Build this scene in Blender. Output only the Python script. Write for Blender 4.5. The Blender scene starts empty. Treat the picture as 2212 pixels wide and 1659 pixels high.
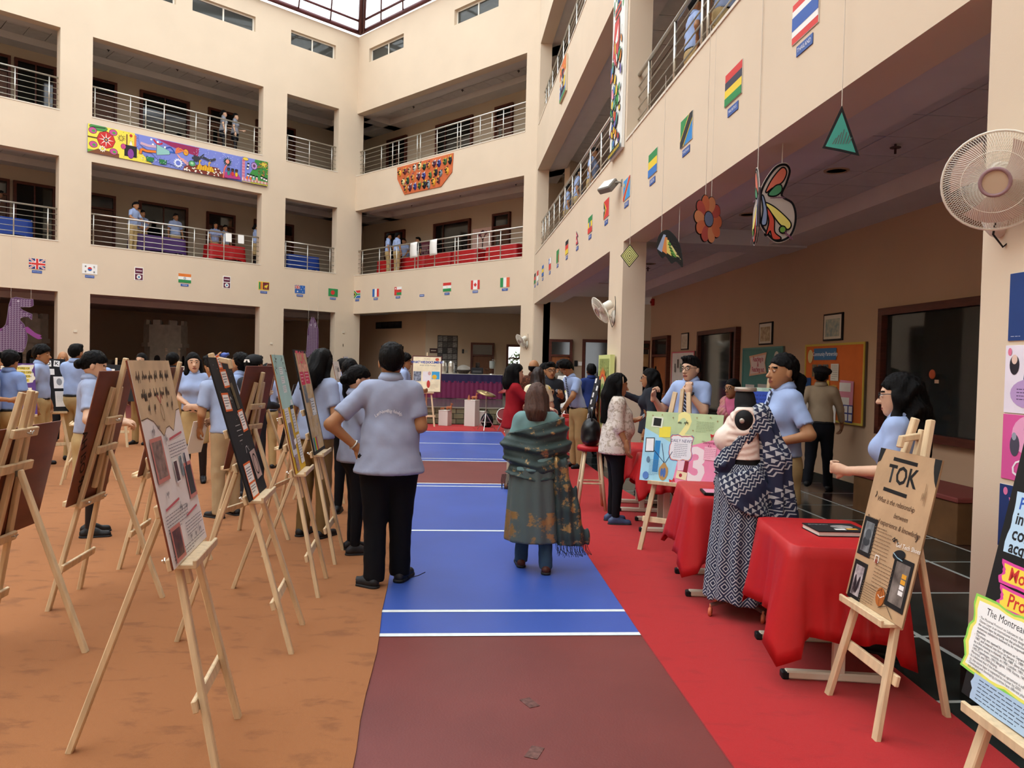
import bpy, math, random
import numpy as np
from mathutils import Matrix, Vector
random.seed(7); np.random.seed(7)
SC = bpy.context.scene
COL = SC.collection
pi = math.pi

# ------------------------------------------------------------------ camera, sky, exposure
F_PX = 1661.0
PITCH, ROLL = 0.0235, -0.0242
def make_camera():
    c = bpy.data.cameras.new('camera'); o = bpy.data.objects.new('camera', c); COL.objects.link(o)
    c.sensor_width = 36.0; c.lens = F_PX / 2212 * 36.0; c.clip_start = 0.05; c.clip_end = 300
    f = Vector((0, math.cos(PITCH), -math.sin(PITCH))); rt = Vector((1, 0, 0)); dn = f.cross(rt)
    r2 = rt * math.cos(ROLL) + dn * math.sin(ROLL); d2 = -rt * math.sin(ROLL) + dn * math.cos(ROLL)
    m = Matrix((r2, -d2, -f)).transposed().to_4x4(); m.translation = (0, 0, 1.6)
    o.matrix_world = m; SC.camera = o
make_camera()
SC.view_settings.view_transform = 'Standard'; SC.view_settings.look = 'None'
SC.view_settings.exposure = 0.2; SC.view_settings.gamma = 1.0
SC.view_settings.use_curve_mapping = False
w = bpy.data.worlds.new('world'); SC.world = w; w.use_nodes = True
bg = w.node_tree.nodes['Background']; bg.inputs[0].default_value = (0.96, 0.98, 1.0, 1); bg.inputs[1].default_value = 3.3
SC.cycles.max_bounces = 5; SC.cycles.diffuse_bounces = 4; SC.cycles.glossy_bounces = 2; SC.cycles.transparent_max_bounces = 8
SC.cycles.use_adaptive_sampling = True; SC.cycles.adaptive_threshold = .05
SC.cycles.use_denoising = True
SC.cycles.sample_clamp_indirect = 6.0

# ------------------------------------------------------------------ materials
def lin(c):
    if isinstance(c, str):
        c = c.lstrip('#'); c = [int(c[i:i+2], 16) / 255 for i in (0, 2, 4)]
    return tuple((x / 12.92 if x <= 0.04045 else ((x + 0.055) / 1.055) ** 2.4) for x in c)
MATS = {}
def mat(col, rough=0.7, metal=0.0, var=0.0, scale=8.0, bump=0.0, bscale=60.0, spec=0.3, stretch=None, col2=None, detail=4.0, key=None):
    """procedural material: colour, optional noise variation towards col2 or dark/light, optional fine bump"""
    k = key or (col if isinstance(col, str) else tuple(col), rough, metal, var, scale, bump, bscale, spec, stretch, col2)
    if k in MATS: return MATS[k]
    m = bpy.data.materials.new('m_' + str(len(MATS))); m.use_nodes = True
    nt = m.node_tree; b = nt.nodes['Principled BSDF']; c = lin(col)
    b.inputs['Base Color'].default_value = (*c, 1); b.inputs['Roughness'].default_value = rough
    b.inputs['Metallic'].default_value = metal; b.inputs['Specular IOR Level'].default_value = spec
    if var or bump:
        tc = nt.nodes.new('ShaderNodeTexCoord'); mp = nt.nodes.new('ShaderNodeMapping')
        nt.links.new(tc.outputs['Object'], mp.inputs[0])
        if stretch: mp.inputs['Scale'].default_value = stretch
    if var:
        n = nt.nodes.new('ShaderNodeTexNoise'); n.inputs['Scale'].default_value = scale; n.inputs['Detail'].default_value = detail
        nt.links.new(mp.outputs[0], n.inputs['Vector'])
        r = nt.nodes.new('ShaderNodeValToRGB'); nt.links.new(n.outputs['Fac'], r.inputs[0])
        e = r.color_ramp.elements; e[0].position = .3; e[1].position = .7
        if col2:
            e[0].color = (*c, 1); e[1].color = (*lin(col2), 1)
        else:
            e[0].color = (*[max(0, x * (1 - var)) for x in c], 1); e[1].color = (*[min(1, x * (1 + var)) for x in c], 1)
        nt.links.new(r.outputs[0], b.inputs['Base Color'])
    if bump:
        n2 = nt.nodes.new('ShaderNodeTexNoise'); n2.inputs['Scale'].default_value = bscale; n2.inputs['Detail'].default_value = 3
        nt.links.new(mp.outputs[0], n2.inputs['Vector'])
        bp = nt.nodes.new('ShaderNodeBump'); bp.inputs['Strength'].default_value = bump; bp.inputs['Distance'].default_value = .02
        nt.links.new(n2.outputs['Fac'], bp.inputs['Height']); nt.links.new(bp.outputs[0], b.inputs['Normal'])
    MATS[k] = m; return m
def glass(col=(.05, .06, .06), rough=.03, alpha=.35, key='glass'):
    if key in MATS: return MATS[key]
    m = bpy.data.materials.new('m_' + key); m.use_nodes = True; nt = m.node_tree
    b = nt.nodes['Principled BSDF']; b.inputs['Base Color'].default_value = (*col, 1); b.inputs['Roughness'].default_value = rough
    b.inputs['Specular IOR Level'].default_value = .6; b.inputs['Alpha'].default_value = alpha
    MATS[key] = m; return m

# ------------------------------------------------------------------ mesh builder
class MB:
    def __init__(s): s.v = []; s.f = []; s.m = []
    def add(s, vs, fs, mi=0, M=None):
        b = len(s.v)
        if M is not None: vs = [tuple(M @ Vector(p)) for p in vs]
        s.v.extend([tuple(p) for p in vs]); s.f.extend([tuple(b + i for i in f) for f in fs])
        s.m.extend([mi] * len(fs)); return s
    def box(s, x0, x1, y0, y1, z0, z1, mi=0, M=None):
        vs = [(x0,y0,z0),(x1,y0,z0),(x1,y1,z0),(x0,y1,z0),(x0,y0,z1),(x1,y0,z1),(x1,y1,z1),(x0,y1,z1)]
        fs = [(3,2,1,0),(4,5,6,7),(0,1,5,4),(1,2,6,5),(2,3,7,6),(3,0,4,7)]
        return s.add(vs, fs, mi, M)
    def cbox(s, x0, x1, y0, y1, z0, z1, c=.004, mi=0, M=None):
        """box with chamfered edges (along all 12 edges)"""
        vs = []; idx = {}
        for ix, X in enumerate((x0, x1)):
            for iy, Y in enumerate((y0, y1)):
                for iz, Z in enumerate((z0, z1)):
                    sx, sy, sz = (1 - 2*ix)*c, (1 - 2*iy)*c, (1 - 2*iz)*c
                    for a, p in enumerate(((X, Y+sy, Z+sz), (X+sx, Y, Z+sz), (X+sx, Y+sy, Z))):
                        idx[ix, iy, iz, a] = len(vs); vs.append(p)
        g = lambda *k: idx[k]
        fs = []
        for i in (0, 1):
            fs.append([g(i,0,0,0), g(i,1,0,0), g(i,1,1,0), g(i,0,1,0)][::(-1 if i == 0 else 1)])
            fs.append([g(0,i,0,1), g(1,i,0,1), g(1,i,1,1), g(0,i,1,1)][::(1 if i == 0 else -1)])
            fs.append([g(0,0,i,2), g(1,0,i,2), g(1,1,i,2), g(0,1,i,2)][::(-1 if i == 0 else 1)])
        for i in (0, 1):
            for j in (0, 1):
                fs.append([g(0,i,j,1), g(1,i,j,1), g(1,i,j,2), g(0,i,j,2)])
                fs.append([g(i,0,j,0), g(i,1,j,0), g(i,1,j,2), g(i,0,j,2)])
                fs.append([g(i,j,0,0), g(i,j,1,0), g(i,j,1,1), g(i,j,0,1)])
                for k in (0, 1): fs.append([g(i,j,k,0), g(i,j,k,1), g(i,j,k,2)])
        return s.add(vs, fs, mi, M)
    def bar(s, p0, p1, w, h, up=(0,0,1), c=.004, mi=0, M=None):
        """chamfered rectangular bar from p0 to p1; w across, h along 'up'"""
        p0 = Vector(p0); p1 = Vector(p1); d = p1 - p0; L = d.length; d.normalize()
        a = d.cross(Vector(up)); a.normalize(); b = a.cross(d)
        R = Matrix((a, d, b)).transposed().to_4x4(); R.translation = p0
        if M is not None: R = M @ R
        return s.cbox(-w/2, w/2, 0, L, -h/2, h/2, min(c, w*.3, h*.3), mi, R)
    def tube(s, pts, r, seg=8, mi=0, closed=False, M=None, caps=True):
        pts = [Vector(p) for p in pts]; n = len(pts); vs = []; up0 = None
        rr = r if hasattr(r, '__len__') else [r] * n
        for i, p in enumerate(pts):
            if closed: t = pts[(i+1) % n] - pts[i-1]
            else: t = pts[min(i+1, n-1)] - pts[max(i-1, 0)]
            t.normalize()
            if up0 is None:
                up0 = Vector((0,0,1)) if abs(t.z) < .9 else Vector((1,0,0))
            a = t.cross(up0); a.normalize(); b = a.cross(t); up0 = b
            for k in range(seg):
                q = 2*pi*k/seg; vs.append(p + (a*math.cos(q) + b*math.sin(q)) * rr[i])
        fs = []
        for i in range(n if closed else n-1):
            j = (i+1) % n
            for k in range(seg):
                l = (k+1) % seg; fs.append((i*seg+k, i*seg+l, j*seg+l, j*seg+k))
        if caps and not closed:
            fs.append(tuple(range(seg))[::-1]); fs.append(tuple((n-1)*seg+k for k in range(seg)))
        return s.add(vs, fs, mi, M)
    def lathe(s, prof, seg=16, mi=0, M=None):
        """prof: [(r,z)...] revolved about z"""
        vs = []; n = len(prof)
        for r, z in prof:
            for k in range(seg):
                q = 2*pi*k/seg; vs.append((r*math.cos(q), r*math.sin(q), z))
        fs = []
        for i in range(n-1):
            for k in range(seg):
                l = (k+1) % seg; fs.append((i*seg+k, i*seg+l, (i+1)*seg+l, (i+1)*seg+k))
        if prof[0][0] > 1e-6: fs.append(tuple(range(seg))[::-1])
        if prof[-1][0] > 1e-6: fs.append(tuple((n-1)*seg+k for k in range(seg)))
        return s.add(vs, fs, mi, M)
    def poly(s, pts, y0, y1, mi=0, M=None):
        """polygon in x,z extruded from y0 (front) to y1 (back)"""
        n = len(pts)
        vs = [(x, y0, z) for x, z in pts] + [(x, y1, z) for x, z in pts]
        fs = [tuple(range(n)), tuple(range(2*n-1, n-1, -1))] + [(i, n+i, n+(i+1) % n, (i+1) % n) for i in range(n)]
        return s.add(vs, fs, mi, M)
    def build(s, name, mats, parent=None, M=None, smooth=False, ang=None):
        me = bpy.data.meshes.new(name); me.from_pydata(s.v, [], s.f)
        if not isinstance(mats, (list, tuple)): mats = [mats]
        for m in mats: me.materials.append(m)
        if any(s.m): me.polygons.foreach_set('material_index', s.m)
        if smooth: me.polygons.foreach_set('use_smooth', [True]*len(s.f))
        me.update()
        return link(name, me, parent, M)
def link(name, me, parent=None, M=None):
    o = bpy.data.objects.new(name, me); COL.objects.link(o)
    if parent is not None: o.parent = parent
    if M is not None: o.matrix_local = M if parent is not None else M
    return o
def empty(name, M=None, parent=None):
    o = bpy.data.objects.new(name, None); COL.objects.link(o); o.empty_display_size = .1
    if parent is not None: o.parent = parent
    if M is not None: o.matrix_local = M
    return o
LABELS = {}
def tag(o, label=None, cat=None, group=None, kind=None):
    if label:
        o['label'] = label
    if cat: o['category'] = cat
    if group: o['group'] = group
    if kind: o['kind'] = kind
    return o
def struct(o, label=None):
    o['kind'] = 'structure'
    if label: o['label'] = label
    return o
def copy_tree(o, M=None, parent=None):
    c = o.copy(); COL.objects.link(c); c.parent = parent
    if parent is not None: c.matrix_parent_inverse = o.matrix_parent_inverse.copy()
    if M is not None: c.matrix_local = M
    for ch in o.children: copy_tree(ch, None, c)
    return c
def TR(x, y, z, rz=0.0, rx=0.0, ry=0.0, s=1.0):
    return Matrix.Translation((x, y, z)) @ Matrix.Rotation(rz, 4, 'Z') @ Matrix.Rotation(ry, 4, 'Y') @ Matrix.Rotation(rx, 4, 'X') @ Matrix.Scale(s, 4)
def frame(o, ax):
    """right-handed frame: x = viewer's right along a wall, y = into the wall, z = up"""
    X = Vector((ax[0], ax[1], 0)); Y = Vector((-ax[1], ax[0], 0))
    m = Matrix((X, Y, Vector((0, 0, 1)))).transposed().to_4x4(); m.translation = (o[0], o[1], 0); return m
# text -> mesh data, lying in the x,z plane, facing -y
TXT = {}
TMP = bpy.data.scenes.new('lettering')
def text_mesh(body, size, align='CENTER', shear=0.0, ext=0.0, bold=0.0, space=1.0, res=2):
    k = (body, size, align, shear, ext, bold, space)
    if k in TXT: return TXT[k]
    cu = bpy.data.curves.new('t', 'FONT'); cu.body = body; cu.size = size; cu.align_x = align; cu.align_y = 'CENTER'
    cu.shear = shear; cu.extrude = ext; cu.offset = bold; cu.resolution_u = res; cu.space_character = space
    o = bpy.data.objects.new('t', cu); TMP.collection.objects.link(o); vl = TMP.view_layers[0]; vl.update()
    me = bpy.data.meshes.new_from_object(o.evaluated_get(vl.depsgraph))
    bpy.data.objects.remove(o); bpy.data.curves.remove(cu)
    me.transform(Matrix.Rotation(pi/2, 4, 'X')); TXT[k] = me; return me
def text(name, body, size, m, parent, x, z, y=-.002, rot=0.0, **kw):
    me = text_mesh(body, size, **kw).copy(); me.materials.clear(); me.materials.append(m); me.name = name
    return link(name, me, parent, Matrix.Translation((x, y, z)) @ Matrix.Rotation(-rot, 4, 'Y'))
# ------------------------------------------------------------------ the place: three facades of the court
CLB = (-6.298, 30.289); CBR = (0.587, 23.655)
FW = [frame(CLB, (.70844, .70577)), frame(CLB, (.72023, -.69373)), frame(CBR, (.0844, -.99643))]
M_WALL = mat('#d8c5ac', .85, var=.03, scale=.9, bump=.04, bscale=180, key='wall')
M_INNER_SHADED = mat('#b79a7e', .85, var=.03, scale=.9, key='innerwall_shaded'); M_INNER_SHADED2 = mat('#b8a68f', .85, var=.03, scale=.9, key='innerwall_shaded2')  # court wall paint darkened for corridor shade; the first also tinted for red bounce
M_CEIL = mat('#cfc9c3', .9, var=.03, scale=3, key='ceil')
M_TILE = mat('#c9c4be', .9, var=.05, scale=5, key='tile')
M_STEEL = mat('#c9c5ba', .32, metal=.85, key='steel')
M_REDWOOD = mat('#54291e', .45, var=.25, scale=6, stretch=(1, 1, 8), key='redwood')
M_DOOR = mat('#9a5a30', .45, var=.2, scale=5, stretch=(6, 1, .6), key='doorwood')
M_DDOOR = mat('#5a3a29', .5, var=.2, scale=5, stretch=(6, 1, .6), key='darkdoor')
M_PANE = mat('#15191a', .06, spec=.7, key='pane')
M_BLIND = mat('#8b8a80', .6, key='blind')
M_WHITEF = mat('#e6e0d2', .5, key='whiteframe')
M_SKIRT = mat('#1d211f', .25, key='skirt')
M_BLACK = mat('#17171a', .6, key='black')
M_WHITE = mat('#f1efe9', .7, key='white')
LV = dict(G=(0.0, 3.495), F1=(5.006, 7.519), F2=(8.887, 11.293)); TOP = 14.27; TH = .35
def facade(name, w, x0, x1, holes, label):
    """wall panel in frame w with rectangular holes (xa,xb,za,zb), built from solid cells"""
    xs = sorted({x0, x1, *[h[0] for h in holes], *[h[1] for h in holes]}); zs = sorted({0.0, TOP, *[h[2] for h in holes], *[h[3] for h in holes]})
    mb = MB()
    solid = lambda a, b, c, d: not any(h[0] <= (a+b)/2 <= h[1] and h[2] <= (c+d)/2 <= h[3] for h in holes)
    grid = [[solid(a, b, c, d) for c, d in zip(zs, zs[1:])] for a, b in zip(xs, xs[1:])]
    nx, nz = len(xs)-1, len(zs)-1
    g = lambda i, j: 0 <= i < nx and 0 <= j < nz and grid[i][j]
    for i in range(nx):
        for j in range(nz):
            if not g(i, j): continue
            a, b, c, d = xs[i], xs[i+1], zs[j], zs[j+1]
            mb.add([(a,0,c),(b,0,c),(b,0,d),(a,0,d)], [(0,1,2,3)]); mb.add([(a,TH,c),(b,TH,c),(b,TH,d),(a,TH,d)], [(3,2,1,0)])
            if not g(i-1, j): mb.add([(a,0,c),(a,TH,c),(a,TH,d),(a,0,d)], [(3,2,1,0)])
            if not g(i+1, j): mb.add([(b,0,c),(b,TH,c),(b,TH,d),(b,0,d)], [(0,1,2,3)])
            if not g(i, j-1): mb.add([(a,0,c),(b,0,c),(b,TH,c),(a,TH,c)], [(3,2,1,0)])
            if not g(i, j+1): mb.add([(a,0,d),(b,0,d),(b,TH,d),(a,TH,d)], [(0,1,2,3)])
    return struct(mb.build(name, M_WALL, M=FW[w]), label)
def three(xa, xb): return [(xa, xb, *LV[k]) for k in LV]
W0_OPEN = [(-2.99, -.82), (-9.45, -3.91), (-15.9, -10.33)]
W1_OPEN = [(0.0, 9.05)]
W2_OPEN = [(.35, 11.2), (12.17, 19.97), (21.0, 28.8)]
CW0 = [(-2.88, -1.01), (-6.46, -4.25), (-9.2, -7.0), (-13.2, -11.0)]; CW1 = [(.71, 2.84), (5.61, 7.74)]
CZ = (13.11, 13.63)
facade('wall_left', 0, -20, .3, sum([three(a, b) for a, b in W0_OPEN], []) + [(a, b, *CZ) for a, b in CW0], 'cream plaster court wall with three storeys of openings and a long mural')
facade('wall_back', 1, 0, 9.56, sum([three(a, b) for a, b in W1_OPEN], []) + [(a, b, *CZ) for a, b in CW1], 'cream plaster wall with one wide opening per storey beyond the blue court')
facade('wall_right', 2, 0, 32, sum([three(a, b) for a, b in W2_OPEN], []), 'cream plaster wall with flags along the red carpet')
# the sides of the court behind the camera
def wp(w, x, y, z=0): return FW[w] @ Vector((x, y, z))
a = wp(0, -20, 0); b = wp(2, 32, 0)
mb = MB(); mb.box(a.x-.3, a.x, b.y, a.y, 0, TOP); struct(mb.build('wall_side', M_WALL))
mb = MB(); mb.box(a.x-.3, b.x, b.y-.3, b.y, 0, TOP); struct(mb.build('wall_front', M_WALL))

# thin kerb trims under the railings
k = 0
for w, ops in enumerate((W0_OPEN, W1_OPEN, W2_OPEN)):
    for a, b in ops:
        for f in ('F1', 'F2'):
            k += 1; mb = MB(); mb.box(a, b, -.012, TH+.01, LV[f][0]-.03, LV[f][0]+.004)
            struct(mb.build('trim_%d' % k, mat('#d8cdbb', .6), M=FW[w]))

# ------------------------------------------------------------------ clerestory windows with blinds behind two panes
def clerestory(n, w, a, b):
    e = empty('window_%d' % n, FW[w] @ Matrix.Translation(((a+b)/2, .12, CZ[0]))); struct(e); h = CZ[1]-CZ[0]; L = (b-a)/2
    fr = MB(); t = .05
    for z0, z1 in ((0, t), (h-t, h)): fr.box(-L, L, 0, .06, z0, z1)
    for x in (-L, -t/2, L-t): fr.box(x, x+t, 0, .06, t, h-t)
    fr.build('window_frame', M_WHITEF, e)
    for s in (-1, 1):
        x0, x1 = sorted((s*.03, s*(L-t)))
        mb = MB(); nl = 9
        for i in range(nl):
            z = t+.005 + i*(h-2*t)/nl
            mb.add([(x0,.055,z),(x1,.055,z),(x1,.035,z+.045),(x0,.035,z+.045)], [(0,1,2,3)])
        mb.build('blind', M_BLIND, e)
        mb = MB(); mb.box(x0, x1, .02, .025, t, h-t); mb.build('pane', glass((.04,.05,.05), .05, .35), e)
    mb = MB(); mb.box(-L, L, .07, .09, 0, h); mb.build('back_board', M_BLACK, e)
for i, (a, b) in enumerate(CW0): clerestory(1+i, 0, a, b)
for i, (a, b) in enumerate(CW1): clerestory(5+i, 1, a, b)

# ------------------------------------------------------------------ corridors: slabs, inner walls, tray ceilings with tiles
tile_me = None
def corridor(tag_, w, x0, x1, zf, zc, dep, tiles, hole=None, tx=None):
    """zf floor level, zc soffit level, dep depth of the inner wall"""
    if zf > .5:
        mb = MB(); mb.box(x0, x1, TH, dep+.3, zf-.25, zf); struct(mb.build('floor_'+tag_, mat('#6d655c', .3, var=.1, scale=2), M=FW[w]))
    y0, y1 = .85, dep-.6
    mb = MB()
    mb.box(x0, x1, TH-.02, y0, zc+.06, zc+.5); mb.box(x0, x1, y1, dep+.05, zc+.06, zc+.5); mb.box(x0, x1, y0, y1, zc+.29, zc+.5)
    c = struct(mb.build('ceiling_'+tag_, M_CEIL, M=FW[w]))
    mb = MB(); mb.box(x0, x1, dep, dep+.2, zf-.02, zc+.1); struct(mb.build('wall_inner_'+tag_, M_INNER_SHADED2, M=FW[w]))
    n = max(1, round((y1-y0)/.6)); ty = (y1-y0)/n
    if tiles:
        mb = MB(); g = .008; mb.cbox(g, .6-g, g, ty-g, 0, .02, .004); me = mb.build('ceiling_tile', M_TILE); data = me.data
        first = True; xa, xb = tx or (x0, x1)
        kx = int((xb-xa)/.6)
        for i in range(kx):
            for j in range(n):
                M = Matrix.Translation((xa+i*.6, y0+j*ty, zc+.268))
                if first: me.parent = c; me.matrix_local = M; first = False
                else:
                    link('ceiling_tile', data, c, M)
        mb = MB(); mb.box(xa, xa+kx*.6, y0, y1, zc+.286, zc+.295); mb.build('ceiling_backing', mat('#3a3634', .9), c)
    return c
corridor('left_one', 0, -20, 3.2, 4.93, 7.519, 2.9, True, tx=(-13.8, -.6)); corridor('left_two', 0, -20, 3.2, 8.81, 11.293, 2.9, True, tx=(-13.8, -.6))
corridor('back_one', 1, -3.0, 10.5, 4.93, 7.519, 2.4, True, tx=(.3, 9.3)); corridor('back_two', 1, -3.0, 10.5, 8.81, 11.293, 2.4, True, tx=(.3, 9.3))
corridor('right_one', 2, -1.5, 32, 4.93, 7.519, 2.9, True, tx=(.6, 16.8)); corridor('right_two', 2, -1.5, 32, 8.81, 11.293, 2.9, True, tx=(.6, 9.6))
# ground corridor on the right: inner wall from x=3 on
mb = MB(); y0, y1, zc = .85, 2.3, 3.495
mb.box(-1.5, 32, TH-.02, y0, zc+.06, zc+.5); mb.box(-1.5, 32, y1, 6, zc+.06, zc+.5); mb.box(-1.5, 32, y0, y1, zc+.29, zc+.5)
cg = struct(mb.build('ceiling_right_ground', M_CEIL, M=FW[2]))
mb = MB(); mb.box(0.008, .592, .008, .475, 0, .02); tl = mb.build('ceiling_tile', M_TILE, cg); tl.matrix_local = Matrix.Translation((4.2, y0, zc+.268))
for i in range(27):
    for j in range(3):
        if i or j: link('ceiling_tile', tl.data, cg, Matrix.Translation((4.2+i*.6, y0+j*.483, zc+.268)))
mb = MB(); mb.box(4.2, 20.4, y0, y1, zc+.286, zc+.295); mb.build('ceiling_backing', mat('#3a3634', .9), cg)
mb = MB(); mb.box(-1.5, 4.2, y0, y1, zc+.25, zc+.29); mb.build('ceiling_backing', M_CEIL, cg)
# cross beams under the corridor ceiling
for x in (11.7, 20.5):
    mb = MB(); mb.box(x-.35, x+.35, .35, 2.9, 3.53, 3.9); mb.build('ceiling_beam', M_CEIL, cg)
mb = MB(); mb.box(3.0, 32, 2.9, 3.1, 0, 3.6); struct(mb.build('wall_inner_right', M_INNER_SHADED, M=FW[2]), 'inner wall of the ground floor corridor behind the pin boards')
mb = MB(); mb.box(3.0, 3.15, 3.1, 8, 0, 3.6); struct(mb.build('wall_recess', M_INNER_SHADED, M=FW[2]))
mb = MB(); mb.box(3.0, 32, 2.885, 2.9, 0, .13); struct(mb.build('baseboard_right', M_SKIRT, M=FW[2]))
# end wall of that corridor and the hall beyond the stage, both facing the camera
mb = MB(); mb.box(.9, 9.0, 23.3, 23.5, 0, 3.75); struct(mb.build('wall_end', M_INNER_SHADED2), 'corridor end wall with a brown door and a wide window')
mb = MB(); mb.box(.9, 9, 23.28, 23.3, 0, .13); struct(mb.build('baseboard_end', M_SKIRT))
mb = MB(); mb.box(.9, 1.1, 23.3, 30, 0, 3.75); struct(mb.build('wall_hall_side', M_WALL))
mb = MB(); mb.box(-3.4, -.17, 29.9, 30.1, 0, 3.75); mb.box(.92, 1.2, 29.9, 30.1, 0, 3.75); mb.box(-.17, .92, 29.9, 30.1, 2.36, 3.75); mb.box(-.17, .92, 29.9, 30.1, 0, .55); struct(mb.build('wall_hall', M_INNER_SHADED2), 'hall wall behind the stage with a photo collage and a door')
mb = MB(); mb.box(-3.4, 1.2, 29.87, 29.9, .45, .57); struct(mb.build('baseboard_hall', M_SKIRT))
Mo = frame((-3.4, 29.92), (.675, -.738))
mb = MB(); mb.box(-5.2, .02, 0, .2, 0, 3.75); struct(mb.build('wall_hall_oblique', M_INNER_SHADED, M=Mo))
e = struct(empty('window_20', Mo @ Matrix.Translation((-2.6, -.03, 3.02))))
mb = MB(); mb.box(-.95, .95, 0, .03, 0, .28); mb.build('window_frame', M_BLACK, e)
for i in range(4):
    mb = MB(); mb.box(-.9+i*.46, -.9+i*.46+.42, -.008, 0, .04, .24); mb.build('pane', M_PANE, e)
# hall ceiling
mb = MB()
for z0, pts in ((3.62, [(-5.9, 30.5), (.95, 23.85), (1.2, 23.85), (1.2, 30.2), (-3.4, 30.2), (-8.5, 36)]),):
    n = len(pts); mb.add([(x, y, z0) for x, y in pts] + [(x, y, z0+.2) for x, y in pts], [tuple(range(n)), tuple(range(2*n-1, n-1, -1))] + [(i, (i+1) % n, n+(i+1) % n, n+i) for i in range(n)])
struct(mb.build('ceiling_hall', M_CEIL))
# big hall behind the left facade on the ground floor
mb = MB(); mb.box(-20, 4, TH-.02, 10.2, 3.6, 4.0); mb.box(-20, 4, 3.0, 3.5, 3.4, 3.6); struct(mb.build('ceiling_left_hall', M_CEIL, M=FW[0]))
mb = MB(); mb.box(-20, 2.6, 10, 10.2, 0, 3.65); struct(mb.build('wall_left_hall', M_INNER_SHADED2, M=FW[0]))
mb = MB(); mb.box(2.5, 2.7, 2.6, 10.2, 0, 3.65); mb.box(-20.2, -20, 0, 10.2, 0, 3.65); struct(mb.build('wall_left_hall_ends', M_WALL, M=FW[0]))
mb = MB(); mb.box(-8.2, -4.4, 9.9, 10, .3, 1.45); struct(mb.build('window_21', M_PANE, M=FW[0]))
# closing ends of the corridors
mb = MB(); mb.box(-20.3, -20, 0, 3.2, 3.5, TOP); mb.box(3.2, 3.4, 2.4, 9, 3.5, 12); mb.box(.0, 3.4, 7, 7.2, 3.5, 12); struct(mb.build('wall_corridor_ends', M_WALL, M=FW[0]))
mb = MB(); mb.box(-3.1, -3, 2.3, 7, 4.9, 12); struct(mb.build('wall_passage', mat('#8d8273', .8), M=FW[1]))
mb = MB(); mb.box(10.4, 10.6, .35, 3, 4.5, 12); struct(mb.build('wall_corner', M_WALL, M=FW[1]))
mb = MB(); mb.box(-1.6, -1.5, .3, 3, 4.5, 12); struct(mb.build('wall_corner_right', M_WALL, M=FW[2]))

# ------------------------------------------------------------------ floors
def poly_floor(name, pts, z0, z1, m, label=None):
    n = len(pts); mb = MB(); mb.add([(x, y, z0) for x, y in pts] + [(x, y, z1) for x, y in pts], [tuple(range(n))[::-1], tuple(range(n, 2*n))] + [(i, (i+1) % n, n+(i+1) % n, n+i) for i in range(n)])
    return mb.build(name, m)
M_MAROON = mat('#703531', .5, var=.12, scale=1.3, bump=.05, bscale=90, key='maroon', col2=None)
fl = struct(poly_floor('floor', [(-40, -12), (14, -12), (14, 42), (-40, 42)], -.2, 0, M_MAROON), 'maroon sports court floor')
M_BLUE = mat('#3c57a6', .38, var=.10, scale=1.1, bump=.03, bscale=120, key='courtblue')
M_LINE = mat('#dfe6e6', .5, var=.06, scale=20, key='courtline')
def courtrect(name, ua, ub, ya, yb, z, m):
    P = [wp(2, ua, ya), wp(2, ub, ya), wp(2, ub, yb), wp(2, ua, yb)]
    mb = MB(); mb.add([(p.x, p.y, z) for p in P], [(0, 1, 2, 3)]); return mb.build(name, m, fl)
courtrect('blue_court', 13.2, 19.0, -5.0, -.9, .002, M_BLUE); courtrect('blue_court', 4.0, 10.8, -5.0, -.5, .002, M_BLUE)
for u, t in ((19.0, .05), (18.56, .045), (16.14, .05), (13.44, .045), (13.21, .05), (10.79, .05), (10.48, .045), (7.96, .05), (5.2, .05)):
    courtrect('court_line', u-t/2, u+t/2, -5.0, -.9, .004, M_LINE)
# worn tape patches on the maroon floor
for x, y, r in ((0.12, 3.62, .5), (0.13, 3.15, -.35), (1.02, 3.3, .1)):
    mb = MB(); mb.box(-.028, .028, -.05, .05, 0, .0015); mb.build('tape_patch', mat('#6b4a45', .25, var=.5, scale=40), fl, TR(x, y, .001, r))
def carpet_mat(col, dark, key):
    m = bpy.data.materials.new(key); m.use_nodes = True; nt = m.node_tree; b = nt.nodes['Principled BSDF']
    tc = nt.nodes.new('ShaderNodeTexCoord'); N = nt.nodes.new; L = nt.links.new
    mp = N('ShaderNodeMapping'); mp.inputs['Scale'].default_value = (1.3, 2.6, 1); mp.inputs['Rotation'].default_value = (0, 0, .35); L(tc.outputs['Object'], mp.inputs[0])
    n1 = N('ShaderNodeTexNoise'); n1.inputs['Scale'].default_value = 3.2; n1.inputs['Detail'].default_value = 7; n1.inputs['Roughness'].default_value = .62; n1.inputs['Distortion'].default_value = .4; L(mp.outputs[0], n1.inputs['Vector'])
    r = N('ShaderNodeValToRGB'); L(n1.outputs['Fac'], r.inputs[0]); e = r.color_ramp.elements
    e[0].position = .34; e[0].color = (*lin(dark), 1); e[1].position = .46; e[1].color = (*lin(col), 1)
    n2 = N('ShaderNodeTexNoise'); n2.inputs['Scale'].default_value = 420; n2.inputs['Detail'].default_value = 2; L(tc.outputs['Object'], n2.inputs['Vector'])
    mx = N('ShaderNodeMixRGB'); mx.blend_type = 'OVERLAY'; mx.inputs[0].default_value = .25; L(r.outputs[0], mx.inputs[1]); L(n2.outputs['Fac'], mx.inputs[2])
    L(mx.outputs[0], b.inputs['Base Color']); b.inputs['Roughness'].default_value = .95; b.inputs['Specular IOR Level'].default_value = .1
    bp = N('ShaderNodeBump'); bp.inputs['Strength'].default_value = .35; bp.inputs['Distance'].default_value = .01; L(n2.outputs['Fac'], bp.inputs['Height']); L(bp.outputs[0], b.inputs['Normal'])
    b.inputs['Sheen Weight'].default_value = .15
    return m
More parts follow.
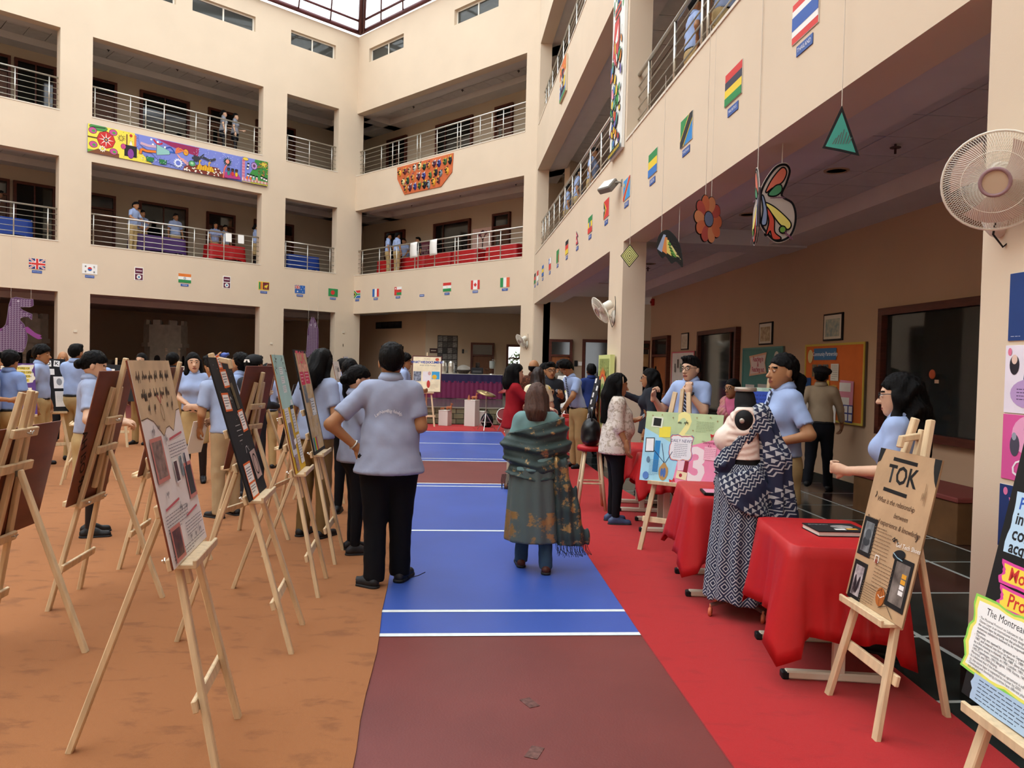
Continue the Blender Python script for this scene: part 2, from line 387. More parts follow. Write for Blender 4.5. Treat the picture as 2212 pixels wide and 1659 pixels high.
def edge(p, q, n=24, amp=.012, seed=0):
    rs = random.Random(seed); out = []
    for i in range(n+1):
        t = i/n; out.append((p[0]+(q[0]-p[0])*t + (rs.uniform(-amp, amp) if 0 < i < n else 0), p[1]+(q[1]-p[1])*t))
    return out
oc = poly_floor('orange_carpet', edge((-.10, -2.0), (-.74, 4.46), amp=.006, seed=1) + edge((-.8, 4.9), (-2.34, 18.35), seed=2) + [(-9, 20), (-16, 19), (-19, 14), (-19, -2)], 0.001, .009, carpet_mat('#9a6238', '#85532f', 'orangecarpet'))
tag(oc, 'large orange carpet spread under the easels', 'carpet')
rc = poly_floor('red_carpet', edge((1.12, -2), (.93, 3.07), 10, seed=3) + [(.81, 4.6)] + edge((.66, 6.8), (-.24, 18.6), seed=4) + [(-3.2, 18.15), (-3.6, 20.3), (.3, 20.5), (.95, 15.5), (1.25, 12.9), (1.5, 10), (2.0, 6.5)] + edge((2.12, 4.2), (2.06, -2), 8, .006, 5), 0.001, .010, carpet_mat('#ad191d', '#a1171b', 'redcarpet'))
tag(rc, 'bright red carpet runner along the right side tables', 'carpet')
# corridor floor: polished dark slabs between white strips
M_GREEN = mat('#252b29', .16, var=.5, scale=5, spec=.5, key='slabgreen', detail=9); M_MAR = mat('#3f2825', .16, var=.4, scale=6, spec=.5, key='slabmaroon', detail=9)
M_STRIP = mat('#b9bdb6', .25, key='slabstrip')
cf = MB(); cf.box(-2, 32, -.28, 6, 0, .004); cf = struct(cf.build('floor_corridor', M_STRIP, M=FW[2]), 'polished dark slab floor of the corridor')
cols = [(-.26, .32), (.36, 1.56), (1.60, 2.2), (2.24, 2.88)]
for i in range(24):
    for j, (ya, yb) in enumerate(cols):
        mb = MB(); mb.box(2.0+i*.9, 2.0+i*.9+.865, ya, yb, .004, .007); mb.build('floor_slab', M_MAR if (j == 1 and i % 2) or j == 3 else M_GREEN, cf)
mb = MB(); mb.box(-2, 3, 2.9, 6, .004, .007); mb.build('floor_slab', M_GREEN, cf)
# stage: raised floor with stone-clad curved front beyond the court
M_STONE = [mat(c, .75, var=.2, scale=6) for c in ('#7c7a5e', '#6d6f55', '#88836a', '#747159')]
arc = []
for i in range(25):
    t = i/24; x = -5.6 + t*6.6; arc.append((x, 20.55 + .5*(2*t-1)**2 - .1*t))
st = poly_floor('floor_stage', arc + [(1.0, 30), (-3.4, 30), (-8, 35), (-9.0, 30), (-7.5, 24)], 0, .45, mat('#4b4a46', .2, var=.3, scale=3)); struct(st, 'raised dark stage floor with stone-clad front')
for r in range(3):
    off = (r % 2)*.5
    for i in range(24):
        (xa, ya), (xb, yb) = arc[i], arc[i+1]
        L = math.hypot(xb-xa, yb-ya); an = math.atan2(yb-ya, xb-xa)
        mb = MB(); mb.cbox(.006-off*L*.5, L*(1-off*.5)-.006, -.025-.012*random.random(), 0, .006, .134, .006)
        mb.build('stone', M_STONE[(i*7+r*3) % 4], st, TR(xa, ya, .012+r*.14, an))
mb = MB()
for i in range(24):
    (xa, ya), (xb, yb) = arc[i], arc[i+1]; mb.add([(xa, ya-.05, .432), (xb, yb-.05, .432), (xb, yb+.1, .432), (xa, ya+.1, .432), (xa, ya-.05, .465), (xb, yb-.05, .465), (xb, yb+.1, .465), (xa, ya+.1, .465)], [(0,1,5,4), (4,5,6,7), (3,2,1,0)])
mb.build('stage_nosing', mat('#8d897a', .4), st)

# ------------------------------------------------------------------ doors and windows of the inner walls
def wframe(mb, x0, x1, z0, z1, t=.09, d=.1):
    mb.box(x0, x1, -d, .0, z1-t, z1); mb.box(x0, x0+t, -d, 0, z0, z1-t); mb.box(x1-t, x1, -d, 0, z0, z1-t)
def window_unit(n, M, x0, x1, z0, z1, split=None, curtain=False):
    e = struct(empty('window_%d' % n, M @ Matrix.Translation(((x0+x1)/2, 0, z0)))); L = (x1-x0)/2; h = z1-z0
    mb = MB(); wframe(mb, -L, L, 0, h); mb.box(-L, L, -.1, 0, 0, .09); mb.build('window_frame', M_REDWOOD, e)
    xs = [-L+.09] + (split or []) + [L-.09]
    for a, b in zip(xs, xs[1:]):
        mb = MB(); mb.box(a+.015, b-.015, -.03, -.02, .09, h-.09); mb.build('pane', M_PANE if not curtain else glass((.03, .035, .035), .04, .55, 'glass2'), e)
    for x in (split or []):
        mb = MB(); mb.box(x-.02, x+.02, -.06, 0, .09, h-.09); mb.build('mullion', M_REDWOOD, e)
    if curtain:
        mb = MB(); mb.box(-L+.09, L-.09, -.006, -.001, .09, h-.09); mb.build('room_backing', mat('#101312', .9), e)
    return e
def door_unit(n, M, x0, x1, z0, z1, leafcol=None, vision=True):
    e = struct(empty('door_%d' % n, M @ Matrix.Translation(((x0+x1)/2, 0, z0)))); L = (x1-x0)/2; h = z1-z0; hl = h-.52
    mb = MB(); wframe(mb, -L, L, 0, h, .08); mb.box(-L+.08, L-.08, -.1, 0, hl, hl+.06); mb.build('door_frame', M_REDWOOD, e)
    mb = MB(); mb.box(-L+.08, L-.08, -.03, -.02, hl+.06, h-.08); mb.build('transom_pane', M_PANE, e)
    mb = MB(); mb.cbox(-L+.085, L-.085, -.05, -.01, .01, hl-.01, .004); lf = mb.build('door_leaf', leafcol or M_DOOR, e)
    if vision:
        mb = MB(); mb.box(-L+.2, -L+.36, -.054, -.05, .9, hl-.25); mb.build('vision_panel', M_PANE, lf)
    mb = MB(); mb.tube([(L-.2, -.05, 1.0), (L-.2, -.1, 1.0), (L-.32, -.1, 1.0)], .012, 6); mb.build('handle', M_STEEL, lf)
    return e
def at(w, dep): return FW[w] @ Matrix.Translation((0, dep, 0))
n = 30
for zf in (4.93, 8.81):                       # left facade upper corridors
    M = at(0, 2.899); zt = zf+2.2
    for d0, d1 in ((-9.0, -7.86), (-4.67, -3.56), (-12.0, -11.0)): door_unit(n, M, d0, d1, zf, zt, M_DDOOR); n += 1
    window_unit(n, M, -7.1, -5.37, zf+.1, zt, [0.0]); n += 1
    window_unit(n, M, -10.9, -9.7, zf+.1, zt, [0.0]); n += 1
    window_unit(n, M, -2.78, -1.9, zf+.1, zt); n += 1
    door_unit(n, M, -1.75, -1.08, zf, zt, M_DDOOR); n += 1
for zf in (4.93, 8.81):                       # back facade
    M = at(1, 2.399); zt = zf+2.2
    window_unit(n, M, -1.2, .12, zf+.1, zt, [0.0]); n += 1
    window_unit(n, M, 1.98, 4.1, zf+.1, zt, [-.5]); n += 1
    door_unit(n, M, 5.3, 6.2, zf, zt, M_DDOOR); n += 1
    window_unit(n, M, 7.0, 8.6, zf+.1, zt); n += 1
M = at(2, 2.899)                              # right ground corridor
door_unit(n, M, 3.51, 4.94, 0, 2.45); n += 1
window_unit(n, M, 7.2, 9.47, .02, 2.44, [.75]); n += 1
BIGWIN = window_unit(n, M, 14.25, 16.7, .86, 2.43, curtain=True); n += 1
for zf in (4.93, 8.81):
    for d0 in (1.5, 6.3, 13.0): door_unit(n, M, d0, d0+1.1, zf, zf+2.2); n += 1
Me = Matrix.Translation((0, 23.299, 0))
door_unit(n, Me, 1.09, 1.80, 0, 2.44); n += 1
window_unit(n, Me, 2.1, 4.2, 0.02, 2.46, [.3]); n += 1
Mh = Matrix.Translation((0, 29.899, .45))
door_unit(n, Mh, -1.63, -.72, 0, 2.02, mat('#6b452d', .5, var=.25, scale=5, stretch=(6, 1, .6))); n += 1
we = window_unit(n, Mh, -.25, 1.0, 0.05, 1.98, [], False)
for c_ in we.children:
    if c_.name.startswith('pane'): c_.data.materials[0] = glass((.5, .55, .5), .03, .12, 'clearpane')
mb = MB(); mb.box(-.53, .53, -.06, 0, 1.38, 1.43); mb.build('transom_bar', M_REDWOOD, we)
# greenery and daylight seen through the hall's end window
rs_ = random.Random(3); mb = MB()
for i in range(900):
    a_, b2, r_ = rs_.uniform(0, 6.28), rs_.uniform(-1.2, 1.4), rs_.uniform(.5, 1) ** .5; c_ = Vector((.45+.9*r_*math.cos(a_)*math.cos(b2), 32.6+.7*r_*math.sin(a_)*math.cos(b2), 1.15+1.1*r_*math.sin(b2)))
    d_ = Vector((rs_.uniform(-1, 1), rs_.uniform(-1, 1), rs_.uniform(-.4, .8))).normalized()*.11; e_ = d_.cross(Vector((rs_.uniform(-1, 1), .3, 1))).normalized()*.035
    mb.add([c_-d_, c_+e_, c_+d_, c_-e_], [(0, 1, 2, 3)])
bs = empty('garden_bush', Matrix.Translation((0, 0, 0))); tag(bs, 'green bush outside the hall window at the far right', 'bush'); mb.build('foliage', mat('#4a6a3a', .7, var=.4, scale=3), bs)
mb = MB(); mb.tube([(.45, 32.6, -.0), (.45, 32.6, 1.0)], .05, 8); mb.build('stem', mat('#4a3a2a', .8), bs)

# ------------------------------------------------------------------ balcony railings
ZR = [.15, .31, .475, .64, .80]; ZTOP = .965
def railing(w, a, b, z, posts, label):
    e = empty('balcony_railing', FW[w] @ Matrix.Translation(((a+b)/2, .17, z))); tag(e, label, 'railing', 'steel balcony railings'); c = (a+b)/2
    mb = MB(); mb.tube([(a-c, 0, ZTOP), (b-c, 0, ZTOP)], .028, 8); mb.build('handrail', M_STEEL, e, smooth=True)
    mb = MB(); mb.tube([(a-c, 0, 0), (b-c, 0, 0)], .011, 6); bar = mb.build('rail_bar', M_STEEL, e, Matrix.Translation((0, 0, ZR[0])), smooth=True)
    for zz in ZR[1:]: link('rail_bar', bar.data, e, Matrix.Translation((0, 0, zz)))
    mb = MB(); mb.tube([(0, 0, -.003), (0, 0, ZTOP)], .02, 8); mb.lathe([(.04, 0), (.04, .012), (.021, .02)], 8); pst = None
    for p in posts:
        if pst is None: pst = mb.build('railing_post', M_STEEL, e, Matrix.Translation((p-c, 0, 0)), smooth=True)
        else: link('railing_post', pst.data, e, Matrix.Translation((p-c, 0, 0)))
PM = [-9.33, -8.3, -7.83, -7.26, -6.22, -5.75, -5.19, -4.15]
railing(0, -9.45, -3.91, LV['F1'][0], PM, 'long steel railing in front of the purple table on the middle storey')
railing(0, -9.45, -3.91, LV['F2'][0], PM, 'long steel railing directly above the colourful wall mural')
railing(0, -15.9, -10.33, LV['F1'][0], [-15, -13.5, -12.3, -11.44, -10.57], 'steel railing above the british flag, cut by the frame')
railing(0, -15.9, -10.33, LV['F2'][0], [-15, -13.5, -12.3, -11.44, -10.57], 'top storey steel railing at the far upper left')
railing(0, -2.99, -.82, LV['F1'][0], [-2.86, -1.96, -1.0], 'short steel railing in front of the blue cloth table')
railing(0, -2.99, -.82, LV['F2'][0], [-2.86, -1.96, -1.0], 'short top storey steel railing left of the wall corner')
PB = [.3, 1.4, 2.1, 2.47, 3.55, 3.73, 4.65, 5.72, 5.88, 6.84, 7.4, 7.92, 9.0]
railing(1, .02, 9.05, LV['F1'][0], PB, 'long steel railing in front of the red cloth tables upstairs')
railing(1, .02, 9.05, LV['F2'][0], PB, 'long steel railing above the orange mask panel')
PR = [.7, 1.3, 2.1, 3.1, 4.1, 5.0, 6.1, 7.2, 8.3, 9.4, 10.4]
railing(2, .35, 11.2, LV['F1'][0], PR, 'steel railing behind which students lean, left of the tall painted panel')
railing(2, .35, 11.2, LV['F2'][0], PR, 'top storey steel railing above the small square painting')
railing(2, 12.17, 19.97, LV['F1'][0], [12.75, 14.0, 15.05, 15.25, 16.5, 17.6, 18.7, 19.6], 'steel railing nearest the camera, above the flags')

# ------------------------------------------------------------------ glazed roof on dark red steel
M_TRUSS = mat('#5b2a2c', .5, key='truss')
def roof_sheet_mat():
    m = bpy.data.materials.new('roofsheet'); m.use_nodes = True; nt = m.node_tree; nt.nodes.clear(); N = nt.nodes.new
    o = N('ShaderNodeOutputMaterial'); t = N('ShaderNodeBsdfTransparent'); t.inputs[0].default_value = (.93, .97, 1, 1)
    d = N('ShaderNodeBsdfTranslucent'); d.inputs[0].default_value = (.9, .94, .95, 1); mx = N('ShaderNodeMixShader')
    tc = N('ShaderNodeTexCoord'); n = N('ShaderNodeTexNoise'); n.inputs['Scale'].default_value = .35; n.inputs['Detail'].default_value = 4
    nt.links.new(tc.outputs['Object'], n.inputs['Vector']); mr = N('ShaderNodeMapRange'); mr.inputs[3].default_value = .15; mr.inputs[4].default_value = .45
    nt.links.new(n.outputs['Fac'], mr.inputs[0]); nt.links.new(mr.outputs[0], mx.inputs[0])
    nt.links.new(t.outputs[0], mx.inputs[1]); nt.links.new(d.outputs[0], mx.inputs[2]); nt.links.new(mx.outputs[0], o.inputs[0]); return m
M_SHEET = roof_sheet_mat()
rf = struct(empty('ceiling_skylight', Matrix.Translation((-2.2, 12, TOP))), 'translucent skylight roof on dark red steel tubes')
AP = Vector((-2.2, 12, 19.0)); E0 = [wp(0, -20, -.1, TOP+.12), wp(0, 0, -.1, TOP+.12), wp(1, 9.56, -.1, TOP+.12), wp(2, 32, -.1, TOP+.12), Vector((-20.3, -8.2, TOP+.12))]
inv = Matrix.Translation((2.2, -12, -TOP))
def rod(name, p, q, r):
    mb = MB(); mb.tube([inv @ p, inv @ q], r, 8); mb.build(name, M_TRUSS, rf, smooth=True)
for i in range(5):
    p, q = E0[i], E0[(i+1) % 5]; L = (q-p).length; k = max(4, int(L/1.25))
    rod('edge_tube', p, q, .085); rod('hip_tube', p, AP, .10)
    if i in (1, 2): 
        d = (q-p).normalized()*.22; rod('hip_tube', p+d+Vector((0, 0, -.05)), AP+Vector((.2, 0, -.1)), .05)
    for t in (.035, .10, .2, .36): rod('purlin', p.lerp(AP, t), q.lerp(AP, t), .045)
    for j in range(k):
        a, b = p.lerp(q, j/k), p.lerp(q, (j+1)/k); up = Vector((0, 0, .08))
        if j: rod('rafter', a, a.lerp(AP, .35), .028)
        mb = MB(); mb.add([inv @ (a+up), inv @ (b+up), inv @ (AP+up)], [(0, 1, 2)]); mb.build('roof_sheet', M_SHEET, rf)
# ------------------------------------------------------------------ implicit surfaces -> meshes (for bodies, clothes, cloth)
A = np.array
def surf(fn, lo, hi, res):
    lo = A(lo, float); hi = A(hi, float); n = np.maximum(((hi-lo)/res).astype(int)+2, 3)
    ax = [lo[i]+res*np.arange(n[i]) for i in range(3)]
    bk = 5; nb = -(-n//bk); cx = [lo[i]+res*(bk*np.arange(nb[i])+(bk-1)/2) for i in range(3)]
    fc = fn(np.stack(np.meshgrid(*cx, indexing='ij'), -1).reshape(-1, 3)).reshape(nb)
    act = np.abs(fc) < res*bk*1.9
    up = lambda a: np.repeat(np.repeat(np.repeat(a, bk, 0), bk, 1), bk, 2)[:n[0], :n[1], :n[2]]
    F = up(np.where(fc < 0, -1., 1.)); ii = np.argwhere(up(act))
    if len(ii) == 0: return np.zeros((0, 3)), np.zeros((0, 4), int)
    F[tuple(ii.T)] = fn(lo+ii*res); ins = F < 0
    c = ins.astype(np.int8); s = sum(c[i:n[0]-1+i, j:n[1]-1+j, k:n[2]-1+k] for i in (0, 1) for j in (0, 1) for k in (0, 1))
    cell = np.argwhere((s > 0) & (s < 8))
    if len(cell) == 0: return np.zeros((0, 3)), np.zeros((0, 4), int)
    idx = -np.ones(n-1, int); idx[tuple(cell.T)] = np.arange(len(cell))
    corners = [(i, j, k) for i in (0, 1) for j in (0, 1) for k in (0, 1)]
    V = {q: F[cell[:, 0]+q[0], cell[:, 1]+q[1], cell[:, 2]+q[2]] for q in corners}
    acc = np.zeros((len(cell), 3)); cnt = np.zeros(len(cell))
    for q in corners:
        for a in range(3):
            if q[a]: continue
            r = list(q); r[a] = 1; r = tuple(r); f0, f1 = V[q], V[r]; m = (f0 < 0) != (f1 < 0)
            t = np.where(m, f0/np.where(m, f0-f1, 1), 0); p = np.tile(A(q, float), (len(cell), 1)); p[:, a] = t
            acc += p*m[:, None]; cnt += m
    verts = lo + (cell + acc/cnt[:, None])*res
    faces = []
    for a in range(3):
        b, d = (a+1) % 3, (a+2) % 3
        sl0 = [slice(None)]*3; sl1 = [slice(None)]*3; sl0[a] = slice(0, n[a]-1); sl1[a] = slice(1, n[a])
        for x in (b, d): sl0[x] = slice(1, n[x]-1); sl1[x] = slice(1, n[x]-1)
        i0, i1 = ins[tuple(sl0)], ins[tuple(sl1)]; e = np.argwhere(i0 != i1)
        if len(e) == 0: continue
        e2 = e.copy(); e2[:, b] += 1; e2[:, d] += 1; sg = i0[tuple(e.T)]
        def at_(ob, od):
            q = e2.copy(); q[:, b] += ob; q[:, d] += od; return idx[tuple(q.T)]
        q = np.stack([at_(-1, -1), at_(0, -1), at_(0, 0), at_(-1, 0)], 1)
        q[~sg] = q[~sg][:, ::-1]; faces.append(q)
    f = np.concatenate(faces); f = f[(f >= 0).all(1)]
    return verts, f
def cone(P, a, b, ra, rb):
    a = A(a, float); b = A(b, float); d = b-a; L = max(d@d, 1e-9); t = np.clip((P-a)@d/L, 0, 1)
    return np.linalg.norm(P-a-t[:, None]*d, axis=1)-(ra+(rb-ra)*t)
def ell(P, c, r):
    q = (P-A(c, float))/A(r, float); k = np.linalg.norm(q, axis=1); return (k-1)*min(r)
def econe(P, a, b, ra, rb, sy=1.5):
    s = A([1, sy, 1]); return cone(P*s, A(a)*s, A(b)*s, ra, rb)/ (0.5+0.5*sy)
def smin(a, b, k=.03):
    h = np.clip(.5+.5*(b-a)/k, 0, 1); return b+(a-b)*h-k*h*(1-h)
def usm(l, k=.03):
    r = l[0]
    for x in l[1:]: r = smin(r, x, k)
    return r
def wav(P, f, ph=0.0): return np.sin(P[:, 0]*f*1.1+ph+1.7*np.sin(P[:, 2]*f*.31+ph))*np.sin(P[:, 2]*f*.8+P[:, 1]*f*.9+2*ph)
def np_mesh(name, verts, faces, mats, parent=None, mi=None, M=None, smooth=True):
    me = bpy.data.meshes.new(name); faces = np.asarray(faces)
    me.vertices.add(len(verts)); me.vertices.foreach_set('co', np.asarray(verts, np.float32).ravel())
    me.loops.add(faces.size); me.loops.foreach_set('vertex_index', faces.astype(np.int32).ravel())
    me.polygons.add(len(faces)); me.polygons.foreach_set('loop_start', (np.arange(len(faces))*4).astype(np.int32))
    if not isinstance(mats, (list, tuple)): mats = [mats]
    for m in mats: me.materials.append(m)
    if mi is not None: me.polygons.foreach_set('material_index', np.asarray(mi, np.int32))
    me.polygons.foreach_set('use_smooth', [smooth]*len(faces)); me.update(calc_edges=True)
    return link(name, me, parent, M)
def nrm(v): v = A(v, float); return v/max(np.linalg.norm(v), 1e-9)
def basis(f, up=(0, 0, 1)):
    f = nrm(f); r = nrm(np.cross(f, up)); u = np.cross(r, f); return np.stack([r, f, u])   # rows right, forward, up
def fab(col, bump=.35, rough=.85, var=.06, key=None, bs=11): return mat(col, rough, var=var, scale=9, bump=bump*.5, bscale=bs, spec=.15, key=key)
SKINS = {'a': '#bd8d6c', 'b': '#a6754f', 'c': '#cfa588', 'd': '#85593c'}
M_HAIR = mat('#0c0a0a', .5, var=.4, scale=30, stretch=(8, 8, .6), bump=.4, bscale=60, spec=.1, key='hair')
M_HAIRB = mat('#4a2b1b', .5, var=.45, scale=30, stretch=(8, 8, .6), bump=.5, bscale=60, spec=.5, key='hairbrown')
M_EYEW = mat('#e9e4dc', .25, key='eyew'); M_IRIS = mat('#1c110b', .2, key='iris')
M_KHAKI = fab('#b0976a', .4, key='khaki'); M_SHIRT = fab('#9badd3', .35, key='schoolshirt'); M_NAVYT = fab('#15161c', .3, key='navytrouser')
M_SOLE = mat('#1d1d1f', .6, key='sole'); M_TIE = mat('#1c2340', .6, var=.0, key='tie'); M_BLACKF = fab('#121216', .3, key='blackfab')
def tie_mat():
    m = mat('#1b2240', .6, key='tiestripe'); nt = m.node_tree; b = nt.nodes['Principled BSDF']
    tc = nt.nodes.new('ShaderNodeTexCoord'); mp = nt.nodes.new('ShaderNodeMapping'); mp.inputs['Rotation'].default_value = (0, .7, 0)
    nt.links.new(tc.outputs['Object'], mp.inputs[0]); wv = nt.nodes.new('ShaderNodeTexWave'); wv.bands_direction = 'Z'; wv.inputs['Scale'].default_value = 11
    nt.links.new(mp.outputs[0], wv.inputs['Vector']); r = nt.nodes.new('ShaderNodeValToRGB'); nt.links.new(wv.outputs['Fac'], r.inputs[0])
    e = r.color_ramp.elements; e[0].color = (*lin('#171c33'), 1); e[0].position = .78; e[1].color = (*lin('#aab4cc'), 1); e[1].position = .86
    nt.links.new(r.outputs[0], b.inputs['Base Color']); return m
M_TIES = tie_mat()

def arm_pose(side, pose):
    """elbow, wrist, hand direction, palm normal in body space (1.70 m figure; x right, y forward, z up)"""
    s = side
    D = {'down': ((.235, -.03, 1.13), (.255, .04, .88), (.05, .1, -1), (-1, 0, 0)),
         'loose': ((.25, -.05, 1.13), (.27, .07, .90), (0, .25, -1), (-1, 0, 0)),
         'hip': ((.40, -.10, 1.14), (.23, -.03, .98), (-.75, .25, -.55), (-.3, -1, 0)),
         'front': ((.22, -.02, 1.13), (.10, .24, 1.08), (-.7, .6, .05), (0, -.3, -1)),
         'clasp': ((.22, -.03, 1.13), (.03, .20, 1.02), (-.9, .3, -.2), (0, -1, 0)),
         'phone': ((.20, .02, 1.13), (.12, .28, 1.18), (-.35, .7, .35), (-.2, -.5, 1)),
         'hold': ((.22, .0, 1.13), (.14, .27, 1.10), (-.2, 1, .1), (-1, 0, .2)),
         'point': ((.26, .12, 1.30), (.16, .36, 1.42), (-.25, 1, .15), (0, 0, -1)),
         'chin': ((.20, .10, 1.14), (.06, .20, 1.36), (-.15, -.1, 1), (0, -1, 0)),
         'fist': ((.30, .06, 1.15), (.34, .22, 1.30), (-.1, .2, 1), (-1, 0, 0)),
         'back': ((.25, -.14, 1.15), (.08, -.17, .98), (-1, 0, -.2), (0, 1, 0)),
         'reach': ((.24, .16, 1.2), (.2, .42, 1.12), (-.1, 1, -.1), (0, 0, -1)),
         'rail': ((.28, .10, 1.16), (.2, .33, 1.08), (-.2, 1, -.1), (0, 0, -1)),
         'drink': ((.26, .2, 1.42), (.08, .22, 1.62), (-.6, -.1, .6), (-.5, -.8, 0)),
         'table': ((.24, .18, 1.15), (.2, .38, .95), (0, .8, -.5), (0, 0, -1)),
         'swing': ((.24, .10, 1.14), (.25, .27, .93), (0, .4, -1), (-1, 0, 0)),
         'swingb': ((.24, -.16, 1.15), (.25, -.24, .91), (0, -.1, -1), (-1, 0, 0)),
         'up': ((.24, .16, 1.25), (.16, .3, 1.45), (-.2, .3, 1), (-.4, -1, 0))}
    e, w, d, n = pose if not isinstance(pose, str) else D[pose]
    f = lambda v: A([v[0]*s, v[1], v[2]], float)
    return f(e), f(w), f(d), f(n)
def hand_sdf(P, w, d, n, side, curl=.5, grip=False, point=False):
    """palm plus five separate fingers; d hand direction, n palm normal"""
    d = nrm(d); n = A(n, float); n = nrm(n-d*(n@d)); r = np.cross(d, n)*side    # r points to the little-finger side or thumb side
    pl = w+d*.05
    Q = np.stack([(P-pl)@r, (P-pl)@d, (P-pl)@n], 1)
    f = ell(Q, (0, 0, 0), (.040, .052, .017)); f = smin(f, cone(P, w-d*.03, w+d*.03, .027, .026), .02)
    ln = [.068, .078, .073, .058]; c = curl
    for k in range(4):
        b = pl + r*(-.030+.020*k) + d*.042; L = ln[k]*.45
        cc = 0.1 if (point and k == 0) else (1.25 if point else c)
        a1 = cc*.9; q1 = b+(d*math.cos(a1)+n*math.sin(a1))*L*1.1; a2 = a1+cc*1.1
        q2 = q1+(d*math.cos(a2)+n*math.sin(a2))*L; a3 = a2+cc*.7; q3 = q2+(d*math.cos(a3)+n*math.sin(a3))*L*.7
        g = np.minimum(np.minimum(cone(P, b, q1, .0092, .0088), cone(P, q1, q2, .0088, .0082)), cone(P, q2, q3, .0082, .0066))
        f = smin(f, g, .006)
    tb = pl - r*.034 - d*.022; t1 = tb - r*.026+d*.026+n*.012; t2 = t1+d*.03+n*(.008+.014*c)+r*(.012*c)
    return smin(f, np.minimum(cone(P, tb, t1, .0145, .011), cone(P, t1, t2, .011, .0075)), .010)
def head_sdf(H, fem=False, wide=1.0):
    """head in its own axes: x right, y forward, z up; origin at the centre of the skull"""
    f = ell(H, (0, -.012, .025), (.076*wide, .097, .098)); f = smin(f, ell(H, (0, .022, -.045), (.056*wide, .066, .074)), .035)
    f = smin(f, ell(H, (0, .052, -.094), (.026, .026, .022)), .025)
    f = smin(f, cone(H, (0, .086, .004), (0, .108, -.034), .007, .0125), .010)
    f = smin(f, cone(H, (-.012, .094, -.036), (.012, .094, -.036), .008, .008), .008)
    f = smin(f, cone(H, (-.036, .076, .026), (.036, .076, .026), .012, .012), .014)
    for s in (-1, 1):
        f = -smin(-f, ell(H, (s*.031, .096, .006), (.019, .014, .012)), .012)
        f = smin(f, ell(H, (s*.031, .078, .005), (.0135, .0135, .0125)), .004)
        f = smin(f, ell(H, (s*.078*wide, -.012, -.008), (.010, .019, .032)), .006)
    f = smin(f, cone(H, (-.017, .083, -.063), (.017, .083, -.063), .0075, .0075), .007)
    f = smin(f, cone(H, (-.013, .083, -.073), (.013, .083, -.073), .008, .008), .007)
    return f
def face_mat(h):
    """material index per face centre in head axes: 0 skin, 1 eye white, 2 iris, 3 brow (hair), 4 lips"""
    x, y, z = np.abs(h[:, 0]), h[:, 1], h[:, 2]; mi = np.zeros(len(h), int); fr = y > .066
    e = ((x-.031)/.0135)**2+((z-.005)/.0052)**2; mi[fr & (e < 1)] = 1; mi[fr & (((x-.030)/.0066)**2+((z-.006)/.0062)**2 < 1)] = 2
    mi[(y > .06) & (x > .012) & (x < .050) & (np.abs(z-(.029-.12*np.abs(x-.03)))<.0042)] = 3
    mi[(y > .075) & (((x)/.025)**2+((z+.068)/.0105)**2 < 1)] = 4
    return mi

def hair_sdf(H, style, raw):
    sk = np.minimum(ell(H, (0, -.014, .028), (.084, .106, .108)), raw+.5)
    x, y, z = H[:, 0], H[:, 1], H[:, 2]; ph = np.arctan2(x, y+.02); n = .0028*np.sin(ph*34+4*np.sin(z*22+ph))+.002*np.sin(ph*71+z*30)
    # hairline: front above the forehead, down in front of the ears, low at the nape
    cut = (y*.9 - (z-.038)*1.15 - .052); side = np.maximum(y-.028, -(z+.045)*.9-(y+.03)*.9)
    top = np.maximum(sk+n, np.minimum(cut, 9)); nape = -.085
    f = np.maximum(top, -(z-nape)-.2*(y+.02))
    f = np.maximum(f, np.where(z < .03, y-.006+np.maximum(0, -z)*.35, -1))
    if style in ('short', 'bald'):
        if style == 'bald': return np.maximum(f, z-.03)
        return smin(f, ell(H, (.010, .040, .104), (.060, .048, .024))+2*n, .025)
    if style == 'fluffy':
        g = np.maximum(ell(H, (0, -.005, .045), (.100, .112, .105))+2.2*n, np.maximum(y*.8-(z-.035)*1.3-.05, -(z+.03)-.4*(y)))
        return np.minimum(f, g)
    if style == 'ponytail': # drawn back, tail at the nape
        t = usm([cone(H, (0, -.105, -.01), (0, -.14, -.05), .028, .036), cone(H, (0, -.14, -.05), (0, -.125, -.22), .038, .034), cone(H, (0, -.125, -.22), (.01, -.10, -.36), .034, .010)], .02)
        return np.minimum(f, t+n)
    if style == 'bun':
        return np.minimum(f, ell(H, (0, -.115, -.02), (.045, .04, .045))+n)
    if style == 'cap':
        return f
    L = {'long': .42, 'bob': .20, 'mid': .28, 'wavy': .47}[style]
    w = .009*np.sin(z*48+x*25+3*np.sin(ph*3)) if style == 'wavy' else .006*np.sin(x*90+z*10)
    cu = usm([cone(H, (0, -.05, .02), (0, -.075, -.12), .088, .088), cone(H, (0, -.075, -.12), (0, -.085, -L), .09, .055)], .03)
    cu = np.maximum(cu+w+n, y-.018-.12*np.maximum(0, -z-.05)); cu = np.maximum(cu, -(z+L))
    lock = usm([ell(H, (.082, -.012, -.01), (.02, .034, .046)), cone(H, (.072, .0, .02), (.088, .005, -.12), .024, .028), cone(H, (.088, .005, -.12), (.085, -.01, -L+.06), .026, .012)], .02)
    xm = H*A([-1, 1, 1]); lock2 = usm([ell(xm, (.082, -.012, -.01), (.02, .034, .046)), cone(xm, (.072, .0, .02), (.088, .005, -.12), .024, .028), cone(xm, (.088, .005, -.12), (.085, -.01, -L+.06), .026, .012)], .02)
    return usm([f, cu, lock+w*.5, lock2+w*.5], .012)
NP = [0]
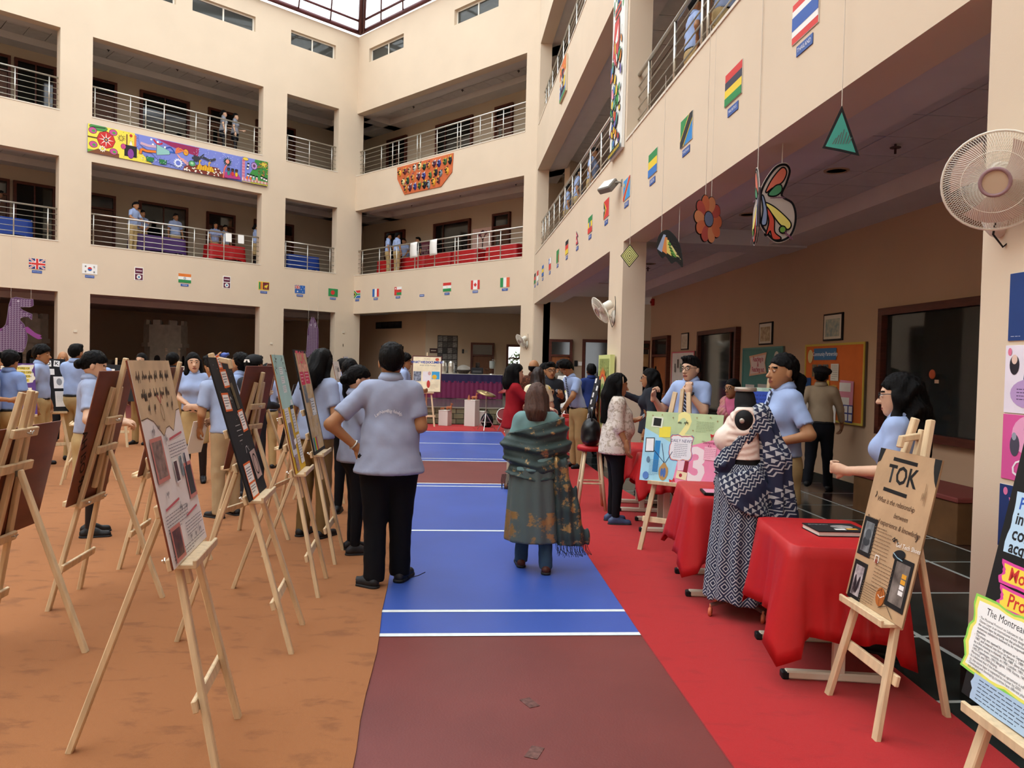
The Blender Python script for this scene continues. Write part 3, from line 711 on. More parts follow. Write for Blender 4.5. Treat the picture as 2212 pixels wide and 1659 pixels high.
def person(x, y, heading, label, h=1.68, top=None, bottom=None, kind='trousers', skin='a', hair='short', hairm=None, arms=('down', 'down'),
           head=(0, 0), lean=0.0, side=0.0, fem=False, sleeve='short', tuck=True, hem=.86, shoes='#17171a', tie=False, belt=True, glasses=False, res=None,
           step=0.0, girth=1.0, z=0.0, group=None, legs=None, collar=True, curl=(.55, .55), points=(False, False), skirt_len=.52, extra=None, cat='person', socks=None, name='person', seat=None, emblem=False, loose=1.06, toes=(-.16, .16)):
    S = h/1.70; dist = math.hypot(x, y); r = res or (.013 if dist < 5 else .016 if dist < 9 else .022 if dist < 14 else .03)
    rh = max(.0045, r*.42) if dist < 14 else r*.6
    root = empty(name, Matrix.Translation((x, y, z)) @ Matrix.Rotation(math.radians(heading)-pi/2, 4, 'Z') @ Matrix.Scale(S, 4)); tag(root, label, cat, group)
    warp = lambda P: np.stack([P[:, 0]-side*np.maximum(0, P[:, 2]-.95), P[:, 1]-lean*np.maximum(0, P[:, 2]-.95), P[:, 2]], 1)
    unwarp = lambda V: np.stack([V[:, 0]+side*np.maximum(0, V[:, 2]-.95), V[:, 1]+lean*np.maximum(0, V[:, 2]-.95), V[:, 2]], 1)
    g = girth; sh = .165 if not fem else .146; M_SK = mat(SKINS[skin], .55, var=.05, scale=14, spec=.35, key='skin'+skin)
    hp = {1: A([.085, 0, .90]), -1: A([-.085, 0, .90])}
    lg = legs or {1: ((.095, .02+step*.5, .50), (.105, step, .085)), -1: ((-.095, .02-step*.3, .50), (-.105, -step, .085))}
    arm = {1: arm_pose(1, arms[1]), -1: arm_pose(-1, arms[0])}          # arms = (left, right)
    # every limb as cones: (a, b, ra, rb)
    def legs_d(P, k=0.0, a=1.0):
        o = []
        for s in (1, -1):
            kn, an = lg[s]
            o.append(smin(cone(P, hp[s], kn, .082*g*a+k, .056*a+k), cone(P, kn, an, .055*a+k, .038*a+k), .02))
        return np.minimum(*o)
    def torso_d(P, k=0.0):
        b = (1.06 if fem else 1.0)
        t = [econe(P, (0, 0, 1.30), (0, .0, 1.05), .150*g**.7+k, .132*g+k, 1.45), econe(P, (0, -.005, 1.05), (0, -.01, .93), .132*g+k, .155*g*b+k, 1.38),
             cone(P, (-sh+.02, -.01, 1.385), (sh-.02, -.01, 1.385), .052+k, .052+k)]
        if fem: t += [ell(P, (s*.07, .085*g, 1.245), (.068+k, .058+k, .066+k)) for s in (1, -1)]
        if g > 1.12: t.append(ell(P, (0, .05, 1.08), (.15*g+k, .13*g+k, .15+k)))
        return usm(t, .06)
    def arms_d(P, k=0.0, u=None, fore=True):
        o = []
        for s in (1, -1):
            e, w_, d_, n_ = arm[s]; shp = (s*sh, -.01, 1.375)
            c = cone(P, shp, e, .050*g**.5+k, .040*g**.5+k)
            if fore: c = smin(c, cone(P, e, w_, .040*g**.5+k, .027+k), .02)
            o.append(c)
        return np.minimum(*o)
    hc = A([0, .015, 1.575]); yw, pt = math.radians(head[0]), math.radians(head[1])
    fwd = A([-math.sin(yw)*math.cos(pt), math.cos(yw)*math.cos(pt), math.sin(pt)]); B = basis(fwd); hcw = hc+A([0, .02, 0])*math.sin(-pt)
    HS = 1.07; toH = lambda P: (P-hcw)@B.T/HS; HR = .16
    # --- body (one mesh: trunk and limbs, head, hands)
    def body(P):
        f = smin(torso_d(P, -.012), legs_d(P, -.006), .05); f = smin(f, arms_d(P, 0), .035)
        return smin(f, cone(P, (0, -.018, 1.40), (0, -.002, 1.53), .050, .048), .03)
    xs = .46; ext = [arm[s][1] for s in (1, -1)]+[A(lg[s][1]) for s in (1, -1)]
    lo = np.minimum(A([-.30, -.24, 0.0]), np.min(ext, 0)-.09); hi = np.maximum(A([.30, .24, 1.56]), np.max(ext, 0)+.09)
    lo[0] = min(lo[0], min(arm[s][0][0] for s in (1, -1))-.08); hi[0] = max(hi[0], max(arm[s][0][0] for s in (1, -1))+.08); lo[1] = min(lo[1], min(arm[s][0][1] for s in (1, -1))-.08)
    v, f = surf(body, lo, hi, r*1.1); vs = [unwarp(v)]; fs = [f]; ms = [np.zeros(len(f), int)]
    def hd(P): return head_sdf(toH(P), fem)
    v2, f2 = surf(hd, hcw-HR, hcw+HR, rh); ctr = toH(v2[f2].mean(1)); m2 = face_mat(ctr)
    vs.append(unwarp(v2)); fs.append(f2+len(vs[0])); ms.append(m2); nv = len(vs[0])+len(v2)
    for i, s in enumerate((-1, 1)):
        e, w_, d_, n_ = arm[s]
        v3, f3 = surf(lambda P: hand_sdf(P, w_, d_, n_, s, curl[i], point=points[i]), w_+nrm(d_)*.07-.13, w_+nrm(d_)*.07+.13, max(.0042, rh*.9))
        vs.append(unwarp(v3)); fs.append(f3+nv); ms.append(np.zeros(len(f3), int)); nv += len(v3)
    hm = hairm or M_HAIR
    np_mesh('body', np.concatenate(vs), np.concatenate(fs), [M_SK, M_EYEW, M_IRIS, hm, mat('#8a4b40', .5, key='lips')], root, np.concatenate(ms))
    # --- hair
    def hr(P):
        H = toH(P); return hair_sdf(H, hair, ell(H, (0, -.012, .025), (.08, .1, .102)))
    dl = {'long': .46, 'wavy': .52, 'mid': .32, 'bob': .24, 'ponytail': .40}.get(hair, .14)
    v, f = surf(hr, hcw-A([.15, .22, dl*1.07]), hcw+A([.15, .16, .18]), max(.006, r*.6)); np_mesh('hair' if hair != 'cap' else 'cap', unwarp(v), f, hm, root)
    # --- lower clothes
    wz = .985 if tuck else .95
    if kind == 'trousers':
        def tr(P):
            f = legs_d(P, .014, loose); f = smin(f, econe(P, (0, -.005, 1.0), (0, -.012, .90), .137*g+.008, .160*g+.008, 1.35), .05)
            f = f + .0035*wav(P, 38)*np.clip((.95-P[:, 2])*2, 0, 1)
            for s in (1, -1):     # loosened towards the ankle
                kn, an = lg[s]; f = np.minimum(f, cone(P, kn, A(an)+A([0, 0, -.02]), .066*loose/1.06, .062*loose/1.06)+.003*wav(P, 60, s))
            return np.maximum(np.maximum(f, P[:, 2]-wz), .045-P[:, 2])
        v, f = surf(tr, A([-.28*g, min(-.24, lo[1]), .02]), A([.28*g, max(.25, hi[1]), 1.05]), r); np_mesh('trousers', unwarp(v), f, bottom or M_KHAKI, root)
    elif kind == 'leggings':
        def tr(P):
            f = smin(legs_d(P, .006, 1.0), econe(P, (0, -.005, 1.0), (0, -.012, .90), .137*g+.006, .162*g+.006, 1.35), .05)
            return np.maximum(np.maximum(f+.0015*wav(P, 50), P[:, 2]-wz), .08-P[:, 2])
        v, f = surf(tr, A([-.28*g, min(-.24, lo[1]), .02]), A([.28*g, max(.25, hi[1]), 1.05]), r); np_mesh('trousers', unwarp(v), f, bottom or M_BLACKF, root)
    elif kind == 'skirt':
        def sk(P):
            f = econe(P, (0, -.005, 1.0), (0, -.012, .88), .137*g+.01, .165*g+.012, 1.35); f = smin(f, econe(P, (0, 0, .86), (0, 0, skirt_len), .165*g, .172*g, 1.25), .03)
            return np.maximum(np.maximum(f+.003*wav(P, 36), P[:, 2]-wz), skirt_len-P[:, 2])
        v, f = surf(sk, A([-.3, -.26, skirt_len-.05]), A([.3, .26, 1.05]), r); np_mesh('skirt', unwarp(v), f, bottom or M_KHAKI, root)
        def st(P): return np.maximum(np.maximum(legs_d(P, .003), P[:, 2]-skirt_len-.1), .05-P[:, 2])
        v, f = surf(st, A([-.28, min(-.24, lo[1]), .02]), A([.28, max(.25, hi[1]), skirt_len+.12]), r); np_mesh('stockings', unwarp(v), f, mat('#1b1517', .5, key='stock'), root)
    # --- upper clothes
    TM = top or M_SHIRT; hz = .955 if tuck else hem
    sl = {'short': .74, 'long': 2, 'three': 1.35, 'none': 0}[sleeve]
    def shirt(P):
        f = torso_d(P, .014)
        if not tuck: f = smin(f, econe(P, (0, -.005, 1.0), (0, -.005, hem), .160*g, .196*g*(loose/1.06)**.7, 1.22), .05)
        else: f = smin(f, econe(P, (0, 0, 1.05), (0, 0, .95), .15*g, .150*g, 1.35), .04)
        f = f+.004*wav(P, 33, 1.0)
        for s in (1, -1):
            e, w_, d_, n_ = arm[s]; a = A([s*sh, -.01, 1.375]); u = nrm(e-a); L = np.linalg.norm(e-a)
            if sl <= 1: c = np.maximum(cone(P, a, e+u*.05, .058*g**.5, .061*g**.5)+.003*wav(P, 50, s), (P-a)@u-L*sl)
            else:
                u2 = nrm(w_-e); L2 = np.linalg.norm(w_-e); c = smin(cone(P, a, e, .062*g**.5, .053*g**.5), np.maximum(cone(P, e, w_, .052*g**.5, .041), (P-e)@u2-L2*min(.96, sl-1)), .02)+.0035*wav(P, 55, s)
            f = smin(f, c, .03)
        f = np.maximum(f, -cone(P, (0, .012, 1.47), (0, -.004, 1.60), .060, .066)); return np.maximum(np.maximum(f, hz-P[:, 2]), P[:, 2]-1.455)
    v, f = surf(shirt, np.maximum(lo, A([-9, -9, hz-.05]))-A([.03, .03, 0]), np.minimum(hi, A([9, 9, 1.52]))+A([.03, .03, .02]), r)
    np_mesh('shirt', unwarp(v), f, TM, root)
    if collar:
        mb = MB()
        ring = []
        for k in range(17):
            q = 2*pi*k/16+pi/2; cx, cy = .066*math.cos(q), .062*math.sin(q); ring.append((cx, cy))
        vsx = []
        for k, (cx, cy) in enumerate(ring):
            op = .012 if k in (0, 16) else 0; sx = .012*(1 if k == 16 else -1 if k == 0 else 0)
            fz = 1.446 if cy > 0.03 else 1.466
            for (m_, zz) in ((1.0, 1.445-.02*(cy > .03)), (1.02, 1.506-.032*(cy > 0)*(cy/.062)), (1.36, fz-.012*(cy > .04)), (1.26, fz-.018)): vsx.append((cx*m_-(.010 if k == 16 else -.010 if k == 0 else 0)*0, (cy-.005)*m_, zz))
        fsx = [(k*4+a, (k+1)*4+a, (k+1)*4+a+1, k*4+a+1) for k in range(16) for a in range(3)]
        vv = unwarp(A(vsx)); mb.add([tuple(p) for p in vv], fsx); mb.build('collar', TM, root, smooth=True)
    def fronty(zz): # forward-most point of the shirt on the middle line
        ys = np.linspace(.30, 0, 80); P = np.stack([np.zeros(80), ys, np.full(80, zz)], 1); d = shirt(P); k = np.argmax(d < 0); return ys[k] if (d < 0).any() else .1
    if tie:
        zz = [1.445, 1.425, 1.40, 1.25, 1.12, 1.04, 1.0]; ww = [.016, .020, .013, .026, .032, .034, .002]
        L_ = [( -w_, fronty(z_)+.010, z_) for z_, w_ in zip(zz, ww)]; R_ = [(w_, p[1], p[2]) for p, w_ in zip(L_, ww)]; C_ = [(0, p[1]+.008, p[2]) for p in L_]
        n_ = len(zz); vv = unwarp(A(L_+C_+R_)); mb = MB(); mb.add([tuple(p) for p in vv], [(i, i+1, n_+i+1, n_+i) for i in range(n_-1)]+[(n_+i, n_+i+1, 2*n_+i+1, 2*n_+i) for i in range(n_-1)]); mb.build('tie', M_TIES, root, smooth=True)
    if emblem:
        P0 = A([[-.085, fronty(1.27)*.93, 1.27]]); mb = MB(); mb.lathe([(.024, 0), (.024, .004)], 14); e_ = mb.build('emblem', mat('#3d78b8', .6, var=.9, scale=60, col2='#e8edf2'), root, Matrix.Translation(Vector(unwarp(P0)[0])) @ Matrix.Rotation(-pi/2-.1, 4, 'X') @ Matrix.Rotation(-.45, 4, 'Y'))
    if tuck and belt and kind in ('trousers', 'skirt') and dist < 16:
        def bl(P):
            q = econe(P, (0, -.005, 1.0), (0, -.012, .90), .137*g+.030, .160*g+.024, 1.35); return np.maximum(q, np.abs(P[:, 2]-.962)-.019)
        v, f = surf(bl, A([-.24*g, -.2*g, .93]), A([.24*g, .2*g, 1.01]), r*.8); np_mesh('belt', unwarp(v), f, M_BLACK, root)
    # --- shoes
    shm = mat(shoes, .5, var=.2, scale=20, key='shoe'+shoes)
    for s in (1, -1):
        kn, an = lg[s]; an = A(an); dz = an[2]-.085; yaw = toes[0 if s < 0 else 1]
        fw = A([math.sin(yaw), math.cos(yaw), 0]); heel = an+A([0, -.045, -.042]); toe = an+fw*.145+A([0, 0, -.053])
        def so(P): return np.maximum(usm([cone(P, heel, toe, .040, .034), cone(P, an+A([0, -.005, -.01]), an+fw*.05+A([0, 0, -.03]), .042, .038)], .02), np.maximum(.004+dz-P[:, 2], P[:, 2]-.115-dz))
        v, f = surf(so, an-A([.13, .13, .11]), an+A([.13, .24, .06]), max(.007, r*.6)); sx = np_mesh('shoe', unwarp(v), f, shm, root)
        if dist < 9:
            def sl_(P): return np.maximum(cone(P*A([1, 1, 0])+A([0, 0, heel[2]]), heel*A([1, 1, 0])+A([0, 0, heel[2]]), toe*A([1, 1, 0])+A([0, 0, heel[2]]), .044, .039), np.abs(P[:, 2]-dz-.014)-.012)
            v, f = surf(sl_, an-A([.13, .13, .11]), an+A([.13, .24, .06]), .008); np_mesh('sole', v, f, M_SOLE, sx)
    if glasses:
        mb = MB()
        for s in (1, -1):
            c_ = [(s*.031+.023*math.cos(q)*1.05, .099, .004+.018*math.sin(q)) for q in [2*pi*i/14 for i in range(14)]]; mb.tube(c_, .0024, 5, closed=True)
            mb.tube([(s*.055, .096, .010), (s*.076, .05, .012), (s*.082, -.015, .008)], .0022, 5)
        mb.tube([(-.009, .101, .010), (.009, .101, .010)], .0022, 5)
        MM = Matrix(((B[0][0], B[1][0], B[2][0], 0), (B[0][1], B[1][1], B[2][1], 0), (B[0][2], B[1][2], B[2][2], 0), (0, 0, 0, 1)))
        t_ = unwarp(hcw[None])[0]; MM = MM @ Matrix.Scale(HS, 4); MM.translation = Vector(t_); mb.build('glasses', mat('#15100e', .3), root, MM)
    root['_h'] = S
    if extra: extra(root, dict(unwarp=unwarp, arm=arm, toH=toH, B=B, hc=unwarp(hcw[None])[0], fronty=fronty, torso=torso_d, r=r, surf=surf, shirt=shirt, arms_d=arms_d, legs_d=legs_d, lg=lg))
    return root
# ------------------------------------------------------------------ easels
M_PINE = mat('#d6bd97', .55, var=.16, scale=3.0, stretch=(9, 9, .8), key='pine', detail=6)
M_HARD = mat('#743c27', .5, var=.18, scale=3, stretch=(1, 1, 3), key='hardboard')
DZ = lambda k, q=1.0: Matrix.Diagonal((q, 1, k, 1))
LEAN = .22
def make_easel(LEAN, BK):
    e = empty('easel'); pl = lambda z, off=0: LEAN*z+off
    for s in (-1, 1):
        mb = MB(); mb.bar((s*.235, 0, 0), (s*.062, pl(1.40), 1.40), .042, .026, (0, 1, 0)); mb.build('leg', M_PINE, e)
    mb = MB(); mb.bar((0, pl(.985, .05), .985), (0, BK, .004), .038, .026, (0, 1, 0)); mb.build('back_leg', M_PINE, e)
    mb = MB(); mb.bar((0, pl(.62, .012), .62), (0, pl(1.47, .012), 1.47), .034, .030, (0, 1, 0)); ms = mb.build('mast', M_PINE, e)
    mb = MB(); mb.bar((0, pl(1.44), 1.44), (0, pl(1.44)-.085, 1.425), .03, .03); mb.bar((0, pl(1.44)-.078, 1.44), (0, pl(1.44)-.09, 1.385), .034, .02, (0, 1, 0)); mb.build('clamp', M_PINE, ms)
    for nm, z, w in (('top_bar', 1.185, .25), ('hinge_bar', 1.0, .31)):
        mb = MB(); mb.bar((-w/2, pl(z, .030), z), (w/2, pl(z, .030), z), .022, .05, (0, LEAN, 1)); mb.build(nm, M_PINE, e)
    mb = MB(); mb.box(-.035, .035, pl(1.0, .041), pl(1.0, .046), .955, .985); mb.build('hinge', mat('#6e6a62', .4, metal=.8), e)
    mb = MB(); mb.bar((-.25, .27*LEAN+.024, .27), (.25, .27*LEAN+.024, .27), .02, .05, (0, LEAN, 1)); mb.build('brace', M_PINE, e)
    # the tray slides: its origin is on the leg plane at z = 0
    t = empty('tray', None, e)
    mb = MB(); mb.bar((-.19, .020, 0), (.19, .020, 0), .02, .05, (0, LEAN, 1)); mb.build('tray_rail', M_PINE, t)
    mb = MB(); mb.cbox(-.20, .20, -.075, .0, -.012, .006, .003); mb.cbox(-.20, .20, -.083, -.068, -.012, .022, .003); mb.build('tray_ledge', M_PINE, t)
    for s in (-1, 1):
        mb = MB(); mb.tube([(s*.13, .03, 0), (s*.13, .055, 0)], .005, 6); mb.tube([(s*.13-.018, .055, .012), (s*.13, .050, 0), (s*.13+.018, .055, .012)], .004, 5); mb.build('wing_nut', M_STEEL, t)
    mb = MB(); mb.tube([(0, pl(1.185, .04), 1.185), (0, pl(1.185, .07), 1.178)], .005, 6); mb.tube([(-.018, pl(1.185, .068), 1.195), (0, pl(1.185, .062), 1.18), (.018, pl(1.185, .068), 1.195)], .004, 5); mb.build('wing_nut', M_STEEL, e)
    return e
EASELS = {}
def easel(x, y, face, label, zt=.78, mast=0.0, z=0.0, s=1.0, LEAN=.22, BK=.61, clamp=True):
    """face: direction (deg) the board faces; returns easel matrix"""
    M = Matrix.Translation((x, y, z)) @ Matrix.Rotation(math.radians(face)+pi/2, 4, 'Z') @ Matrix.Scale(s, 4)
    if LEAN not in EASELS: o = EASELS[LEAN] = make_easel(LEAN, BK); o.matrix_local = M
    else: o = copy_tree(EASELS[LEAN], M)
    for c in o.children:
        if c.name.startswith('tray'): c.matrix_local = Matrix.Translation((0, LEAN*zt, zt))
        if c.name.startswith('mast'):
            c.matrix_local = Matrix.Translation((0, LEAN*mast, mast))
            if not clamp:
                for q in list(c.children): bpy.data.objects.remove(q)
    tag(o, label, 'easel', 'pine display easels'); return M
def on_easel(M, zt, dx=0.0, LEAN=.22): return M @ Matrix.Translation((dx, LEAN*zt-.020, zt+.007)) @ Matrix.Rotation(-math.atan(LEAN), 4, 'X')
# ------------------------------------------------------------------ boards and print
def scribble_pts(w, h, rs, slant=.25):
    pts = []; x = 0.0; n = max(8, int(w/h*7)); up = 0
    for i in range(n):
        t = i/n; x = w*t; z = (rs.choice([.45, .55, 1.0, .5]) if i % 2 else rs.choice([0, .1, -.35, .05]))*h; pts.append((x+slant*z, z))
    return pts
class Board:
    def __init__(s, name, label, M, w, h, col, cat='poster', th=.007, group=None, back=None, edge=None, key=None):
        s.w, s.h = w, h; s.k = 0; s.rs = random.Random(hash_(label))
        s.o = empty(name, M); tag(s.o, label, cat, group)
        mb = MB(); mb.box(-w/2, w/2, 0, th, 0, h); mb.build('board', back or M_HARD, s.o)
        if col is not None:
            mb = MB(); mb.box(-w/2+.001, w/2-.001, -.0015, 0, .001, h-.001); mb.build('face_sheet', col if not isinstance(col, str) else mat(col, .7, var=.05, scale=6), s.o)
    def y(s): s.k += 1; return -.0022-.00015*s.k
    def paper(s, x, z, w, h, col='#efeeea', rot=0.0, name='paper', frame_=None, fw=.012):
        if frame_: s.paper(x, z, w+2*fw, h+2*fw, frame_, rot, 'paper_mount')
        mb = MB(); mb.box(-w/2, w/2, 0, .0001, -h/2, h/2)
        return mb.build(name, col if not isinstance(col, str) else mat(col, .75, var=.03, scale=9), s.o, Matrix.Translation((x, s.y(), z)) @ Matrix.Rotation(-rot, 4, 'Y'))
    def poly(s, pts, col, name='cutout', rot=0.0, x=0.0, z=0.0):
        n = len(pts); mb = MB(); mb.add([(a, 0, b) for a, b in pts], [tuple(range(n))])
        return mb.build(name, col if not isinstance(col, str) else mat(col, .7), s.o, Matrix.Translation((x, s.y(), z)) @ Matrix.Rotation(-rot, 4, 'Y'))
    def disc(s, x, z, rx, rz, col, name='cutout', n=20, rot=0.0): return s.poly([(rx*math.cos(2*pi*i/n), rz*math.sin(2*pi*i/n)) for i in range(n)], col, name, rot, x, z)
    def lines(s, x, z, w, n, dz, col='#555358', t=.0022, rot=0.0, words=True, name='text_lines', slope=0.0):
        mb = MB()
        for i in range(n):
            zz = -i*dz; a = 0.0; W = w*(1 if i < n-1 else .6)
            while a < W:
                L = min(s.rs.uniform(.02, .05)*(.4+w), W-a) if words else W; j = s.rs.uniform(-.1, .1)*t
                mb.add([(a, 0, zz-t/2+slope*a+j), (a+L*.9, 0, zz-t/2+slope*(a+L)), (a+L*.9, 0, zz+t/2+slope*(a+L)+j), (a, 0, zz+t/2+slope*a)], [(0, 1, 2, 3)]); a += L*1.12 if words else W+1
        return mb.build(name, mat(col, .8), s.o, Matrix.Translation((x, s.y(), z)) @ Matrix.Rotation(-rot, 4, 'Y'))
    def stroke(s, pts, t, col, name='drawn_line', x=0.0, z=0.0, rot=0.0):
        mb = MB(); P = [Vector((a, 0, b)) for a, b in pts]
        for p, q in zip(P, P[1:]):
            d = (q-p); 
            if d.length < 1e-6: continue
            d.normalize(); nn = Vector((-d.z, 0, d.x))*t/2; e = d*t*.3
            mb.add([p-nn-e, q-nn+e, q+nn+e, p+nn-e], [(0, 1, 2, 3)])
        return mb.build(name, mat(col, .8), s.o, Matrix.Translation((x, s.y(), z)) @ Matrix.Rotation(-rot, 4, 'Y'))
    def script(s, x, z, w, h, col='#3b3029', t=.003, rot=0.0, words=4):
        mbp = []; a = 0.0; W = w/words
        for k in range(words):
            L = W*s.rs.uniform(.6, .9); s.stroke(scribble_pts(L, h, s.rs), t, col, 'handwriting', x+a, z, rot); a += W
    def text(s, body, x, z, size, col, rot=0.0, **kw): return text('lettering', body, size, mat(col, .7) if isinstance(col, str) else col, s.o, x, z, s.y(), rot, **kw)
    def photo(s, x, z, w, h, cols, rot=0.0, frame_=None, fw=.012, sc=7):
        m = mat(cols[0], .4, var=.5, scale=sc/max(w, h)*.6, col2=cols[1], key=('ph', cols[0], cols[1], sc)); return s.paper(x, z, w, h, m, rot, 'photo_print', frame_, fw)
def hash_(t): return sum(ord(c)*(i+1) for i, c in enumerate(t)) % 100003
def wavy_rect(w, h, n=28, amp=.02, k=7, seed=1):
    rs = random.Random(seed); out = []
    for i in range(n*2):
        q = 2*pi*i/(n*2); c, s = math.cos(q), math.sin(q); r = 1/max(abs(c), abs(s))
        a = 1+amp*math.sin(k*q+seed)+amp*.6*math.sin((k*2+1)*q); out.append((c*r*w/2*a, s*r*h/2*a))
    return out
EXEC = []
# --- row of easels whose boards face the blue court
ROW = 6.0   # heading of the boards (deg)
# 1 cream poster
M1 = easel(-1.14, 3.155, 10, 'pine easel nearest the camera, holding the cream handwritten poster', .80, .06, clamp=False)
b = Board('poster_board', 'tall cream handwritten poster with tan parchment top and red highlights', on_easel(M1, .80) @ DZ(.95), .56, .84, '#e9e4e2')
b.poly([(-.28, .84), (-.28, .60), (-.20, .605), (-.13, .585), (-.08, .55), (-.03, .515), (.02, .545), (.07, .55), (.12, .525), (.17, .565), (.22, .61), (.28, .615), (.28, .84)][::-1], mat('#cdb592', .8, var=.22, scale=5, key='parch'), 'parchment_top')
b.stroke([(-.28, .60), (-.20, .605), (-.13, .585), (-.08, .55), (-.03, .515), (.02, .545), (.07, .55), (.12, .525), (.17, .565), (.22, .61), (.28, .615)], .004, '#6b5a45')
b.script(-.24, .76, .48, .035, '#4a3b2e', .0045, words=6); b.script(-.22, .685, .42, .035, '#4a3b2e', .0045, words=5)
b.stroke([(.04, .69), (.01, .655)], .008, '#b8655a'); b.stroke([(-.02, .69), (.01, .655)], .008, '#b8655a'); b.stroke([(.01+.02*math.sin(2*pi*i/14), .615-.035*math.cos(2*pi*i/14)) for i in range(15)], .004, '#8c7550')
for x in (-.17, -.09, .09, .16): b.script(x, .63, .035, .045, '#5a4c3e', .003, words=1)
for x, z, w in ((.12, .50, .2), (-.13, .235, .2), (.12, .16, .18), (.06, .50, .0)):
    if w: b.stroke([(x-w/2, z-.005), (x+w/2, z+.008)], .010, '#c4646b', 'highlighter_mark')
for x, z, w, n in ((-.02, .47, .27, 5), (-.26, .205, .32, 6), (-.02, .13, .27, 5), (-.26, .045, .5, 3)): b.lines(x, z, w, n, .013, '#6d6770', .003)
b.photo(-.17, .43, .13, .15, ('#5a4640', '#a8887a'), 0, '#c9837a', .016); b.photo(.20, .29, .09, .13, ('#14161c', '#3a3a2a'), 0, '#c9837a', .016); b.photo(-.17, .085, .11, .11, ('#7a4a40', '#3a2c30'), 0, '#c9837a', .016)
b.photo(.02, .355, .05, .085, ('#6a3a36', '#22202a'), 0, '#f4f2ee', .006); b.photo(.11, .365, .03, .09, ('#2a4a55', '#9aa5a8')); b.photo(.18, .37, .022, .09, ('#3a2a4a', '#20202a'))
for x, z in ((-.2, .54), (-.12, .55), (-.05, .49), (-.19, .28), (.03, .19), (-.06, .2), (.0, .06), (.08, .055), (.15, .06)): b.script(x, z, .05, .03, '#6f6a70', .003, words=1)
# 2 black poster
M2 = easel(-1.195, 4.38, 8, 'pine easel under the black poster with orange notes', .83, .16, LEAN=.30, BK=.66)
b = Board('poster_board', 'tall black poster with orange-framed typed notes and a dark ring photo', on_easel(M2, .83, 0, .30) @ DZ(.82), .50, .98, '#161617', back=M_BLACK)
for x, z, w, h, r in ((-.02, .945, .06, .07, 0), (.0, .83, .12, .10, .03), (-.12, .67, .13, .10, -.03), (.13, .52, .11, .13, .04), (-.09, .17, .15, .12, 0), (-.09, .055, .15, .085, 0)):
    b.paper(x, z, w, h, '#efece6', r, 'note', '#e06a28', .014); b.lines(x-w*.42, z+h*.3, w*.84, max(2, int(h/.022)), .018, '#4c4a52', .006, r)
b.photo(.10, .70, .07, .19, ('#6b5a24', '#1d1a10'), .12); b.photo(.13, .20, .15, .20, ('#b89a8e', '#c4a89c'), .06); b.stroke([(.13+.05*math.sin(2*pi*i/18), .20+.07*math.cos(2*pi*i/18)) for i in range(19)], .012, '#17141a')
b.lines(-.1, .5, .13, 4, .035, '#c9c9c4', .004, words=False); b.stroke([(-.02, .30), (.0, .34), (.03, .345), (.06, .31)], .006, '#d8d8d2'); b.stroke([(-.04, .68), (-.02, .70), (.0, .68)], .006, '#d8d8d2'); b.stroke([(.05, .56), (.03, .575), (.06, .54)], .006, '#d8d8d2')
for i in range(26): b.disc(b.rs.uniform(-.23, .23), b.rs.uniform(.03, .95), .003, .003, '#cfcfca', 'dot', 6)
# 3 teal and yellow
M3 = easel(-1.30, 5.385, 7, 'pine easel under the teal and yellow poster', .83, .02, clamp=False)
b = Board('poster_board', 'poster with pale teal top and yellow lower half on an easel', on_easel(M3, .83) @ DZ(.93), .46, .88, '#e3bb33')
b.paper(0, .68, .46, .40, mat('#a9cfc8', .8, var=.1, scale=4, stretch=(1, 1, .3)), 0, 'teal_sheet'); b.text('TOK', -.14, .80, .085, '#3c3f42', .9, shear=.2); b.text('TOK', .15, .80, .085, '#3c3f42', -.9, shear=.2)
for z in (.76, .69, .62): b.paper(.01, z, .13, .055, '#d8e0de', .02); b.lines(-.045, z+.015, .11, 3, .014, '#6a7274', .003)
b.paper(.16, .51, .08, .04, '#d9dedd'); b.paper(-.11, .30, .16, .36, '#dfe0e0'); b.photo(-.09, .27, .13, .2, ('#4a4658', '#8e7f86')); b.lines(-.18, .455, .12, 4, .018, '#77737a', .004)
b.paper(.12, .38, .13, .2, '#cfd2d3'); b.paper(.12, .475, .13, .03, '#2d2d30'); b.lines(.07, .42, .1, 6, .022, '#55555c', .004); b.paper(.13, .15, .14, .22, '#e6e5e2'); b.lines(.07, .24, .12, 9, .02, '#8b8890', .005)
b.photo(-.10, .07, .12, .12, ('#aab2b0', '#a04a48')); b.paper(-.02, .22, .09, .04, '#f4f4f2', .1)
# 4 map-like poster with pink notes
M4 = easel(-1.375, 6.24, 5, 'pine easel under the black-framed beige poster with pink notes', .86, .02, clamp=False)
b = Board('poster_board', 'black-framed beige patterned poster with pink notes and pink lettering', on_easel(M4, .86) @ DZ(.875), .52, .96, '#19181a', back=M_BLACK)
b.paper(0, .48, .46, .90, mat('#d3bd9b', .8, var=.35, scale=9, col2='#b7925f', key='mapsheet'), 0, 'map_sheet'); b.text('TOK', -.02, .88, .17, '#e0566d', 0, bold=.004)
b.paper(-.12, .70, .16, .13, '#d2385c', .02); b.paper(.09, .705, .19, .13, '#d2385c', -.02); b.paper(0, .79, .40, .07, mat('#dca38a', .8, var=.3, scale=20)); b.lines(-.18, .73, .1, 3, .03, '#f3c9d2', .008); b.lines(.02, .735, .14, 3, .03, '#f3c9d2', .008)
b.paper(.1, .42, .17, .16, '#dededc'); b.lines(.03, .47, .13, 4, .025, '#3d3d42', .007); b.photo(-.12, .55, .12, .16, ('#77888e', '#5a4a44'))
for i, c in enumerate(('#3f6cb0', '#2f9a7a', '#6fae3a', '#d8c22e', '#df7f2b', '#c6383a', '#8a3a8a')): b.paper(-.19+i*.022, .09, .022, .12, c, 0, 'colour_swatch')
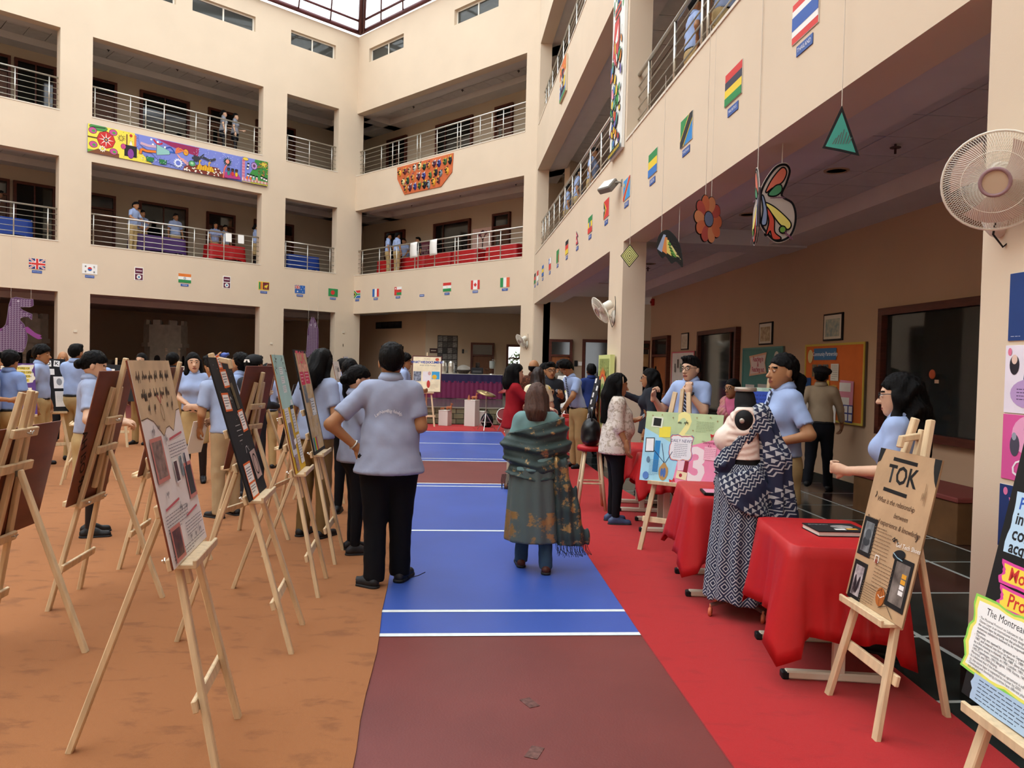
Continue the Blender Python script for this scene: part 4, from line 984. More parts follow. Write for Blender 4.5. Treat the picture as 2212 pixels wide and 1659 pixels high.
for i in range(12): b.lines(b.rs.uniform(-.2, .1), b.rs.uniform(.1, .6), .1, 2, .014, '#7d8ea0', .004)
# further boards of that row
for (x, y, lab, el, cols, w, h, zt) in ((-1.87, 8.84, 'light grey and black poster just behind the man in the grey polo shirt', 'pine easel between the map poster and the man in grey', ('#bfc4cc', '#2a2a30'), .5, .85, .72),
                          (-2.08, 10.5, 'pale poster with photo strips beside the girl with a black ponytail', 'pine easel beside the girl with a black ponytail', ('#d9d6cc', '#6a6660'), .5, .9, .72),
                          (-2.4, 12.7, 'tall bluish photo collage poster rising above the far easels', 'far pine easel holding the bluish collage', ('#c3cbd2', '#55606c'), .5, .9, .80)):
    M_ = easel(x, y, 4, el, zt, .0, clamp=False); b = Board('poster_board', lab, on_easel(M_, zt), w, h, cols[0])
    for i in range(5):
        b.photo(b.rs.uniform(-.12, .12), .12+i*.16, b.rs.uniform(.12, .2), .1, (cols[1], '#8b8680'), b.rs.uniform(-.1, .1)); b.lines(-.2, .18+i*.16, .3, 3, .018, '#44424a', .004)
    b.paper(.08, .7, .2, .1, '#f1f0ec')
# --- easels of the other row seen from behind
def back_easel(x, y, face, el, bl, zt, w, h, mast, mark=None, dx=0.0, col='#e8e6df', back=None):
    M_ = easel(x, y, face, el, zt, mast); b = Board('display_board', bl, on_easel(M_, zt, dx), w, h, col, 'board', back=back)
    if mark:
        t = text('stencil', mark, .095, mat('#1c0e0a', .7), b.o, w/2-.06, h*.35, .0085, 0, align='CENTER', bold=.002)
        t.matrix_local = Matrix.Translation((w/2-.075, .0085, h*.32)) @ Matrix.Rotation(pi, 4, 'Z') @ Matrix.Rotation(1.2, 4, 'Y')
    return b
back_easel(-2.86, 4.03, 186, 'pine easel at the left edge, seen from behind with a wing nut', 'wide brown hardboard panel on the easel at the left edge', .60, .98, .62, -.06)
back_easel(-2.885, 4.98, 188, 'pine easel seen from behind, carrying the stencilled board', 'leaning brown hardboard panel with dark stencilled letters', .66, .62, .86, .12, 'AH ISO 9D')
back_easel(-2.95, 5.95, 190, 'pine easel standing behind the cream poster, right of the stencilled board', 'brown hardboard panel half hidden behind the cream poster', .70, .56, .84, .1)
back_easel(-2.55, 6.9, 170, 'pine easel seen from behind, left of the black poster', 'red-brown hardboard panel left of the black poster', .64, .52, .92, .02)
back_easel(-3.35, 9.7, 184, 'pine easel with raised mast behind the black poster', 'red-brown hardboard panel with carved marks behind the black poster', .72, .55, .85, .1)
back_easel(-2.55, 8.3, 178, 'pine easel in front of the boy with the black cap', 'dark panel in front of the boy with the black cap', .66, .5, .7, .0, back=M_BLACK)
back_easel(-3.6, 12.4, 184, 'far pine easel between the teal poster and the wall pier', 'far brown hardboard panel near the wall pier', .72, .55, .8, .05)
back_easel(-5.6, 9.6, 205, 'far pine easel in front of the student with khaki trousers', 'small light panel behind the student with khaki trousers', .74, .5, .6, .05, back=mat('#b59a77', .7))
# purple poster and black TOK poster further left
Mp = easel(-6.55, 10.3, -42, 'pine easel under the purple poster at the left edge', .76, -.1, clamp=False)
b = Board('poster_board', 'purple poster with a ragged white and yellow headline', on_easel(Mp, .76) @ DZ(.84, .95), .46, .86, '#5d3f86')
b.poly(wavy_rect(.42, .30, 20, .07, 5, 3), '#e9e4d2', 'headline_cloud', 0, 0, .68)
for i, t in enumerate(('ARE SOME TYPES OF', 'KNOWLEDGE LESS OPEN', 'TO INTERPRETATION', 'THAN OTHERS?')):
    b.paper(0, .775-i*.066, .36-.03*abs(i-1), .05, '#e5cf5a', 0, 'headline_band'); b.text(t, 0, .775-i*.066, .040, '#26222a', 0, bold=.0008, space=.9)
b.paper(-.11, .40, .10, .19, '#ece7dc', 0, 'paper', '#d8c48a', .005); b.paper(.12, .34, .10, .22, '#ece7dc', 0, 'paper', '#d8c48a', .005); b.paper(-.1, .12, .13, .14, mat('#16202c', .3, var=.5, scale=14), 0, 'photo_print', '#e0d29a', .006)
b.lines(-.03, .44, .1, 8, .022, '#8f78b5', .004); b.lines(-.18, .24, .16, 2, .02, '#8f78b5', .004); b.lines(.04, .18, .14, 6, .022, '#8f78b5', .004)
Mq = easel(-6.72, 11.3, -42, 'pine easel under the black poster with three letter cards', .74, .0, clamp=False)
b = Board('poster_board', 'black poster with three white letter cards and white sheets', on_easel(Mq, .74) @ DZ(.9, .95), .50, .9, '#17171a', back=M_BLACK)
for x, t, r in ((-.12, 'T', .15), (0, 'O', 0), (.12, 'K', -.12)): b.paper(x, .82, .085, .10, '#efefec', r, 'letter_card'); b.text(t, x, .82, .085, '#141416', r, bold=.002)
b.paper(.02, .68, .12, .1, '#e8e8e6'); b.paper(-.12, .50, .18, .2, '#f0efec'); b.paper(.14, .50, .16, .2, '#f0efec'); b.disc(.14, .51, .04, .06, '#8e9092', 'egg_print'); b.paper(-.11, .24, .18, .24, '#e6e5e2'); b.paper(.15, .22, .16, .26, '#e6e5e2')
for i, c in enumerate(('#c8452f', '#d88a2a', '#e0c637', '#4f9a4a', '#3c6db0')): b.paper(-.18+i*.03, .49, .024, .05, c, 0, 'colour_swatch')
b.lines(-.18, .33, .14, 8, .02, '#77757a', .003); b.lines(.09, .33, .12, 9, .02, '#77757a', .003)

for (x, y, f_, lab, el, c) in ((-6.95, 13.4, -70, 'black art board with a white drawing left of the smiling boy', 'far pine easel under the black art board', '#1a1a1c'), (-6.1, 13.6, -78, 'pale art board with dark cut-outs right of the smiling boy', 'far pine easel under the pale art board', '#cfc6b4'), (-4.6, 13.2, -80, 'white photo board beyond the smiling girl', 'far pine easel beyond the smiling girl', '#d9d6cd')):
    M_ = easel(x, y, f_, el, .80, .1); b = Board('poster_board', lab, on_easel(M_, .80), .75, .66, c)
    for i in range(6): b.paper(-.28+.11*i, b.rs.uniform(.15, .5), .09, b.rs.uniform(.1, .25), '#e6e4de' if c < '#5' else b.rs.choice(['#2a2a2c', '#8a8680', '#f0efea']), b.rs.uniform(-.2, .2))
# ------------------------------------------------------------------ right side boards
MT = easel(1.615, 3.55, 180+2, 'pale pine easel carrying the brown paper board in front of the red table', .50, -.12, LEAN=.21, BK=.46)
MTb = on_easel(MT, .50, 0, .21) @ Matrix.Scale(.89, 4)
b = Board('poster_board', 'brown kraft paper board headed TOK with trainer and basketball pictures', MTb, .58, .84, mat('#b59470', .8, var=.14, scale=4, bump=.15, bscale=9, key='kraft'), back=mat('#8f7152', .8))
b.text('TOK', -.02, .71, .135, '#151311', .0, bold=.003); b.stroke([(-.13, .795), (.09, .79)], .020, '#151311'); b.stroke([(-.16, .625), (.06, .62)], .020, '#151311')
b.poly([(-.289, .839), (-.235, .839), (-.25, .80), (-.26, .77), (-.289, .755)], '#171614', 'black_corner'); b.poly([(.289, .839), (.289, .70), (.265, .73), (.245, .77), (.235, .80), (.23, .839)], '#171614', 'black_corner')
for t, x, z in (('What is the relationship', -.02, .565), ('between', .06, .505), ('Personal experience & knowledge', 0, .45)): b.text(t, x, z, .040, '#5a4230', 0, shear=.25, space=.95)
b.stroke([(-.22, .60), (-.215, .585), (-.225, .57)], .006, '#2c2119'); b.stroke([(.24, .45), (.245, .435), (.235, .42)], .006, '#2c2119')
for x, z, w, h, c in ((-.205, .345, .09, .165, ('#9aa0a2', '#25282c')), (-.20, .10, .09, .165, ('#d9cfd0', '#241f24')), (.185, .19, .125, .21, ('#2a2421', '#8f857c'))): b.photo(x, z, w, h, c, 0, '#141313', .024, sc=4)
b.disc(-.205, .32, .035, .025, '#33383c', 'shoe_print'); b.disc(-.20, .36, .03, .03, '#4a5054', 'shoe_print'); b.disc(-.215, .08, .012, .05, '#2a2026', 'shoe_print', rot=.2); b.disc(-.185, .08, .012, .05, '#2a2026', 'shoe_print', rot=-.2)
for i, c in enumerate(('#d89a2c', '#d89a2c', '#e9e6e2', '#e9e6e2')): b.paper(.215, .235-.028*i, .04, .022, c, 0, 'text_block')
b.lines(-.14, .40, .17, 9, .019, '#7a6048', .0035); b.lines(-.06, .245, .17, 9, .018, '#7a6048', .0035); b.lines(-.14, .115, .14, 9, .013, '#7a6048', .003); b.lines(-.15, .415, .2, 1, .02, '#6a523c', .004)
b.text('Gel Tech Shoes', .19, .375, .034, '#e9e6e0', .05, shear=.2); b.disc(.13, .325, .055, .026, '#15171a', 'shoe_print', rot=.25); b.stroke([(.08, .325), (.12, .31), (.17, .305)], .005, '#8fb0c0'); b.stroke([(.04, .385), (.06, .40), (.065, .38), (.05, .38), (.08, .395), (.1, .375)], .006, '#1b1714')
b.disc(.055, .085, .042, .048, '#a85c22', 'basketball_print'); b.stroke([(.03, .09), (.055, .08), (.09, .10)], .004, '#e9e0d2'); b.stroke([(.02, .105), (.055, .125), (.095, .075)], .0025, '#4a2a12'); b.stroke([(.055, .133), (.05, .085), (.06, .037)], .0025, '#4a2a12')
b.stroke([(-.075, .24), (-.075, .275), (-.04, .275), (-.04, .24)], .005, '#f0ece6'); b.disc(-.057, .245, .012, .012, '#8a4436', 'hoop_print'); b.stroke([(.06, -.0+.03), (.13, .06), (.2, .015)], .004, '#4d3a2b'); b.script(.2, .62, .05, .08, '#8d7050', .003, rot=.3, words=1)
# montreal protocol board at the lower right corner
MM_ = easel(1.45, 2.27, 180, 'pale pine easel cut by the lower right corner', .53, -.1, LEAN=.21, BK=.46)
b = Board('poster_board', 'black board about an ozone treaty with bright lettering at the right edge', on_easel(MM_, .53, 0, .21), .60, 1.02, '#141414', back=M_BLACK)
x0 = -.30
b.poly(wavy_rect(.40, .20, 16, .02, 4, 5), '#b6d4ea', 'lettered_sheet', 0, x0+.235, .60)
for t, z, s_, c in (('Promotion', .665, .055, '#2d57b0'), ('in inter-', .615, .055, '#1c1c20'), ('conscious', .565, .062, '#1c1c20'), ('acquisition', .52, .055, '#1c1c20')): b.text(t, x0+.055, z, s_, c, 0, align='LEFT', bold=.0012)
for t, z, dx_ in (('Montreal', .435, 0), ('Protocol', .355, .02)):
    b.poly(wavy_rect(.30, .075, 16, .05, 5, 2), '#d8479a', 'lettered_band', 0, x0+.20+dx_, z); b.poly(wavy_rect(.27, .055, 16, .05, 5, 2), '#f0d34a', 'lettered_band', 0, x0+.20+dx_, z); b.text(t, x0+.20+dx_, z, .06, '#c8352f', 0, bold=.001)
b.poly(wavy_rect(.47, .25, 20, .04, 6, 7), '#8fd054', 'speech_sheet', 0, x0+.195, .205); b.poly(wavy_rect(.45, .235, 20, .04, 6, 7), '#e9e06a', 'speech_sheet', 0, x0+.195, .205); b.poly(wavy_rect(.42, .215, 20, .03, 6, 7), '#efefec', 'speech_sheet', 0, x0+.195, .205)
b.text('The Montreal Protocol', x0+.19, .29, .034, '#2a2a2e', 0)
for i, t in enumerate(('- The Montreal Protocol on Substances that Deplete the', '  Ozone Layer is an international treaty designed to protect', '  the ozone layer by phasing out the production of', '  numerous substances believed to be responsible for ozone', '  depletion.', '- The treaty was opened for signature on September 16,', '  1987, and entered into force on January 1, 1989, followed', '  by a first meeting in Helsinki, May 1989. Since then, it has', '  undergone seven revisions, in 1990 London, 1991 Nairobi,', '  1992 Copenhagen, 1993 Bangkok, 1995 Vienna, 1997', '  Montreal, and 1999 Beijing.', '- It is believed that if the international agreement is adhered', '  to, the ozone layer is expected to recover by 2050.', '- Developed and developing countries have different phase', '  out schedules')):
    b.text(t, x0+.0, .263-i*.0118, .0125, '#3a3a40', 0, align='LEFT')
b.poly(wavy_rect(.40, .085, 16, .03, 4, 9), '#a9c1da', 'note_sheet', 0, x0+.25, .045); b.lines(x0+.08, .075, .34, 6, .012, '#4b5568', .003)
# three-number board behind the second table
MC = easel(1.36, 6.62, -122, 'pine easel behind the second red table, its foot on the red carpet', .60, -.04)
b = Board('poster_board', 'large green, blue and pink board with the numerals 2, 1 and 3', on_easel(MC, .60, .05) @ DZ(.95, .80), .88, .66, '#e7e4da', back=mat('#d9d2c0', .7))
b.poly([(-.44, .66), (-.44, .50), (.0, .33), (.44, .45), (.44, .66)][::-1], mat('#bcd0a0', .8, var=.1, scale=6), 'green_sheet'); b.poly([(-.44, .50), (-.44, .0), (-.06, .0), (.0, .33)][::-1], mat('#a6d8ec', .8, var=.08, scale=6), 'blue_sheet'); b.poly([(.0, .33), (-.06, 0), (.44, 0), (.44, .45)][::-1], mat('#ee8fb0', .8, var=.08, scale=6), 'pink_sheet')
b.text('2', .02, .52, .36, '#f0e79a', 0, bold=.012); b.text('1', -.27, .22, .40, '#2f86c4', 0, bold=.012); b.text('3', .20, .17, .44, '#f3dfe2', 0, bold=.014)
b.poly(wavy_rect(.26, .24, 18, .05, 5, 4), '#5566b5', 'news_sheet', 0, .0, .33); b.poly(wavy_rect(.25, .23, 18, .05, 5, 4), '#e08a68', 'news_sheet', 0, .0, .33); b.poly(wavy_rect(.235, .215, 18, .05, 5, 4), '#e8e6ea', 'news_sheet', 0, .0, .33); b.text('DAILY NEWS', .0, .395, .042, '#3a3f66', 0); b.lines(-.075, .365, .15, 8, .017, '#8b8b96', .005)
b.paper(-.20, .47, .13, .10, '#eedf4e', .05); b.paper(-.30, .56, .13, .1, '#dfe6cf', -.05); b.paper(-.30, .56, .09, .075, '#222222', -.05); b.paper(-.36, .34, .09, .12, '#efefef', .06, 'paper', '#1c1c1c', .008); b.poly([(.055*math.cos(q)*(1 if math.sin(q) < .6 else .7), .085*math.sin(q)) for q in [2*pi*i/16 for i in range(16)]], '#b98f57', 'parcel_tag', 0, -.17, .10); b.disc(-.16, .09, .018, .045, '#4b6fb0', 'doodle'); b.disc(-.19, .09, .014, .04, '#4b6fb0', 'doodle')
b.stroke([(-.17, .18), (-.30, .29)], .006, '#2b3a55'); b.stroke([(-.16, .18), (-.09, .29)], .006, '#2b3a55'); b.stroke([(-.17, .18), (-.22, .36)], .006, '#2b3a55')
b.paper(.03, .17, .09, .09, '#f0c9d4', .1); b.paper(.08, .16, .045, .11, '#8c2030', -.1); b.paper(.04, .08, .12, .07, '#efd9b4', -.12); b.disc(.03, .08, .018, .018, '#b03040', 'wax_seal'); b.paper(.33, .30, .13, .12, '#f2b7c8', -.03); b.lines(.27, .34, .12, 6, .016, '#b0607a', .003); b.lines(.15, .585, .2, 7, .015, '#8b9a70', .003); b.script(-.06, .56, .14, .03, '#4c5340', .004, words=2); b.text('*Stamping', .30, .40, .035, '#8a3350', 0); b.text('Kit', .32, .365, .032, '#8a3350', 0); b.lines(-.34, .20, .12, 11, .014, '#6f8fa4', .003); b.disc(-.37, .05, .035, .035, '#5b86c8', 'doodle'); b.disc(-.36, .2, .02, .03, '#5f7f98', 'doodle')
for x, z in ((-.36, .62), (-.25, .63), (-.12, .61), (.15, .62), (.3, .63), (.38, .6), (.12, .5)): b.poly([(.012*math.cos(pi*i/4)*(1 if i % 2 == 0 else .35), .012*math.sin(pi*i/4)*(1 if i % 2 == 0 else .35)) for i in range(8)], '#9c7a4a', 'star', 0, x, z)
for x, z in ((.35, .47), (-.06, .025)):
    b.poly([(0, 0), (-.03, .02), (-.03, -.02)], '#c8242c', 'ribbon_bow', .3, x, z); b.poly([(0, 0), (.03, -.02), (.03, .02)], '#c8242c', 'ribbon_bow', .3, x, z); b.stroke([(0, 0), (-.02, -.05)], .006, '#c8242c', 'ribbon_tail', x, z); b.stroke([(0, 0), (.025, -.045)], .006, '#c8242c', 'ribbon_tail', x, z)
# blue poster behind the schoolgirl
MB_ = easel(2.57, 8.05, -128, 'pine easel behind the schoolgirl, its tip above the blue poster', .76, .06, clamp=False)
b = Board('poster_board', 'blue poster with pale floral border between the mannequin and the schoolgirl', on_easel(MB_, .76) @ DZ(.85, .8), .62, .80, mat('#c9dcc9', .8, var=.3, scale=14, col2='#8fae9a'))
b.paper(0, .40, .48, .70, '#3350b2', 0, 'blue_sheet'); b.text('What is the relationship', 0, .70, .042, '#16255e', 0, shear=.2); b.text('between personal experience', 0, .65, .042, '#16255e', 0, shear=.2); b.text('and knowledge?', 0, .60, .042, '#16255e', 0, shear=.2)
b.photo(-.10, .45, .16, .16, ('#585a60', '#b9bcc0'), 0, '#d8452f', .016); b.paper(.06, .40, .16, .1, '#e9e9e6'); b.paper(.04, .18, .2, .12, '#e9e9e6'); b.lines(0, .42, .12, 4, .018, '#77757a', .004)
# boards further along the red carpet, seen edge-on
for (x, y, f_, lab, el, c, w, h, zt) in ((1.12, 12.6, 183, 'tall black poster with white cards seen nearly edge-on beside the red carpet', 'pine easel holding the black poster at the far red table', '#1b1b1e', .56, .9, .58),
                                    (.72, 14.2, 205, 'white photo poster beside the boy bending over the far table', 'pine easel under the white photo poster at the far table', '#dedcd2', .55, .85, .60),
                                    (1.18, 14.6, 183, 'small black card poster behind the black poster', 'pine easel behind the black poster', '#222226', .5, .8, .7)):
    M_ = easel(x, y, f_, el, zt, .05, clamp=False); b = Board('poster_board', lab, on_easel(M_, zt), w, h, c, back=M_BLACK if c < '#5' else None)
    for i in range(7): b.paper(b.rs.uniform(-.16, .16), .1+i*.12, b.rs.uniform(.12, .2), .08, '#efeeea' if c < '#5' else b.rs.choice(['#c9c07a', '#8f98a6', '#efeeea']), b.rs.uniform(-.08, .08)); b.lines(-.2, .1+i*.12, .3, 2, .02, '#8b8a90', .004)
# easel beside the lady in the cream tunic, turned away
Mx = easel(1.72, 9.6, 178, 'pine easel behind the lady in the cream tunic', .66, .0, clamp=False); b = Board('poster_board', 'black and white poster behind the lady in the cream tunic', on_easel(Mx, .66), .5, .72, '#1b1b1e', back=mat('#9a7c58', .7))
for i in range(5): b.paper(b.rs.uniform(-.12, .12), .1+i*.13, .2, .09, '#e9e8e4')
# question board at the end of the court
Md = easel(-2.18, 19.5, -86, 'pine easel at the far end of the blue court', .86, .42)
b = Board('poster_board', 'cream collage poster in a maroon frame at the end of the blue court', on_easel(Md, .86), .76, .96, '#5a2a2c', back=M_HARD)
b.paper(0, .48, .71, .91, mat('#e9dcbb', .8, var=.12, scale=5), 0, 'cream_sheet'); b.text('WHAT WE DOCUMENT?', 0, .79, .085, '#2b4a9a', 0, bold=.003, space=.85); b.text('TOPIC', 0, .875, .06, '#b8a07a', 0); b.text('Areas of the Prompt', .02, .71, .05, '#4a4a56', 0, shear=.2); b.photo(-.24, .42, .2, .26, ('#23283a', '#9aa0b0')); b.paper(.0, .42, .2, .26, '#e3dde0'); b.paper(.23, .45, .2, .2, '#3f9fd0'); b.disc(.2, .41, .06, .06, '#e0b02c'); b.disc(.05, .22, .045, .1, '#b8352f', 'flower_print'); b.disc(.07, .5, .04, .05, '#c9a09a', 'flower_print'); b.disc(.26, .87, .05, .04, '#c8583f', 'flower_print'); b.lines(-.3, .2, .2, 4, .03, '#a98f70', .006); b.lines(.1, .2, .2, 4, .03, '#a98f70', .006)
# painted panel leaning at the pier
Mm = Matrix.Translation((1.30, 12.62, .93)) @ Matrix.Rotation(math.radians(-4), 4, 'Z')
# ------------------------------------------------------------------ flags and name plates on the walls
R_, B_, G_, Y_, W_, K_, O_, N_ = '#cf3a34', '#3467b0', '#2f8a4c', '#e8c93a', '#eeede8', '#232326', '#df7a33', '#27346e'
def R4(x0, z0, x1, z1, c): return ([(x0, z0), (x1, z0), (x1, z1), (x0, z1)], c)
def DI(x, z, r, c, n=16, rz=None): return ([(x+r*math.cos(2*pi*i/n), z+(rz or r)*math.sin(2*pi*i/n)) for i in range(n)], c)
def ST(x, z, r, c, k=5): return ([(x+r*(1 if i % 2 == 0 else .42)*math.sin(pi*i/k), z+r*(1 if i % 2 == 0 else .42)*math.cos(pi*i/k)) for i in range(2*k)], c)
def bands(cs, vert=False):
    n = len(cs); return [R4(i/n*1.4, 0, (i+1)/n*1.4, 1, c) if vert else R4(0, 1-(i+1)/n, 1.4, 1-i/n, c) for i, c in enumerate(cs)]
def jack(w, h, x0=0, z0=0):
    o = [R4(x0, z0, x0+w, z0+h, N_)]
    def dg(a, b, c, d, t, col):
        L = math.hypot(c-a, d-b); nx, nz = -(d-b)/L*t, (c-a)/L*t; return ([(a+nx, b+nz), (a-nx, b-nz), (c-nx, d-nz), (c+nx, d+nz)], col)
    for t, c in ((.075*h, W_), (.03*h, R_)):
        o.append(dg(x0+w*.03, z0+h*.03, x0+w*.97, z0+h*.97, t, c)); o.append(dg(x0+w*.03, z0+h*.97, x0+w*.97, z0+h*.03, t, c))
    for t, c in ((.17*h, W_), (.10*h, R_)): o += [R4(x0+w/2-t, z0, x0+w/2+t, z0+h, c), R4(x0, z0+h/2-t, x0+w, z0+h/2+t, c)]
    return o
leaf = [(0, .36), (.05, .22), (.13, .26), (.11, .08), (.2, .16), (.24, .1), (.33, .12), (.28, 0), (.31, -.04), (.13, -.2), (.15, -.26), (.02, -.23), (.015, -.38)]
maple = [(.7+x*.75, .5+z*.75) for x, z in leaf]+[(.7-x*.75, .5+z*.75) for x, z in leaf[::-1]][1:]
FLAGS = {
 'UK': ('the United Kingdom', jack(1.4, 1)), 'KR': ('South Korea', [R4(0, 0, 1.4, 1, W_), ([(.7+.2*math.cos(pi*i/10), .5+.2*math.sin(pi*i/10)) for i in range(11)], R_), ([(.7+.2*math.cos(pi+pi*i/10), .5+.2*math.sin(pi+pi*i/10)) for i in range(11)], B_)] + [R4(x-.07, z-.09+k*.06, x+.07, z-.06+k*.06, K_) for x in (.3, 1.1) for z in (.24, .76) for k in range(3)]),
 'IN': ('India', bands((O_, W_, G_))+[DI(.7, .5, .13, N_), DI(.7, .5, .095, W_), DI(.7, .5, .03, N_)]), 'LK': ('Sri Lanka', [R4(0, 0, 1.4, 1, Y_), R4(.06, .08, .26, .92, G_), R4(.26, .08, .46, .92, O_), R4(.55, .08, 1.34, .92, '#6b2430'), DI(.95, .45, .22, Y_, 8, .14), DI(1.12, .6, .1, Y_, 8), R4(.8, .2, .86, .45, Y_), R4(1.02, .2, 1.08, .45, Y_)]),
 'AU': ('Australia', [R4(0, 0, 1.4, 1, B_)]+jack(.7, .5, 0, .5)+[ST(.35, .22, .14, W_, 7), ST(1.05, .82, .07, W_), ST(1.05, .2, .08, W_), ST(.85, .5, .07, W_), ST(1.25, .6, .07, W_)]), 'BD': ('Bangladesh', [R4(0, 0, 1.4, 1, G_), DI(.65, .5, .29, R_)]),
 'ZA': ('South Africa', [R4(0, .5, 1.4, 1, R_), R4(0, 0, 1.4, .5, B_), ([(0, 1), (.25, 1), (.72, .67), (1.4, .67), (1.4, .33), (.72, .33), (.25, 0), (0, 0)], W_), ([(0, 1), (.14, 1), (.68, .6), (1.4, .6), (1.4, .4), (.68, .4), (.14, 0), (0, 0)], G_), ([(0, .84), (.48, .5), (0, .16)], Y_), ([(0, .74), (.36, .5), (0, .26)], K_)]),
 'FR': ('France', bands((B_, W_, R_), True)), 'OM': ('Oman', [R4(0, 0, 1.4, 1, W_), R4(.45, .33, 1.4, .67, R_), R4(.45, 0, 1.4, .33, G_), R4(0, 0, .45, 1, R_), DI(.22, .8, .1, W_, 8)]), 'TJ': ('Tajikistan', bands((R_, W_, G_))+[DI(.7, .5, .06, Y_)]), 'CA': ('Canada', [R4(0, 0, 1.4, 1, W_), R4(0, 0, .35, 1, R_), R4(1.05, 0, 1.4, 1, R_), (maple, R_)]), 'IT': ('Italy', bands((G_, W_, '#df5f3c'), True)),
 'KE': ('Kenya', bands((K_, R_, G_))), 'ID': ('Indonesia', bands((R_, W_))), 'RW': ('Rwanda', bands((B_, Y_, B_))), 'CL': ('Chile', [R4(0, 0, 1.4, .5, R_), R4(.5, .5, 1.4, 1, W_), R4(0, .5, .5, 1, B_), ST(.25, .75, .14, W_)]), 'ZM': ('Zambia', [R4(0, 0, 1.4, 1, G_), R4(1.0, 0, 1.13, .6, R_), R4(1.13, 0, 1.26, .6, K_), R4(1.26, 0, 1.4, .6, O_)]),
 'DE': ('Germany', bands((K_, '#d8453a', Y_))), 'NP': ('Nepal', [([(.2, 0), (1.1, 0), (.55, .5), (1.05, .5), (.2, 1)], N_), ([(.25, .04), (.98, .04), (.44, .54), (.86, .54), (.25, .92)], R_), DI(.45, .26, .1, W_), DI(.42, .64, .07, W_)]), 'ET': ('Ethiopia', bands((G_, Y_, R_))+[DI(.7, .5, .2, B_)]), 'TL': ('East Timor', [R4(0, 0, 1.4, 1, R_), ([(0, 0), (.75, .5), (0, 1)], Y_), ([(0, 0), (.5, .5), (0, 1)], K_), ST(.17, .5, .13, W_)]),
 'CD': ('the Congo', [R4(0, 0, 1.4, 1, '#3f95d6'), ([(0, 0), (.3, 0), (1.4, .8), (1.4, 1), (1.1, 1), (0, .2)], Y_), ([(0, 0), (.22, 0), (1.4, .86), (1.4, 1), (1.18, 1), (0, .14)], R_), ST(.25, .75, .16, Y_)]), 'GA': ('Gabon', bands((G_, Y_, '#3a76c0'))),
 'TZ': ('Tanzania', [R4(0, 0, 1.4, 1, '#2f86cc'), ([(0, 0), (1.4, 1), (0, 1)], G_), ([(0, 0), (.42, 0), (1.4, .7), (1.4, 1), (.98, 1), (0, .3)], Y_), ([(0, 0), (.32, 0), (1.4, .77), (1.4, 1), (1.08, 1), (0, .23)], K_)]), 'MU': ('Mauritius', bands((R_, '#3a3a4a', Y_, G_))), 'TH': ('Thailand', [R4(0, 0, 1.4, 1, '#d8453f'), R4(0, .17, 1.4, .83, W_), R4(0, .33, 1.4, .67, '#3f62ae')])}
LOOK = {'UK': 'crossed red, white and blue', 'KR': 'white with a red and blue disc', 'IN': 'orange, white and green', 'LK': 'yellow-edged maroon and green', 'AU': 'starred blue', 'BD': 'green with a red disc', 'ZA': 'green-forked multicoloured', 'FR': 'blue, white and red upright striped', 'OM': 'red, white and green with red edge', 'TJ': 'red, white and green', 'CA': 'red and white maple leaf', 'IT': 'green, white and red upright striped', 'KE': 'black, red and green', 'ID': 'red over white', 'RW': 'blue, yellow and blue', 'CL': 'red and white with blue corner', 'ZM': 'plain green', 'DE': 'black, red and gold', 'NP': 'red double pennant', 'ET': 'green, yellow and red with blue disc', 'TL': 'red with black and yellow triangles', 'CD': 'blue with a red diagonal', 'GA': 'green, yellow and blue', 'TZ': 'green and blue with black diagonal', 'MU': 'four-striped red, blue, yellow and green', 'TH': 'red, white and blue striped'}
M_PLATE = mat('#3a5ba0', .5, key='plate'); M_PTXT = mat('#e6e9f0', .6, key='platetext')
def flag(w, x, code):
    nm, shapes = FLAGS[code]; mb = MB(); ms = []; s = .30
    if code != 'NP': mb.box(-.213, .213, .0, .006, -.003, .303, 0); 
    ms.append(mat('#dcd8cc', .7))
    for k, (pts, c) in enumerate(shapes):
        m_ = mat(c, .65)
        if m_ not in ms: ms.append(m_)
        mb.add([(a*s-.21, -.001-.0012*k, b_*s) for a, b_ in pts], [tuple(range(len(pts)))], ms.index(m_))
    o = mb.build('wall_flag', ms, M=FW[w] @ Matrix.Translation((x, -.008, 4.10))); tag(o, '%s flag of %s on the cream wall' % (LOOK[code], nm), 'flag', 'country flags around the court')
    plate(w, x, code, nm)
def plate(w, x, code, nm):
    e = empty('name_plate', FW[w] @ Matrix.Translation((x, -.008, 4.02))); tag(e, 'small blue name plate under the flag of %s' % nm if code else 'small blue name plate with no flag above it', 'name plate', 'blue name plates under the flags')
    mb = MB(); mb.cbox(-.13, .13, 0, .006, -.04, .04, .002); mb.build('plate', M_PLATE, e)
    t = nm.replace('the ', '').upper() if nm else 'COUNTRY'
    if nm: text('lettering', t, min(.058, .36/len(t)), M_PTXT, e, 0, 0, -.002)
    else:
        mb = MB(); mb.box(-.1, .1, -.001, 0, -.008, .008); mb.build('lettering', M_PTXT, e)
for x, c in ((-10.88, 'UK'), (-9.47, 'KR'), (-6.59, 'IN'), (-3.78, 'LK'), (-2.35, 'AU'), (-.94, 'BD')): flag(0, x, c)
for x, c in ((.24, 'ZA'), (1.45, 'FR'), (2.82, 'OM'), (5.55, 'TJ'), (6.96, 'CA'), (8.33, 'IT')): flag(1, x, c)
plate(1, 4.2, None, '')
for x, c in ((.42, 'KE'), (1.12, 'ID'), (2.33, 'RW'), (3.8, 'CL'), (5.2, 'ZM'), (6.62, 'DE'), (8.0, 'NP'), (9.4, 'ET'), (10.86, 'TL'), (12.31, 'CD'), (13.75, 'GA'), (15.15, 'TZ'), (16.55, 'MU'), (17.98, 'TH')): flag(2, x, c)
